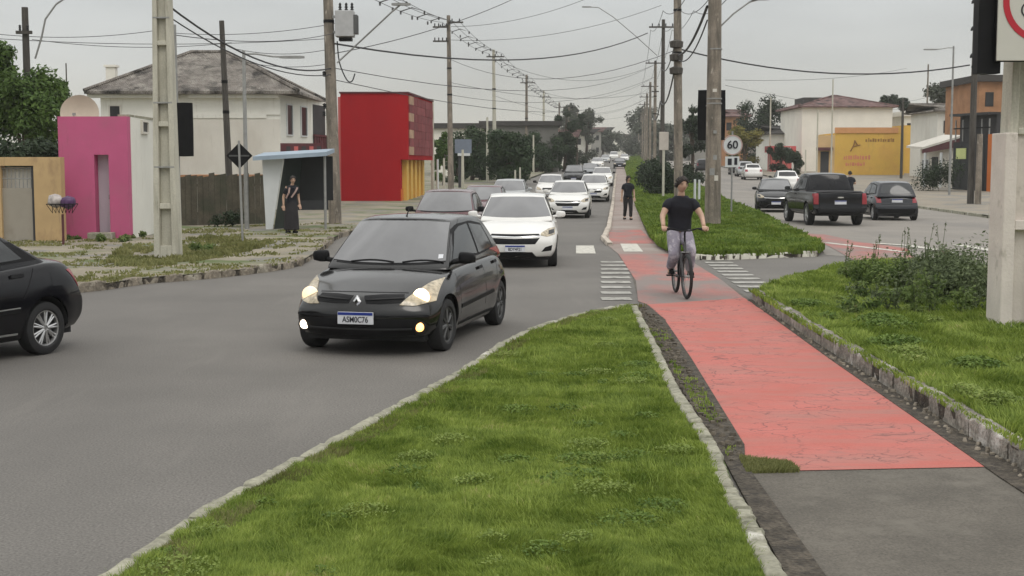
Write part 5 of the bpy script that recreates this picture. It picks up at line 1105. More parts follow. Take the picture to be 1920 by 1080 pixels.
A['lf_far'] = leafmat('hazy_leaves', (.045, .055, .04), (.085, .095, .065), None, .3, .5, .1)
A['lf_yel'] = leafmat('yellow_green_leaves', (.08, .09, .015), (.22, .19, .04), None, .6, .5, .2)
A['lf_weed'] = leafmat('weed_leaves', (.07, .12, .028), (.20, .26, .08), (.20, .17, .08), 2.0, .5, .35)
A['lf_weed2'] = leafmat('grey_weed_leaves', (.065, .09, .04), (.17, .21, .10), (.17, .13, .08), 2.0, .5, .3)
A['bark'] = Mt('bark', (.085, .065, .05), .95, .3, 5, bump=1)
def tree(label, px, Y, zc, rx, rz, n, size, mat, seed, nc=14, trunk=.16, name='tree', group=None, base=None, ry=None):
    r = random.Random(seed); x = X(px, Y); g = gz(Y); o = empty(name, (x, Y, g), 0, label, 'tree', group); cl_ = []
    ry = ry or rx
    for i in range(nc):
        a = r.uniform(0, 6.28); q_ = r.random()**.5*.78; zz = r.uniform(-.75, .85); k = math.sqrt(max(.1, 1-zz*zz))
        cl_.append(((math.cos(a)*rx*q_*k, math.sin(a)*ry*q_*k, zc-g+zz*rz*.72), rx*r.uniform(.26, .46)))
    if Y > 95:
        for i in range(nc//2): a = r.uniform(0, 6.28); cl_.append(((math.cos(a)*rx*.55, math.sin(a)*ry*.5, r.uniform(.12, .62)*(zc-g)), rx*r.uniform(.28, .42)))
    cl_.append(((0, 0, zc-g), rx*.55)); leaf_cloud('crown', cl_, n, size, mat, o, seed, rz/rx if rz < rx else .9)
    m = MB(); zt_ = zc-g; m.tube([(0, 0, -.1), (.05*rx, 0, zt_*.4), (-.04*rx, .03*rx, zt_*.85)], [trunk, trunk*.75, trunk*.35], 8)
    for c, q_ in cl_[:7]: m.tube([(.03*rx, 0, zt_*.5), (c[0]*.5, c[1]*.5, (zt_*.55+c[2]*.45)), c], [trunk*.5, trunk*.3, trunk*.1], 5)
    m.build('trunk', A['bark'], o, True); return o
tree('leafy green tree rising behind the ochre yard wall at the left edge', 52, 41, 3.65, 1.55, 1.5, 14000, .085, A['lf_mid'], 1, 22, .15)
tree('taller dark tree cut off by the left edge', -12, 42, 5.0, 1.15, 1.5, 8000, .09, A['lf_mid'], 2, 14, .15)
tree('small tree tip showing behind the magenta gateway', 120, 50, 4.75, .75, .55, 1800, .07, A['lf_mid'], 3, 8, .08)
tree('dark shrub-like tree low behind the ochre wall', 40, 37, 2.0, 1.8, .9, 7000, .08, A['lf_dark'], 4, 14, .1)
tree('round dark green tree left of the second line pole', 885, 112, 3.3, 2.3, 2.3, 9000, .13, A['lf_round'], 5, 16, .2)
tree('largest round dark tree behind the third line pole', 950, 104, 3.0, 2.2, 2.5, 12000, .13, A['lf_round'], 6, 18, .2)
tree('yellowish green tree beside the red building', 832, 98, 3.4, 1.0, 1.9, 3500, .12, A['lf_mid'], 7, 10, .12)
for i, (px, Y, zc, rx, rz, lb) in enumerate(((912, 120, 2.6, 1.6, 2.0, 'low dark tree filling the gap between the two round trees'), (1005, 146, 3.6, 2.2, 2.6, 'dark tree in front of the long dim building, left one'), (1034, 150, 3.4, 1.8, 2.4, 'dark tree in front of the long dim building, right one'), (858, 105, 2.8, 1.2, 1.8, 'small dark tree under the blue-grey billboard'))):
    tree(lb, px, Y, zc, rx, rz, 5000, .15, A['lf_round'], 80+i, 14, .2)
tree('tall dark conifer-like tree past the long grey building', 1058, 160, 5.4, 1.7, 4.6, 7000, .17, A['lf_dark'], 8, 16, .25)
tree('dark tree just right of the tall dark conifer-like tree', 1080, 200, 7.5, 2.0, 3.6, 4000, .2, A['lf_dark'], 9, 12, .25)
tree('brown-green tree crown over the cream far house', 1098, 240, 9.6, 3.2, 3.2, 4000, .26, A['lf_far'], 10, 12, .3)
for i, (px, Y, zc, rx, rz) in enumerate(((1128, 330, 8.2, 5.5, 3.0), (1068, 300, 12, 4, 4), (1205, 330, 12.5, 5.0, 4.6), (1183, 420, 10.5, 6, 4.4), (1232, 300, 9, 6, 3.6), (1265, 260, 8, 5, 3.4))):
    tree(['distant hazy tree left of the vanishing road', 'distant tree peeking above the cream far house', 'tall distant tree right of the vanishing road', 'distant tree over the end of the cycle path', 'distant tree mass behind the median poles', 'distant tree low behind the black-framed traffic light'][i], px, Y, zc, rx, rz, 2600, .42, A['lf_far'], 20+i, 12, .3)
tree('dark tree immediately left of the twin traffic light', 1296, 120, 5.7, 1.5, 2.4, 4000, .15, A['lf_dark'], 31, 12, .2)
tree('big dark tree behind the speed limit sign', 1425, 175, 7.6, 3.4, 4.2, 8000, .19, A['lf_dark'], 32, 18, .3)
tree('yellow-green flowering tree above the speed limit sign', 1392, 150, 5.1, 2.4, 1.5, 5000, .15, A['lf_yel'], 33, 12, .2)
tree('dark rounded tree above the yellow building, leftmost of the pair', 1662, 185, 10.6, 1.6, 1.3, 2000, .18, A['lf_dark'], 34, 8, .2)
tree('dark rounded tree above the yellow building, rightmost of the pair', 1688, 188, 10.6, 1.9, 1.4, 2200, .18, A['lf_dark'], 35, 8, .2)
tree('wide grey-green tree left of the right line pole', 1768, 130, 8.2, 2.7, 2.0, 5500, .16, A['lf_far'], 36, 14, .25)
tree('dark tree at the right behind the tan storey', 1862, 120, 8.6, 3.0, 1.4, 4500, .16, A['lf_dark'], 37, 12, .25)
tree('low dark tree behind the far parked cars', 1462, 140, 3.4, 1.5, 1.4, 2600, .14, A['lf_dark'], 38, 8, .15)
tree('dark low tree between the white building and the kiosk', 1488, 128, 2.9, 1.2, 1.2, 2200, .14, A['lf_dark'], 39, 8, .15)
def bush(label, px, Y, rx, rz, n, size, mat, seed, name='bush', z=0, cat='bush', group=None, nc=9):
    r = random.Random(seed); x = X(px, Y); cl_ = [((x+r.uniform(-.7, .7)*rx, Y+r.uniform(-.7, .7)*rx, gz(Y)+z+rz*r.uniform(.25, .8)), rz*r.uniform(.3, .55)) for _ in range(nc)]
    o = leaf_cloud(name, cl_, n, size, mat, None, seed, .9); return lab(o, label, cat, group)
bush('dark clipped bush at the near end of the median hedge', 1240, 78, .85, 1.7, 5000, .08, A['lf_dark'], 51)
bush('dark bush in the middle of the median hedge', 1222, 92, 1.1, 1.9, 4500, .10, A['lf_dark'], 52)
bush('dark bush at the far end of the median hedge', 1212, 112, 1.4, 2.0, 4000, .12, A['lf_dark'], 53)
for i, (px, Y, rx, rz, mt, lb) in enumerate(((1685, 20.6, .75, .50, 'lf_weed', 'pale green weedy thicket at the left of the overgrown clump'), (1755, 20.2, .85, .85, 'lf_weed2', 'tallest grey-green thicket in the middle of the overgrown clump'), (1822, 19.2, .7, .58, 'lf_weed2', 'dark thicket pressed against the white-based pole'), (1740, 18.2, .7, .26, 'lf_weed', 'low leafy thicket in front of the overgrown clump'), (1640, 22.5, .6, .22, 'lf_weed', 'low thicket at the far left end of the clump'))):
    bush(lb, px, Y, rx, rz, 6500, .030, A[mt], 60+i, 'thicket', z=HR-.1, nc=22)
bush('low brown-green shrub behind the thin posts on the median', 1288, 100, 1.3, 1.2, 2600, .10, A['lf_dark'], 54)
bush('dark green clipped shrub in front of the low grey house', 1762, 86, 1.3, 2.1, 3600, .07, A['lf_dark'], 55)
bush('small weedy shrub at the foot of the big concrete pole', 377, 29.2, .3, .3, 500, .035, A['lf_weed'], 56, z=.1)
bush('dark weeds against the board fence', 425, 42.2, .6, .5, 800, .05, A['lf_dark'], 57, z=.1)
bush('low dark hedge at the foot of the magenta gateway', 190, 34.6, 1.5, .25, 1600, .04, A['lf_weed'], 58, z=.05)
# tall weeds on the right island: stalks with leaves, each plant its own thing
def weed(label, x, y, h, spread, ns, seed, mat, leaf=.03, lpn=26, top=None, cat='weed', group='tall weeds on the right island', z=HR-.04):
    r = random.Random(seed); o = empty('weed', (x, y, z), 0, label, cat, group); m = MB(); cl_ = []
    for i in range(ns):
        a = r.uniform(0, 6.28); l = h*r.uniform(.6, 1.05); sp_ = spread*r.uniform(.2, 1); b = (r.uniform(-.06, .06), r.uniform(-.06, .06), 0)
        pts = [(b[0]+math.cos(a)*sp_*(t**1.6), b[1]+math.sin(a)*sp_*(t**1.6), l*t) for t in (0, .35, .7, 1)]
        m.tube(pts, [.006, .005, .004, .0025], 4, False)
        for k in range(lpn):
            t = r.uniform(.08, .97 if not top else .65); j = min(2, int(t/.35)) if t < .7 else 2; t0 = (0, .35, .7)[j]; t1 = (.35, .7, 1)[j]; p = Vector(pts[j]).lerp(Vector(pts[j+1]), (t-t0)/(t1-t0)); cl_.append((tuple(p), leaf*2.2))
        if top: cl_ += [(tuple(Vector(pts[3])-Vector((0, 0, r.uniform(0, .16)))), .018) for _ in range(14)]
    m.build('stem', A['lf_weed2'], o); leaf_cloud('foliage', cl_, int(len(cl_)*2.2), leaf, mat, o, seed, 1.); return o
r_ = random.Random(77)
specs = []
for i in range(46):
    px = r_.uniform(1590, 1868); Y = r_.uniform(16.6, 22.5); hh = .30+.34*math.exp(-((px-1740)/75)**2)
    specs.append((px, Y, hh*r_.uniform(.75, 1.1)))
for i, (px, Y, hh) in enumerate(specs):
    weed('leafy green weed in the overgrown clump beside the white-based pole', X(px, Y), Y, hh, .22, 5, 100+i, A['lf_weed'] if i % 3 else A['lf_weed2'], .032, 16)
for i, (px, Y, h, lb) in enumerate(((1742, 19.6, 1.15, 'tallest bare-topped weed stalk cluster in the middle of the clump'), (1768, 20.2, 1.05, 'tall dry seed-headed weed right of the tallest stalks'), (1690, 20.5, .95, 'thin dry seed-headed weed left of the tallest stalks'),
                                     (1640, 22.5, .75, 'short thin stalk at the left of the clump, in front of the red lane'), (1590, 23.6, .70, 'dark single-stemmed weed in front of the red lane'), (1842, 19.5, .72, 'upright weed stalk next to the white-based pole'), (1718, 21.5, .9, 'wispy grey weed behind the clump'))):
    weed(lb, X(px, Y), Y, h, .16, 4, 300+i, A['lf_weed2'], .018, 10, True, group=None)
# ---------------------------------------------------------------- poles, lamps, signals, signs
def hpole(parent, w0, w1, d0, d1, H_, mat, sections, name='shaft', wide=None, lower=None):
    """tapered concrete pole with recessed faces and solid bridges"""
    m = MB(); f = lambda z, a, b: a+(b-a)*z/H_
    def seg(xa, xb, ya, yb, z0, z1):   # fractions of half width/depth
        vs = []
        for z in (z0, z1): hw_, hd_ = f(z, w0, w1)/2, f(z, d0, d1)/2; vs += [(xa*hw_, ya*hd_, z), (xb*hw_, ya*hd_, z), (xb*hw_, yb*hd_, z), (xa*hw_, yb*hd_, z)]
        m.add(vs, [(3, 2, 1, 0), (4, 5, 6, 7), (0, 1, 5, 4), (1, 2, 6, 5), (2, 3, 7, 6), (3, 0, 4, 7)])
    seg(-1, -.50, -1, 1, 0, H_); seg(.50, 1, -1, 1, 0, H_); seg(-.499, .499, -.25, .25, 0, H_)
    for z0, z1 in sections: seg(-.498, .498, -.93, .93, z0, z1)
    return m.build(name, mat, parent, bevel=.012)
pb = G(316, 487, .115)
pA = empty('utility_pole', pb, 0, 'big pale concrete pole with recessed panels at the pavement corner', 'utility pole')
hpole(pA, .50, .19, .40, .16, 11, A['pale_conc'], [(0, .30), (1.05, 1.16), (2.72, 2.82), (4.35, 4.44), (6, 6.1), (7.6, 7.7)])
m = MB(); m.box((.34, -.1, 5.55), (.30, .14, .16), .3); m.tube([(.1, 0, 5.6), (.34, -.1, 5.6)], .03, 6); m.build('cable_clamp', A['black'], pA)
m = MB()
for k in range(5): m.lathe([(.10, 8.4+k*.5), (.16, 8.42+k*.5), (.10, 8.48+k*.5)], (0, 0, 0), 'Z', 10)
m.build('insulator_band', A['dark'], pA)
def insulators(parent, pts, mat, r=.05, name='insulator'):
    for p in pts:
        m = MB(); m.lathe([(.015, -.10), (r, -.07), (r*.5, -.04), (r, -.01), (r*.5, .02), (r, .05), (.015, .09)], p, 'Z', 8); m.build(name, mat, parent, True)
def pole(label, px, Y, ztop, w0, w1, mat, name='utility_pole', lean=0., group=None, arms=(), bands=True, cat='utility pole', sides=10, xb=None, z0=.1):
    x = X(px, Y) if xb is None else xb; g = gz(Y)+z0; o = empty(name, (x, Y, g), 0, label, cat, group); h = ztop-g
    m = MB(); m.tube([(0, 0, -.2), (lean*.5, 0, h*.5), (lean, 0, h)], [w0/2, (w0+w1)/4, w1/2], sides); m.build('shaft', mat, o, True)
    if bands:
        b = MB()
        for z in (h*.55, h*.70): rad = (w0+(w1-w0)*z/h)/2+.012; b.lathe([(rad-.03, z-.05), (rad, z-.05), (rad, z+.05), (rad-.03, z+.05)], (lean*z/h, 0, 0), 'Z', 12)
        b.build('band', A['black'], o, True)
    for (z, x0, x1, ni) in arms:
        a = MB(); a.box((lean+(x0+x1)/2, -.14, z-g), (x1-x0, .10, .10)); ar = a.build('crossarm', A['wood_pole'], o)
        insulators(ar, [(lean+x0+(x1-x0)*(i+.5)/ni, -.14, z-g+.15) for i in range(ni)], A['dark'])
    return o, h
GL = 'line poles along the left pavement'; GM = 'line poles along the median'
pC, h = pole('thick weathered pole with a grey transformer behind the bus shelter', 629, 44.4, 12.2, .44, .25, A['pole_conc'], lean=-.25)
def transformer(par, x, y, z):
    o = MB(); vs, fs = boxgrid([-1, -.85, 0, .85, 1], [-1, -.9, 0, .9, 1], [-1, -.8, 0, .8, 1], lambda a, b, w: (x+.30*a, y+.26*w, z+.42*b)); o.add(vs, fs); t = o.build('transformer', Mt('grey_enamel', (.42, .42, .42), .5, .08, 4), par, True, bevel=.02)
    f = MB()
    for i in range(6): f.box((x+.36, y-.2+i*.08, z-.02), (.12, .02, .6))
    f.build('cooling_fin', A['rim_dk'], t)
    for dx in (-.15, .05, .24): q_ = MB(); q_.lathe([(.03, 0), (.06, .04), (.03, .08), (.06, .12), (.03, .16), (.05, .2), (.02, .26)], (x+dx, y-.05, z+.42), 'Z', 8); q_.build('bushing', A['dark'], t, True)
    k = MB(); k.box((x+.02, y, z-.50), (.42, .30, .10)); k.build('foot', A['black'], t); return t
transformer(pC, .42, -.2, 6.55)
m = MB(); m.box((.10, -.05, 6.3), (.55, .08, .08)); m.box((.10, -.05, 6.8), (.5, .08, .08)); m.build('bracket', A['steel'], pC)
pts = [(.15, -.1, 6.0), (.22, -.15, 5.3), (.45, -.15, 4.75), (.62, -.15, 4.7), (.72, -.15, 4.95)]; m = MB(); m.tube(smooth([(p[0], p[2]) for p in pts], 3) and [(q_[0], -.15, q_[1]) for q_ in smooth([(p[0], p[2]) for p in pts], 4)], .022, 5); m.build('drip_cable', A['cable'], pC, True)
insulators(pC, [(-.3, -.1, 4.95), (-.3, -.1, 3.9), (-.32, -.1, 3.65)], A['dark'], .07)
pD, _ = pole('second line pole, standing right of the red building with insulators at its top', 846, 87, 11.65, .42, .24, A['pole_conc'], lean=-.12, group=GL, arms=((10.9, -1.0, 0, 4), (10.0, -1.0, 0, 4), (11.2, 0, .95, 2)))
pole('third line pole, in front of the largest round dark tree', 928, 113, 11.7, .40, .24, A['pale_conc'], lean=-.1, group=GL, arms=((11.1, -.6, .9, 3),))
pole('fourth line pole beside the long grey building', 987, 150, 12.1, .42, .26, A['pole_conc'], group=GL, arms=((11.2, -.7, .9, 3),))
pole('fifth line pole at the end of the long grey building', 1019, 185, 12.3, .42, .28, A['pale_conc'], group=GL, arms=((11.4, -.7, .9, 3),))
pole('sixth line pole beside the tall dark conifer-like tree', 1048, 218, 12.2, .42, .28, A['pole_conc'], group=GL, arms=((11.4, -.8, .9, 3),))
for i, (px, Y) in enumerate(((1066, 258), (1082, 295), (1094, 330), (1104, 370), (1113, 410))): pole('slim distant line pole in the row left of the far road', px, Y, 13.2+i*.5, .42, .3, A['pole_conc'], group='distant line poles', arms=((12.3+i*.5, -.8, .9, 2),))
GP = 'thin plain posts near the red building and round trees'
for i, (px, Y, zt_, lb) in enumerate(((812, 80.5, 6.0, 'pale thin post at the corner of the red building'), (821, 78, 2.4, 'short white post right of the red building'), (833, 84, 2.5, 'short pale post left of the second line pole'), (868, 90, 3.1, 'thin post under the billboard'), (914, 108, 5.9, 'grey thin post left of the third line pole'), (1000, 140, 5.2, 'thin post in front of the long grey building'), (975, 100, 1.9, 'short grey post past the silver car'), (966, 98, 1.7, 'shortest post past the silver car'))):
    pole(lb, px, Y, zt_, .22 if zt_ > 3 else .16, .16 if zt_ > 3 else .12, A['wht'] if i == 1 else A['pale_conc'], 'thin_post', bands=False, cat='post', sides=8, group=GP)
for i in range(12):
    px = 1030+i*11; Y = 190+i*16; pole('thin pale post in the row before the far houses', px-6, Y, gz(Y)+4.6, .22, .16, A['pale_conc'], 'thin_post', bands=False, cat='post', sides=6, group='thin posts before the far houses')
# poles at the left
pole('dark insulator-topped pole rising out of the tree at the left edge', 60, 43, 7.05, .28, .2, A['wood_pole'], bands=False, arms=((6.25, -.25, .25, 2),))
pole('dark wooden pole left of the diamond sign', 434, 46, 6.95, .26, .17, A['wood_pole'], lean=-.2, bands=True)
pole('slender pole beyond the white house', 133, 55, 6.2, .08, .05, A['wood_pole'], 'antenna_mast', bands=False, cat='antenna')
def street_lamp(label, px, Y, ztop, dx, dz, w0=.15, base=.1, arm_r=.03, group=None, lamp=(.55, .2, .09), xtop=None, mat='steel', pole_=True, host=None):
    o = empty('street_lamp', (X(px, Y), Y, gz(Y)+base), 0, label, 'street lamp', group); h = ztop-gz(Y)-base
    if pole_: m = MB(); m.tube([(0, 0, -.1), (0, 0, h)], [w0/2, w0/3], 8); m.build('pole', A[mat], o, True)
    m = MB(); m.tube([(0, 0, h-.1), (dx*.25, 0, h+dz*.5), (dx*.6, 0, h+dz*.9), (dx*.93, 0, h+dz)], arm_r, 6); m.build('arm', A[mat], o, True)
    s_ = 1 if dx > 0 else -1; m = MB(); vs, fs = boxgrid([-1, -.6, .6, 1], [-1, 0, 1], [-1, 0, 1], lambda a, b, w: (dx+s_*a*lamp[0]/2, w*lamp[1]/2*(1-.3*abs(a)), h+dz+b*lamp[2]/2*(1-.4*abs(a)))); m.add(vs, fs); m.build('lamp_head', A['steel'], o, True, angle=80); return o
street_lamp('pale street lamp pole with a short arm, beside the diamond sign', 463, 40.7, 5.5, 1.45, -.2, .15, lamp=(.75, .18, .1))
street_lamp('tall grey street lamp by the low grey house, arm reaching left', 1778, 79, 9.0, -1.35, -.2, .16, lamp=(.8, .2, .1))
# lamp arms carried by line poles
def hung_lamp(label, pts, Y, lampend=1):
    p = [at(a, b, Y+c) for a, b, c in pts]; o = empty('lamp_bracket', p[-1], 0, label, 'street lamp'); q_ = [v-p[-1] for v in p]
    m = MB(); m.tube(q_, .03, 6); m.build('arm', A['steel'], o, True); d = (q_[0]-q_[1]).normalized()
    m = MB(); vs, fs = boxgrid([-1, -.6, .6, 1], [-1, 0, 1], [-1, 0, 1], lambda a, b, w: (q_[0].x+a*.30*(1 if d.x > 0 else -1), q_[0].y+w*.1*(1-.3*abs(a)), q_[0].z+b*.05*(1-.4*abs(a)))); m.add(vs, fs); m.build('lamp_head', A['steel'], o, True, angle=80); return o
hung_lamp('curved lamp arm reaching left from the median line pole', [(1100, 13, 0), (1122, 14, 0), (1150, 32, 0), (1190, 66, 0), (1232, 104, 0)], 86)
hung_lamp('lamp arm reaching right from the thick median pole', [(1425, -2, 0), (1405, 4, 0), (1375, 26, 0), (1340, 60, 0)], 43.2)
hung_lamp('lamp arm rising steeply from the transformer pole', [(752, 8, -1), (735, 22, -1), (690, 64, -.5), (660, 92, 0), (632, 118, 0)], 44)
hung_lamp('thin curved lamp arm at the top left over the tree', [(132, -10, 0), (105, 8, 0), (85, 36, 0), (78, 70, 0), (66, 110, 0)], 43)
# traffic signals seen from behind
def signal(label, p, w, h, d, parent_pts, name='traffic_light', hood=True):
    o = empty(name, p, 0, label, 'traffic light'); m = MB(); vs, fs = boxgrid([-1, -.9, 0, .9, 1], [-1, -.95, 0, .95, 1], [-1, 0, 1], lambda a, b, q_: (w/2*a*(1-.03*abs(b)), d/2*q_, h/2*b*(1-.01*abs(a)))); m.add(vs, fs); m.build('backboard', A['black'], o)
    k = MB(); k.box((0, d/2+.06, 0), (w*.62, .14, h*.9)); hs_ = k.build('housing', A['black'], o, bevel=.01)
    for i in (-1, 0, 1): v = MB(); v.lathe([(w*.22, d/2+.12), (w*.22, d/2+.32)], (0, 0, i*h*.29), 'Y', 14, -.2, math.pi+.2); v.build('visor', A['black'], hs_)
    if parent_pts: b = MB(); b.tube(parent_pts, .025, 6); b.build('bracket', A['steel'], o)
    return o
p = G(334, 481, .115); o, _ = pole('slim post standing right behind the big concrete pole, carrying a black signal', 334, p.y+.6, 5.05, .16, .11, A['steel'], 'signal_post', bands=False, cat='post')
signal('black traffic light seen from behind at the big concrete pole', at(344, 243, p.y+.45), .42, 1.15, .05, [(-.15, 0, .2), (-.02, .12, .2), (.0, .0, .2)])
pM, _ = pole('thickest median pole, rough and stained, directly behind the cyclist', 1336, 42.6, 12.5, .52, .34, A['pole_conc'], lean=-.04, sides=14, bands=False)
m = MB(); m.box((0, -.262, 3.0), (.10, .02, .10)); m.build('pole_tag', A['steel'], pM)
for i_, (a_, z_, w_, h_) in enumerate(((-.3, 1.75, .16, .22), (.25, 1.55, .13, .17), (.05, 2.2, .12, .15), (-.1, 4.3, .14, .10))):
    rd_ = .262-.0073*z_; m = MB(); m.lathe([(rd_-.01, z_-h_/2), (rd_+.004, z_-h_/2), (rd_+.004, z_+h_/2), (rd_-.01, z_+h_/2)], (0, 0, 0), 'Z', 6, -math.pi/2+a_-w_/.5, -math.pi/2+a_+w_/.5); m.build('torn_poster', A['wall_beige'] if i_ % 2 else A['steel'], pM)
for z_ in (3.9, 4.05, 5.6): rd_ = .265-.0073*z_; m = MB(); m.lathe([(rd_-.02, z_-.02), (rd_+.008, z_-.02), (rd_+.008, z_+.02), (rd_-.02, z_+.02)], (0, 0, 0), 'Z', 16); m.build('clamp_band', A['steel'], pM)
for z_ in (1.9, 3.2, 4.9, 7.2): m = MB(); m.box((0, 0, z_), (.46-.024*z_, .40-.02*z_, .03)); m.build('clamp_band', A['steel'], pA)
signal('wide black double traffic light behind the thickest median pole', at(1334, 216, 43.4), .90, 1.62, .06, [(-.2, -.1, .3), (.2, -.1, .3)])
pN, _ = pole('tall median pole with a cable bundle, left of the thickest one', 1272, 62, 13, .44, .32, A['pole_conc'], lean=-.22, sides=10)
m = MB()
for z in (6.3, 6.9, 7.5): m.lathe([(.05, z-.22), (.30, z-.16), (.32, z+.1), (.05, z+.2)], (-.2, -.1, 0), 'Z', 9)
m.build('cable_box', A['wood_pole'], pN, True)
pole('median pole with a long crossarm, next beyond the cable bundle', 1240, 88, 11.5, .34, .22, A['wood_pole'], group=GM, arms=((11.0, -.95, .8, 4),), bands=False)
pole('median pole with a low crossarm, third beyond the thickest one', 1226, 120, 11.3, .34, .24, A['pole_conc'], group=GM, arms=((11.1, -.9, .9, 3), (8.6, -.3, .3, 1)))
for i, (px, Y) in enumerate(((1217, 155), (1211, 190), (1207, 226), (1203, 262), (1200, 300), (1196, 345))): pole('distant median pole with a crossarm', px, Y, 11.6+i*.55, .36, .26, A['pole_conc'], group='distant median poles', arms=((11.1+i*.55, -1.1, .9, 3),), bands=False)
# speed sign with plaque
Y6 = 53.0; sx_ = X(1371, Y6); sgn = empty('speed_limit_sign', (sx_, Y6, .09), 0, 'round white 60 sign with a smaller plate below it, right of the thickest median pole', 'road sign')
m = MB(); m.tube([(0, .03, 0), (0, .03, 3.3)], .035, 8); m.build('pole', A['steel'], sgn)
zc_ = at(1371, 272, Y6).z-.09; m = MB(); m.lathe([(0, .0), (.40, .0), (.40, .012), (0, .012)], (0, -.02, zc_), 'Y', 32); fc = m.build('sign_face', A['wht'], sgn)
m = MB(); m.lathe([(.355, -.004), (.395, -.004), (.395, .004), (.355, .004)], (0, -.03, zc_), 'Y', 32); m.build('sign_ring', Mt('bleached_ring', (.50, .34, .30), .7, .1, 3), fc)
text_obj('60', .44, A['ink'], 'sign_numerals', fc, (0, -.045, zc_), (math.pi/2, 0, 0), .006, 1.0, .006)
m = MB(); m.box((0, -.01, zc_-.66), (.56, .02, .42)); pq = m.build('plaque', A['wht'], sgn)
m = MB(); m.box((-.10, -.025, zc_-.66), (.16, .006, .26)); m.box((.14, -.025, zc_-.64), (.12, .006, .28), .0); m.build('plaque_symbol', A['ink'], pq)
# small board on the median
sg2 = empty('notice_board', (X(1243, 74), 74, gz(74)), 0, 'small pale rectangular board on a post before the median hedge', 'sign'); m = MB(); m.box((0, 0, 3.25), (.52, .05, 1.0)); m.build('board', Mt('pale_board', (.52, .47, .42), .8, .08, 2), sg2, bevel=.02)
m = MB(); m.tube([(0, .06, 0), (0, .06, 3.0)], .07, 8); m.build('post', A['pale_conc'], sg2)
for i, (px, Y, zt_) in enumerate(((1302, 68, 1.35), (1310, 70, 1.3))): pole(['short white marker post on the median, leftmost of the pair', 'short white marker post on the median, rightmost of the pair'][i], px, Y, zt_, .13, .12, A['wht'], 'marker_post', bands=False, cat='post', sides=8)
# warning sign seen from behind
pw = G(455, 455, .115); ws = empty('warning_sign', pw, 0, 'dark diamond warning sign seen from behind on a thin post', 'road sign')
m = MB(); m.tube([(0, 0, 0), (-.05, 0, 2.55)], .03, 8); m.build('pole', A['steel'], ws)
zc_ = at(448, 292, pw.y).z-pw.z; xo = at(448, 292, pw.y).x-pw.x; s_ = .33; m = MB(); m.prism([(xo-s_, zc_), (xo, zc_-s_), (xo+s_, zc_), (xo, zc_+s_)], .04, .06, lambda a, b, c: (a, c, b)); m.build('sign_plate', A['black'], ws, bevel=.006)
m = MB(); m.box((xo, .03, zc_), (.5, .02, .04)); m.build('sign_bracket', A['rim_dk'], ws)
# right line pole and neighbours
pole('dark tall pole with twin posts at the right kerb', 1818, 67, 12.5, .34, .26, A['wood_pole'], bands=True)
o_ = pole('lower brace post leaning on the dark tall pole at the right kerb', 1832, 66.6, 3.6, .32, .28, A['pole_conc'], 'brace_post', bands=False, cat='post')
pole('thin wooden pole in front of the yellow building', 1687, 118, 7.9, .26, .2, A['wood_pole'], bands=False, group=None)
pole('grey pole behind the terrace with the flat canopy', 1732, 128, 11.6, .2, .14, A['pole_conc'], bands=False)
pole('pale thin pole in front of the white building', 1556, 112, 9.2, .16, .10, A['pale_conc'], 'thin_post', bands=False, cat='post')
pole('short thin pole left of the yellow building', 1529, 118, 6.9, .16, .12, A['pale_conc'], 'thin_post', bands=False, cat='post')
pole('pale pole in front of the big dark tree', 1441, 150, 9.6, .2, .14, A['pale_conc'], 'thin_post', bands=False, cat='post')
pole('thin pole beside the dark low tree', 1508, 100, 3.2, .12, .1, A['pale_conc'], 'thin_post', bands=False, cat='post')
# near right pole with signs
yr = 15.9; xr_ = X(1908, yr); pR = empty('utility_pole', (xr_, yr, HR-.05), 0, 'near concrete pole with a whitewashed base at the right edge', 'utility pole')
hpole(pR, .44, .17, .40, .15, 10, A['pale_conc'], [(2.30, 2.38), (4.6, 4.7)])
m = MB(); f = lambda z: .25-.008*z
for (xa, xb, ya, yb, z0, z1) in ((-.262, -.115, -.235, .235, -.05, 2.32), (.115, .262, -.235, .235, -.05, 2.32), (-.115, .115, -.12, .2, -.05, 2.32), (-.115, .115, -.225, -.12, -.05, .02), (-.115, .115, -.225, -.12, 1.18, 1.30)): m.box(((xa+xb)/2, (ya+yb)/2, (z0+z1)/2), (xb-xa, yb-ya, z1-z0), 0, .985)
m.build('whitewashed_base', A['lime'], pR, bevel=.012)
ts = signal('black traffic light housing at the top right corner of the view', at(1852, 50, 15.45), .27, 1.08, .16, [(.1, .1, 0), (.3, .3, 0)])
sb = empty('cycle_sign', at(1937, -22, 15.3), 0, 'white sign board with a red ring and bicycle symbol on the near right pole', 'road sign')
m = MB(); m.box((0, 0, 0), (.78, .03, 1.62)); bd = m.build('board', Mt('sign_white', (.56, .55, .49), .6, .03, 2), sb, bevel=.006); m = MB(); m.box((0, .03, 0), (.80, .03, 1.64)); m.build('board_back', A['black'], bd)
rc = at(1958, 2, 15.3)-at(1937, -22, 15.3); m = MB(); m.lathe([(.40, -.022), (.47, -.022), (.47, -.014), (.40, -.014)], (rc.x-.0, 0, rc.z), 'Y', 48); m.build('red_ring', Mt('sign_red', (.45, .02, .035), .6, .05, 3), bd)
m = MB()
for dx in (-.17, .17): m.lathe([(.078, -.020), (.094, -.020), (.094, -.015), (.078, -.015)], (rc.x+dx, 0, rc.z-.10), 'Y', 24)
L_ = [(-.17, -.10), (-.07, .03), (.10, .03), (.02, -.10), (-.17, -.10)]; m.tube([(rc.x+a, -.019, rc.z+b) for a, b in L_], .008, 5); m.tube([(rc.x+.17, -.019, rc.z-.10), (rc.x+.09, -.019, rc.z+.08), (rc.x+.02, -.019, rc.z+.08)], .008, 5); m.tube([(rc.x+.02, -.019, rc.z-.10), (rc.x-.09, -.019, rc.z+.08)], .008, 5)
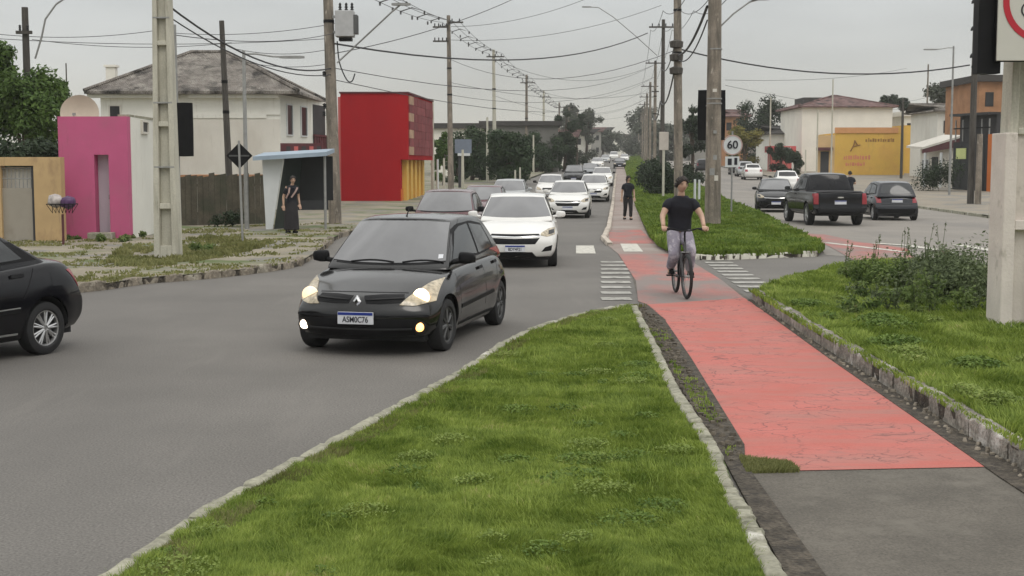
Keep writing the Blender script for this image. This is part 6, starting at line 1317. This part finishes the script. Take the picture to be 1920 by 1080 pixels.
m.build('bicycle_symbol', A['ink'], bd)
# ---------------------------------------------------------------- overhead cables
def wire(label, a, b, sag, r=.012, name='overhead_cable', group=None):
    """a, b = (column, row, depth)"""
    m = MB(); cable(m, at(*a), at(*b), sag, r); o = m.build(name, A['cable'], None, True); return lab(o, label, 'cable', group)
wire('thick black cable sagging across the left road to the median crossarm', (628, 82, 44.4), (1214, 62, 88), 1.05, .032)
wire('thick black cable sagging over the right road to the dark tall pole', (1274, 92, 62), (1818, 122, 67), .75, .035)
wire('thick cable bundle rising from the median pole to the thickest one', (1272, 104, 62), (1326, 12, 42.6), .35, .045)
wire('thinner cable beside the rising bundle on the median', (1272, 112, 62), (1326, 38, 42.6), .5, .025)
wire('thick paired cable from the big concrete pole to the transformer pole, upper one', (306, 3, 29), (622, 128, 44.4), .55, .024)
wire('thick paired cable from the big concrete pole to the transformer pole, lower one', (306, 24, 29), (622, 140, 44.4), .45, .016)
GW = 'thin wires strung between the left poles'
wl_ = [((-40, 60, 43), (300, 56, 43)), ((-40, 70, 43), (622, 72, 44.4)), ((60, 74, 43), (434, 80, 46)), ((300, 60, 46), (628, 44, 44.4)), ((434, 90, 46), (628, 90, 44.4)), ((434, 110, 46), (628, 118, 44.4)), ((330, 66, 30), (628, 62, 44.4))]
for a, b in wl_: wire('thin wire crossing the sky at the upper left', a, b, .2, .010, 'overhead_wire', GW)
GX = 'thin wires fanning over the left road'
for a, b, s_ in (((628, 100, 44.4), (1000, -20, 60), .3), ((628, 128, 44.4), (1226, 122, 120), 1.4), ((628, 150, 44.4), (1217, 165, 155), 1.8), ((846, 50, 87), (1130, -15, 80), .5), ((846, 75, 87), (1240, 10, 88), .7), ((846, 112, 87), (1272, 92, 62), 1.3),
                 ((846, 178, 87), (1226, 145, 120), 1.2), ((928, 110, 113), (1226, 122, 120), 1.6), ((928, 180, 113), (1211, 185, 190), 1.8), ((987, 160, 150), (1217, 150, 155), 1.8), ((987, 210, 150), (1207, 208, 226), 1.2), ((1019, 190, 185), (1211, 185, 190), 2.), ((846, 155, 87), (1226, 172, 120), .8)):
    wire('thin wire strung across the left road', a, b, s_, .014, 'overhead_wire', GX)
GY = 'line wires following the left row of poles'
tops = [((628, -60, 44.4), (846, 42, 87)), ((846, 42, 87), (928, 100, 113)), ((928, 100, 113), (987, 146, 150)), ((987, 146, 150), (1019, 176, 185)), ((1019, 176, 185), (1048, 200, 218))]
spc = []
for a, b in tops:
    for k, (dx, dz) in enumerate(((-.55, 0), (0, .12), (.6, 0))):
        A0 = at(*a)+Vector((dx, 0, dz)); B0 = at(*b)+Vector((dx, 0, dz)); m = MB(); pts = cable(m, A0, B0, .35, .014); o = m.build('overhead_wire', A['cable'], None, True); lab(o, 'line wire running from pole to pole along the left row', 'cable', GY)
    A0 = at(*a); B0 = at(*b); n_ = 6
    for i in range(1, n_):
        t = i/n_; q_ = A0.lerp(B0, t); q_.z -= .35*4*t*(1-t); o = empty('line_spacer', q_, 0, 'small dark spacer hanging on the wires between the left line poles', 'cable spacer', 'spacers on the left line wires')
        m = MB(); m.tube([(-.55, 0, 0), (0, 0, .18), (.6, 0, 0), (0, 0, -.32), (-.55, 0, 0)], .03, 5); m.build('spacer_frame', A['rim_dk'], o); insulators(o, [(-.55, 0, -.05), (0, 0, -.3), (.6, 0, -.05)], A['rim_dk'], .06)
GZ = 'line wires following the median row of poles'
mt_ = [(1336, -20, 42.6), (1272, 20, 62), (1240, 56, 88), (1226, 120, 120), (1217, 150, 155), (1211, 172, 190), (1207, 190, 226), (1203, 203, 262)]
for a, b in zip(mt_, mt_[1:]):
    for dx in (-.7, .1, .7):
        m = MB(); cable(m, at(*a)+Vector((dx, 0, 0)), at(*b)+Vector((dx, 0, 0)), .4, .014); o = m.build('overhead_wire', A['cable'], None, True); lab(o, 'line wire running from pole to pole along the median', 'cable', GZ)
for a, b, s_, r_c in (((1268, 112, 62), (1238, 190, 88), .9, .04), ((1238, 190, 88), (1225, 215, 120), .8, .04), ((1268, 70, 62), (1242, 130, 88), .6, .03)):
    wire('drooping low cable bundle between the median poles', a, b, s_, r_c, group='drooping bundles on the median')
for a, b in (((1360, 150, 60), (1700, 128, 100)), ((1360, 160, 60), (1687, 205, 118)), ((1687, 190, 118), (1818, 150, 67))): wire('thin wire over the right road', a, b, .3, .010, 'overhead_wire', 'thin wires over the right road')
# ---------------------------------------------------------------- people
def skin(name, J, E, mat, parent, root=None, sub=2, smooth_k=0.):
    """continuous surface grown round a jointed skeleton; J: name -> (x,y,z,radius[,radius2])"""
    bm = bmesh.new(); lay = bm.verts.layers.skin.verify(); idx = {}
    for k, v in J.items():
        q = bm.verts.new(v[:3]); q[lay].radius = (v[3], v[4] if len(v) > 4 else v[3]); q[lay].use_root = (k == (root or next(iter(J)))); idx[k] = q
    for a, b in E: bm.edges.new((idx[a], idx[b]))
    me = bpy.data.meshes.new(name); bm.to_mesh(me); bm.free(); me.materials.append(mat)
    o = bpy.data.objects.new(name, me); S.collection.objects.link(o)
    s = o.modifiers.new('skin', 'SKIN'); s.use_smooth_shade = True; s.branch_smoothing = .3
    u = o.modifiers.new('sub', 'SUBSURF'); u.levels = u.render_levels = sub
    applied(o)
    if not o.data.materials: o.data.materials.append(mat)
    if parent: o.parent = parent
    return o
def join_mesh(dst, srcs):
    bm = bmesh.new(); bm.from_mesh(dst.data)
    for s in srcs:
        bm.from_mesh(s.data); bpy.data.objects.remove(s)
    bm.to_mesh(dst.data); bm.free()
def head(par, c, r, yaw, tilt, skinm, hairm, hair='short', up=(0, 0, 1)):
    """head with brow, nose, mouth, ears; faces local +X turned by yaw"""
    rot = Matrix.Rotation(yaw, 3, 'Z')@Matrix.Rotation(tilt, 3, 'Y'); m = MB(); vs = []; fs = []; nu, nv = 28, 20
    for j in range(nv+1):
        ph = math.pi*j/nv
        for i in range(nu):
            th = 2*math.pi*i/nu; x, y, z = math.sin(ph)*math.cos(th), math.sin(ph)*math.sin(th), math.cos(ph)
            w = 1 if z > 0 else 1-.28*(-z)**1.4; X_ = x*.98*(1 if z > 0 or x < 0 else 1-.04*z)*w; Y_ = y*.76*w; Z_ = z*1.22
            if x > .4:
                n_ = math.exp(-((y/.14)**2))*math.exp(-(((z+.12)/.20)**2)); X_ += .20*n_                       # nose
                X_ -= .075*math.exp(-(((abs(y)-.36)/.16)**2))*math.exp(-(((z-.08)/.11)**2))                      # eye sockets
                X_ += .05*math.exp(-((y/.26)**2))*math.exp(-(((z+.46)/.07)**2))-.04*math.exp(-((y/.25)**2))*math.exp(-(((z+.53)/.03)**2)) # lips
                X_ += .07*math.exp(-((y/.3)**2))*math.exp(-(((z+.8)/.14)**2))                                     # chin
            if abs(y) > .85 and abs(z+.02) < .28: Y_ *= 1.13
            vs.append(rot@Vector((X_*r, Y_*r, Z_*r))+Vector(c))
    for j in range(nv):
        for i in range(nu): fs.append((j*nu+i, (j+1)*nu+i, (j+1)*nu+(i+1) % nu, j*nu+(i+1) % nu))
    m.add(vs, fs); h = m.build('head', skinm, par, True, angle=80)
    def blob(name, q, s, mat):
        a, f = boxgrid([-1, -.5, 0, .5, 1], [-1, -.5, 0, .5, 1], [-1, -.5, 0, .5, 1], lambda x, y, z: rot@(Vector(q)*r+Vector([Vector((x, y, z)).normalized()[k]*s[k]*r for k in range(3)]))+Vector(c)); b = MB(); b.add(a, f); return b.build(name, mat, h, True, angle=80)
    for s_ in (1, -1):
        blob('eye', (.80, s_*.33, .08), (.05, .12, .05), A['ink']); blob('eyebrow', (.88, s_*.34, .27), (.06, .17, .035), hairm); blob('ear', (-.02, s_*.80, 0), (.14, .08, .24), skinm)
    blob('mouth', (.93, 0, -.50), (.05, .20, .04), Mt('lips', (.28, .11, .09), .5))
    # hair: a cap over skull, back and sides, uneven
    hb = MB(); vs = []; fs = []; rr = random.Random(4); nu, nv = 26, 14; lim = {'short': 1.95, 'long': 2.5, 'bun': 1.95}[hair]
    for j in range(nv+1):
        for i in range(nu):
            th = 2*math.pi*i/nu; fr = max(0, math.cos(th)); lm = lim*(1-.50*fr**1.2); ph = lm*j/nv
            x, y, z = math.sin(ph)*math.cos(th), math.sin(ph)*math.sin(th), math.cos(ph); k = (1.10+rr.uniform(-.035, .045)+.08*fr*(z > .3))*(1 if j < nv else .96)
            vs.append(rot@Vector((x*.98*k*r, y*.80*k*r, (z*1.2*k)*r))+Vector(c))
    for j in range(nv):
        for i in range(nu): fs.append((j*nu+i, (j+1)*nu+i, (j+1)*nu+(i+1) % nu, j*nu+(i+1) % nu))
    hb.add(vs, fs); hb.build('hair', hairm, h, True, angle=60)
    tf = MB(); nt_ = 130
    for i in range(nt_):
        th = rr.uniform(0, 2*math.pi); fr = max(0, math.cos(th)); ph = rr.uniform(0, (1.95 if hair != 'long' else 2.3)*(1-.55*fr**1.2)); x, y, z = math.sin(ph)*math.cos(th), math.sin(ph)*math.sin(th), math.cos(ph)
        p0 = Vector((x*1.06, y*.88, z*1.16)); dd = Vector((x*1.2+rr.uniform(-.5, .8), y*1.3+rr.uniform(-.6, .6), z*.4+rr.uniform(-.3, .3))).normalized(); l_ = rr.uniform(.14, .34)
        tf.tube([rot@(p0*r)+Vector(c), rot@((p0+dd*l_*.6)*r)+Vector(c), rot@((p0+dd*l_+Vector((0, 0, -.06)))*r)+Vector(c)], [.13*r, .09*r, .02*r], 5)
    tf.build('hair_tuft', hairm, h, True, angle=80)
    if hair == 'long': blob('hair_length', (-.45, 0, -1.0), (.55, .75, 1.1), hairm)
    if hair == 'bun': blob('hair_bun', (-.95, 0, .6), (.4, .4, .4), hairm)
    return h
def hand(wrist, dirv, palm_n, r=.04, grip=True):
    """palm with five separate fingers; returned as mesh objects to be joined"""
    d = Vector(dirv).normalized(); n = Vector(palm_n).normalized(); s_ = d.cross(n).normalized(); w0 = Vector(wrist); out_ = []
    m = MB(); vs, fs = boxgrid([-1, -.4, .4, 1], [-1, 0, 1], [-1, -.4, .4, 1], lambda a, b, c: w0+d*(.045+.045*a)+n*.014*b*(1-.2*abs(c))+s_*.040*c*(1-.12*(1-a))); m.add(vs, fs); q = m.build('palm', A['skin'], None, True, angle=80); out_.append(q)
    L_ = [.068, .078, .073, .058]
    m = MB()
    for i, l in enumerate(L_):
        base = w0+d*.085+s_*(.030-.020*i); 
        if grip: pts = [base, base+d*l*.35+n*.006, base+d*l*.50+n*l*.38, base+d*l*.18+n*l*.62]
        else: pts = [base, base+d*l*.4+n*.004, base+d*l*.75+n*.014, base+d*l*.95+n*.03]
        m.tube(pts, [.0095, .009, .0085, .006], 6)
    tb = w0+d*.03+s_*.038; m.tube([tb, tb+s_*.022+d*.02+n*.01, tb+s_*.020+d*.045+n*.03, tb+s_*.005+d*.06+n*.045], [.012, .011, .010, .007], 6)
    out_.append(m.build('fingers', A['skin'], None, True, angle=80)); return out_
def standing(label, x, y, z, face, h=1.65, stride=.0, seed=0, top='shirt', bot='blk_trouser', hair='long', skirt=False, hunched=0., arms='down', name='person', strap=False, group=None, cat='person'):
    k = h/1.72; o = empty(name, (x, y, z), face, label, cat, group); hu = hunched
    V = lambda a, b, c: (a*k, b*k, c*k)
    s0 = stride
    J = {'pelvis': (*V(0, 0, .93), .125*k, .105*k), 'waist': (*V(.01, 0, 1.08), .115*k, .095*k), 'chest': (*V(.02+hu*.3, 0, 1.28), .145*k, .11*k), 'neckb': (*V(.02+hu*.8, 0, 1.43), .075*k), 'neck': (*V(.04+hu, 0, 1.50), .052*k), 'headb': (*V(.05+hu*1.2, 0, 1.56), .05*k),
         'shL': (*V(.02+hu*.6, .17, 1.40), .062*k), 'shR': (*V(.02+hu*.6, -.17, 1.40), .062*k),
         'hipL': (*V(0, .09, .88), .095*k), 'hipR': (*V(0, -.09, .88), .095*k), 'knL': (*V(.05+s0*.5, .10, .48), .062*k), 'knR': (*V(.05-s0*.4, -.10, .48), .062*k),
         'anL': (*V(s0-.02, .10, .085), .040*k), 'anR': (*V(-s0-.04, -.10, .10), .040*k), 'toL': (*V(s0+.13, .11, .03), .034*k), 'toR': (*V(-s0+.11, -.11, .035), .034*k)}
    if arms == 'down': el, wr = (-.02, .24, 1.12), (.06, .25, .88)
    elif arms == 'bent': el, wr = (-.03+hu*.5, .25, 1.13), (.20+hu*.5, .10, 1.22)
    else: el, wr = (.02, .25, 1.13), (.16, .12, 1.36)
    J.update({'elL': (*V(*el), .044*k), 'elR': (*V(el[0], -el[1]-(.02 if arms != 'down' else 0), el[2]-.02), .044*k), 'wrL': (*V(*wr), .03*k), 'wrR': (*V(wr[0]-.04, -wr[1], wr[2]-.03), .03*k)})
    E = [('pelvis', 'waist'), ('waist', 'chest'), ('chest', 'neckb'), ('neckb', 'neck'), ('neck', 'headb'), ('chest', 'shL'), ('chest', 'shR'), ('shL', 'elL'), ('elL', 'wrL'), ('shR', 'elR'), ('elR', 'wrR'), ('pelvis', 'hipL'), ('pelvis', 'hipR'), ('hipL', 'knL'), ('knL', 'anL'), ('anL', 'toL'), ('hipR', 'knR'), ('knR', 'anR'), ('anR', 'toR')]
    b = skin('body', J, E, A['skin'], o, 'pelvis')
    hs = []
    for sd_ in ('L', 'R'):
        w_ = Vector(J['wr'+sd_][:3]); d = (w_-Vector(J['el'+sd_][:3])).normalized(); hs += hand(w_-d*.01, d, Vector((1, 0, 0)) if arms == 'down' else Vector((0, 0, 1)), grip=False)
    join_mesh(b, hs)
    g = lambda n, e: (*J[n][:3], *(q+e for q in J[n][3:]))
    cx_, cn_ = J['chest'][0], J['neckb'][0]
    sl = [([Vector((J['sh'+q_][0], J['sh'+q_][1]*.75, J['sh'+q_][2]-.01*k)), J['sh'+q_][:3], Vector(J['sh'+q_][:3]).lerp(Vector(J['el'+q_][:3]), .8)], [.07*k, .078*k, .066*k]) for q_ in 'LR']
    torso('top', [(J['pelvis'][0], 0, .88*k, .145*k, .185*k), (J['waist'][0], 0, 1.06*k, .125*k, .16*k), (cx_, 0, 1.26*k, .145*k, .195*k), (cx_+(cn_-cx_)*.7, 0, 1.39*k, .125*k, .20*k), (cn_, 0, 1.455*k, .085*k, .11*k), (cn_+.01, 0, 1.475*k, .06*k, .065*k)], A[top], o, sleeves=sl)
    legs('trousers', [([(0, sg_*.06*k, .93*k), J['hip'+q_][:3], J['kn'+q_][:3], (J['an'+q_][0], J['an'+q_][1], J['an'+q_][2]+.02)], [.11*k, .112*k, .080*k, .064*k]) for q_, sg_ in (('L', 1), ('R', -1))], A[bot], o)
    if skirt: m = MB(); m.lathe([(.13*k, 1.02*k), (.19*k, .85*k), (.22*k, .5*k), (.24*k, .12*k), (.22*k, .10*k)], (0, 0, 0), 'Z', 20); m.build('long_skirt', A[bot], o, True)
    for s_ in ('L', 'R'):
        a_ = Vector(J['an'+s_][:3]); t_ = Vector(J['to'+s_][:3]); m = MB(); vs, fs = boxgrid([-1, -.6, .3, .8, 1], [-1, 0, 1], [-1, 0, 1], lambda u, v, w: (a_.x+.04+.135*u, a_.y+(t_.y-a_.y)*.5+.045*w*(1-.25*abs(u)), max(.0, a_.z-.085)+.035+.035*v*(1-.35*max(0, u)))); m.add(vs, fs); m.build('shoe', A['black'], o, True, angle=80)
    head(o, V(.06+hu*1.25, 0, 1.635), .098*k, random.Random(seed).uniform(-.3, .3), hu*.9, A['skin'], A['hair'], hair)
    if strap: m = MB(); m.tube([V(.12+hu, .13, 1.40), V(.15+hu, .06, 1.28), V(.17, -.05, 1.10)], .026, 6); m.tube([V(.12+hu, -.12, 1.40), V(.14+hu, -.15, 1.25), V(.12, -.2, 1.08)], .026, 6); m.build('pale_strap', Mt('pale_strap', (.42, .30, .27), .9), o, True)
    return o
def torso(name, rings, mat, par, n=22, sleeves=(), collar=True):
    """shirt: loft of elliptical rings (x, y, z, depth, width) from hem to neck, plus sleeve tubes"""
    m = MB(); R_ = []
    for a, b in zip(rings, rings[1:]):
        for k in range(3): t = k/3; R_.append([a[i]+(b[i]-a[i])*t for i in range(5)])
    R_.append(rings[-1]); vs = []; fs = []; rr = random.Random(2)
    for j, (x, y, z, d, w) in enumerate(R_):
        for i in range(n):
            t = 2*math.pi*i/n; c_, s_ = math.cos(t), math.sin(t); e_ = .82; fx = math.copysign(abs(c_)**e_, c_); fy = math.copysign(abs(s_)**e_, s_); k = 1+.022*math.sin(3*t+j*.9)+rr.uniform(-.012, .012)
            vs.append((x+fx*d*k, y+fy*w*k, z+.012*math.sin(2*t+j)*(0 if j in (0, len(R_)-1) else 1)))
    for j in range(len(R_)-1):
        for i in range(n): fs.append((j*n+i, j*n+(i+1) % n, (j+1)*n+(i+1) % n, (j+1)*n+i))
    fs.append(tuple(range(n))); m.add(vs, fs); o = m.build(name, mat, par, True, angle=180)
    parts = []
    for pts, rad in sleeves: q = MB(); q.tube(pts, rad, 14); parts.append(q.build('sleeve', mat, None, True, angle=180))
    join_mesh(o, parts); s = o.modifiers.new('s', 'SUBSURF'); s.levels = s.render_levels = 1; return o
def legs(name, sets, mat, par):
    m = MB()
    for pts, rad in sets:
        P_ = []; Rr = []
        for a, b, ra, rb in zip(pts, pts[1:], rad, rad[1:]):
            for k in range(4): t = k/4; P_.append(Vector(a).lerp(Vector(b), t)); Rr.append((ra+(rb-ra)*t)*(1+.03*math.sin(len(P_)*2.1)))
        P_.append(Vector(pts[-1])); Rr.append(rad[-1]); m.tube(P_, Rr, 14)
    o = m.build(name, mat, par, True, angle=180); s = o.modifiers.new('s', 'SUBSURF'); s.levels = s.render_levels = 1; return o
# ---------------------------------------------------------------- bicycle and rider
BX, BY = 2.655, 20.85; hd = math.atan2(-1, .035)
bk = empty('bicycle', (BX, BY, .012), hd, 'dark mountain bicycle ridden towards the camera on the worn red path', 'bicycle')
WR = .345; FA, RA, BBp = (.54, 0, WR), (-.53, 0, WR), (-.10, 0, .30)
A['frame'] = paint('dark_frame_paint', (.025, .022, .024), .35)
def cyc_wheel(c, steer=0):
    m = MB(); prof = [(WR-.025+.025*math.cos(a), .025*math.sin(a)) for a in [2*math.pi*i/10 for i in range(11)]]; m.lathe(prof, (0, 0, 0), 'Y', 40); t = m.build('wheel', A['dark'], bk, True); t.location = c; t.rotation_euler.z = steer
    r = MB(); r.lathe([(WR-.05, -.012), (WR-.065, -.012), (WR-.065, .012), (WR-.05, .012), (WR-.05, -.012)], (0, 0, 0), 'Y', 40); r.build('rim', A['rim_dk'], t, True)
    s_ = MB()
    for i in range(28):
        a = 2*math.pi*i/28; y = .025 if i % 2 else -.025; s_.tube([(math.cos(a+.3)*.02, y, math.sin(a+.3)*.02), (math.cos(a)*(WR-.06), 0, math.sin(a)*(WR-.06))], .0016, 3, False)
    s_.lathe([(.02, -.04), (.02, .04)], (0, 0, 0), 'Y', 10); s_.build('spokes', A['steel'], t); return t
cyc_wheel(FA, .05); cyc_wheel(RA)
HT, HBt, ST = Vector((.30, 0, .86)), Vector((.345, 0, .74)), Vector((-.24, 0, .80))
m = MB(); m.tube([HT, HBt], .022, 8); m.tube([HT-Vector((0, 0, .02)), ST], .019, 8); m.tube([HBt, BBp], .023, 8); m.tube([BBp, ST+Vector((-.02, 0, .05))], .018, 8)
for s_ in (1, -1): m.tube([(BBp[0], s_*.03, .30), (RA[0], s_*.06, WR)], .011, 6); m.tube([(ST.x, s_*.02, .76), (RA[0], s_*.06, WR)], .010, 6)
m.build('frame', A['frame'], bk, True)
m = MB(); m.tube([HBt, (.36, 0, .70)], .022, 8)
m.tube([(.36, -.07, .70), (.36, .07, .70)], .02, 6)
for s_ in (1, -1): m.tube([(.36, s_*.065, .70), (.40, s_*.065, .58), (.54, s_*.06, WR)], [.02, .017, .013], 8)
m.build('fork', A['frame'], bk, True)
m = MB(); m.tube([HT, (.28, 0, .99), (.34, 0, 1.03)], .016, 8); hb_ = [(.24, -.34, 1.055), (.27, -.2, 1.065), (.34, -.07, 1.035), (.34, .07, 1.035), (.27, .2, 1.065), (.24, .34, 1.055)]; m.tube(hb_, .012, 8); hbo = m.build('handlebar', A['black'], bk, True)
for s_ in (1, -1): g_ = MB(); g_.tube([(.245, s_*.23, 1.062), (.24, s_*.35, 1.055)], .018, 8); g_.build('grip', A['dark'], hbo, True); l_ = MB(); l_.tube([(.27, s_*.2, 1.06), (.31, s_*.29, 1.03)], .006, 5); l_.build('brake_lever', A['black'], hbo, True)
m = MB(); vs, fs = boxgrid([-1, -.5, 0, .5, 1], [-1, 0, 1], [-1, 0, 1], lambda a, b, w: (-.28+.13*a, w*.075*(1-.42*(a+1)/1.3 if a > -.9 else .8), .955+.025*b)); m.add(vs, fs); m.tube([ST, (-.28, 0, .93)], .014, 8); m.build('saddle', A['black'], bk, True)
m = MB(); m.lathe([(.085, .045), (.09, .05), (.085, .055)], (BBp[0], 0, BBp[2]), 'Y', 24)
for s_, dx in ((1, .17), (-1, -.17)): m.tube([(BBp[0], s_*.06, .30), (BBp[0]+dx, s_*.085, .30)], .011, 6)
m.tube([(BBp[0], -.07, .30), (BBp[0], .07, .30)], .02, 8); cr_ = m.build('crankset', A['rim_dk'], bk, True)
for s_, dx in ((1, .17), (-1, -.17)): pm = MB(); pm.box((BBp[0]+dx, s_*.14, .30), (.09, .10, .022)); pm.build('pedal', A['black'], cr_, bevel=.004)
rd = empty('person', (BX, BY, .012), hd, 'dark-haired cyclist in a black t-shirt and grey patterned trousers riding towards the camera', 'person')
J = {'pelvis': (-.26, 0, 1.00, .135, .115), 'waist': (-.22, 0, 1.14, .125, .10), 'chest': (-.15, 0, 1.36, .165, .12), 'neckb': (-.10, 0, 1.52, .085), 'neck': (-.075, 0, 1.59, .06), 'headb': (-.06, 0, 1.65, .055),
     'shL': (-.12, .185, 1.47, .070), 'shR': (-.12, -.185, 1.47, .070), 'elL': (-.02, .315, 1.25, .046), 'elR': (-.02, -.305, 1.25, .046), 'wrL': (.185, .315, 1.095, .032), 'wrR': (.185, -.315, 1.095, .032),
     'hipL': (-.20, .095, .96, .108), 'hipR': (-.20, -.095, .96, .108), 'knL': (.16, .115, .72, .070), 'knR': (.05, -.12, .64, .070), 'anL': (.01, .125, .37, .043), 'anR': (-.32, -.13, .40, .043), 'toL': (.12, .14, .335, .035), 'toR': (-.22, -.145, .335, .035)}
E = [('pelvis', 'waist'), ('waist', 'chest'), ('chest', 'neckb'), ('neckb', 'neck'), ('neck', 'headb'), ('chest', 'shL'), ('chest', 'shR'), ('shL', 'elL'), ('elL', 'wrL'), ('shR', 'elR'), ('elR', 'wrR'), ('pelvis', 'hipL'), ('pelvis', 'hipR'), ('hipL', 'knL'), ('knL', 'anL'), ('anL', 'toL'), ('hipR', 'knR'), ('knR', 'anR'), ('anR', 'toR')]
b = skin('body', J, E, A['skin'], rd, 'pelvis')
hs_ = []
for s_, n_ in ((1, 'wrL'), (-1, 'wrR')): hs_ += hand(Vector(J[n_][:3])+Vector((-.015, 0, .0)), (1, 0, -.25), (0, 0, -1))
join_mesh(b, hs_)
ex = lambda n, e: (*J[n][:3], *(q_+e for q_ in J[n][3:]))
sl = [([Vector((J['sh'+q_][0], J['sh'+q_][1]*.7, J['sh'+q_][2]-.015)), J['sh'+q_][:3], Vector(J['sh'+q_][:3]).lerp(Vector(J['el'+q_][:3]), .66)], [.085, .092, .082]) for q_ in 'LR']
torso('t_shirt', [(-.24, 0, 1.00, .155, .195), (-.23, 0, 1.10, .155, .185), (-.20, 0, 1.22, .150, .185), (-.15, 0, 1.38, .165, .225), (-.125, 0, 1.49, .135, .225), (-.10, 0, 1.545, .095, .13), (-.09, 0, 1.565, .07, .078)], A['shirt'], rd, sleeves=sl)
legs('trousers', [([(-.25, sg_*.07, .98), J['hip'+q_][:3], J['kn'+q_][:3], Vector(J['kn'+q_][:3]).lerp(Vector(J['an'+q_][:3]), .55), (J['an'+q_][0]+.005, J['an'+q_][1], J['an'+q_][2]+.03)], [.12, .118, .092, .080, .062]) for q_, sg_ in (('L', 1), ('R', -1))], A['trousers'], rd)
for n_ in 'LR':
    a_ = Vector(J['an'+n_][:3]); m = MB(); vs, fs = boxgrid([-1, -.6, .3, .8, 1], [-1, 0, 1], [-1, 0, 1], lambda u, v, w: (a_.x+.055+.135*u, a_.y+.01+.045*w*(1-.25*abs(u)), .352+.036*v*(1-.35*max(0, u))+.02*(u < -.5)*(v > 0))); m.add(vs, fs); m.build('shoe', A['black'], rd, True, angle=80)
head(rd, (-.035, 0, 1.735), .103, .30, .10, A['skin'], A['hair'], 'short')
m = MB(); m.lathe([(.072, 1.535), (.080, 1.545), (.074, 1.556)], (-.088, 0, 0), 'Z', 16); m.build('collar', Mt('dark_red_collar', (.09, .02, .025), .8), rd, True)
# walkers
pw_ = G(1177, 412, .01); standing('walker in black clothes coming along the far cycle path', pw_.x, pw_.y, pw_.z, -math.pi/2+.1, 1.62, .13, 2, 'shirt', 'blk_trouser', 'long', arms='down')
pw_ = G(550, 436, .115); standing('person with bushy hair in black standing hunched in the bus shelter', pw_.x, pw_.y-.3, pw_.z, -math.pi/2+.5, 1.60, .02, 3, 'shirt', 'blk_trouser', 'bun', skirt=True, hunched=.10, arms='down', strap=True)
standing('person in a dark top whose head shows above the black pickup', X(1592, 66), 66, gz(66), math.pi/2, 1.72, .05, 4, 'shirt', 'blk_trouser', 'short', arms='bent')
# ---------------------------------------------------------------- air
hz = MB(); hz.box((30, 295, 19), (700, 640, 42)); hzo = hz.build('haze', None); hzo.data.materials.clear(); hzo['kind'] = 'stuff'
hm = bpy.data.materials.new('damp_air'); hm.use_nodes = True; t_ = hm.node_tree; t_.nodes.remove(t_.nodes['Principled BSDF']); pv = t_.nodes.new('ShaderNodeVolumePrincipled'); pv.inputs['Color'].default_value = (.93, .93, .9, 1); pv.inputs['Density'].default_value = .00042
t_.links.new(pv.outputs[0], t_.nodes['Material Output'].inputs['Volume']); hzo.data.materials.append(hm)
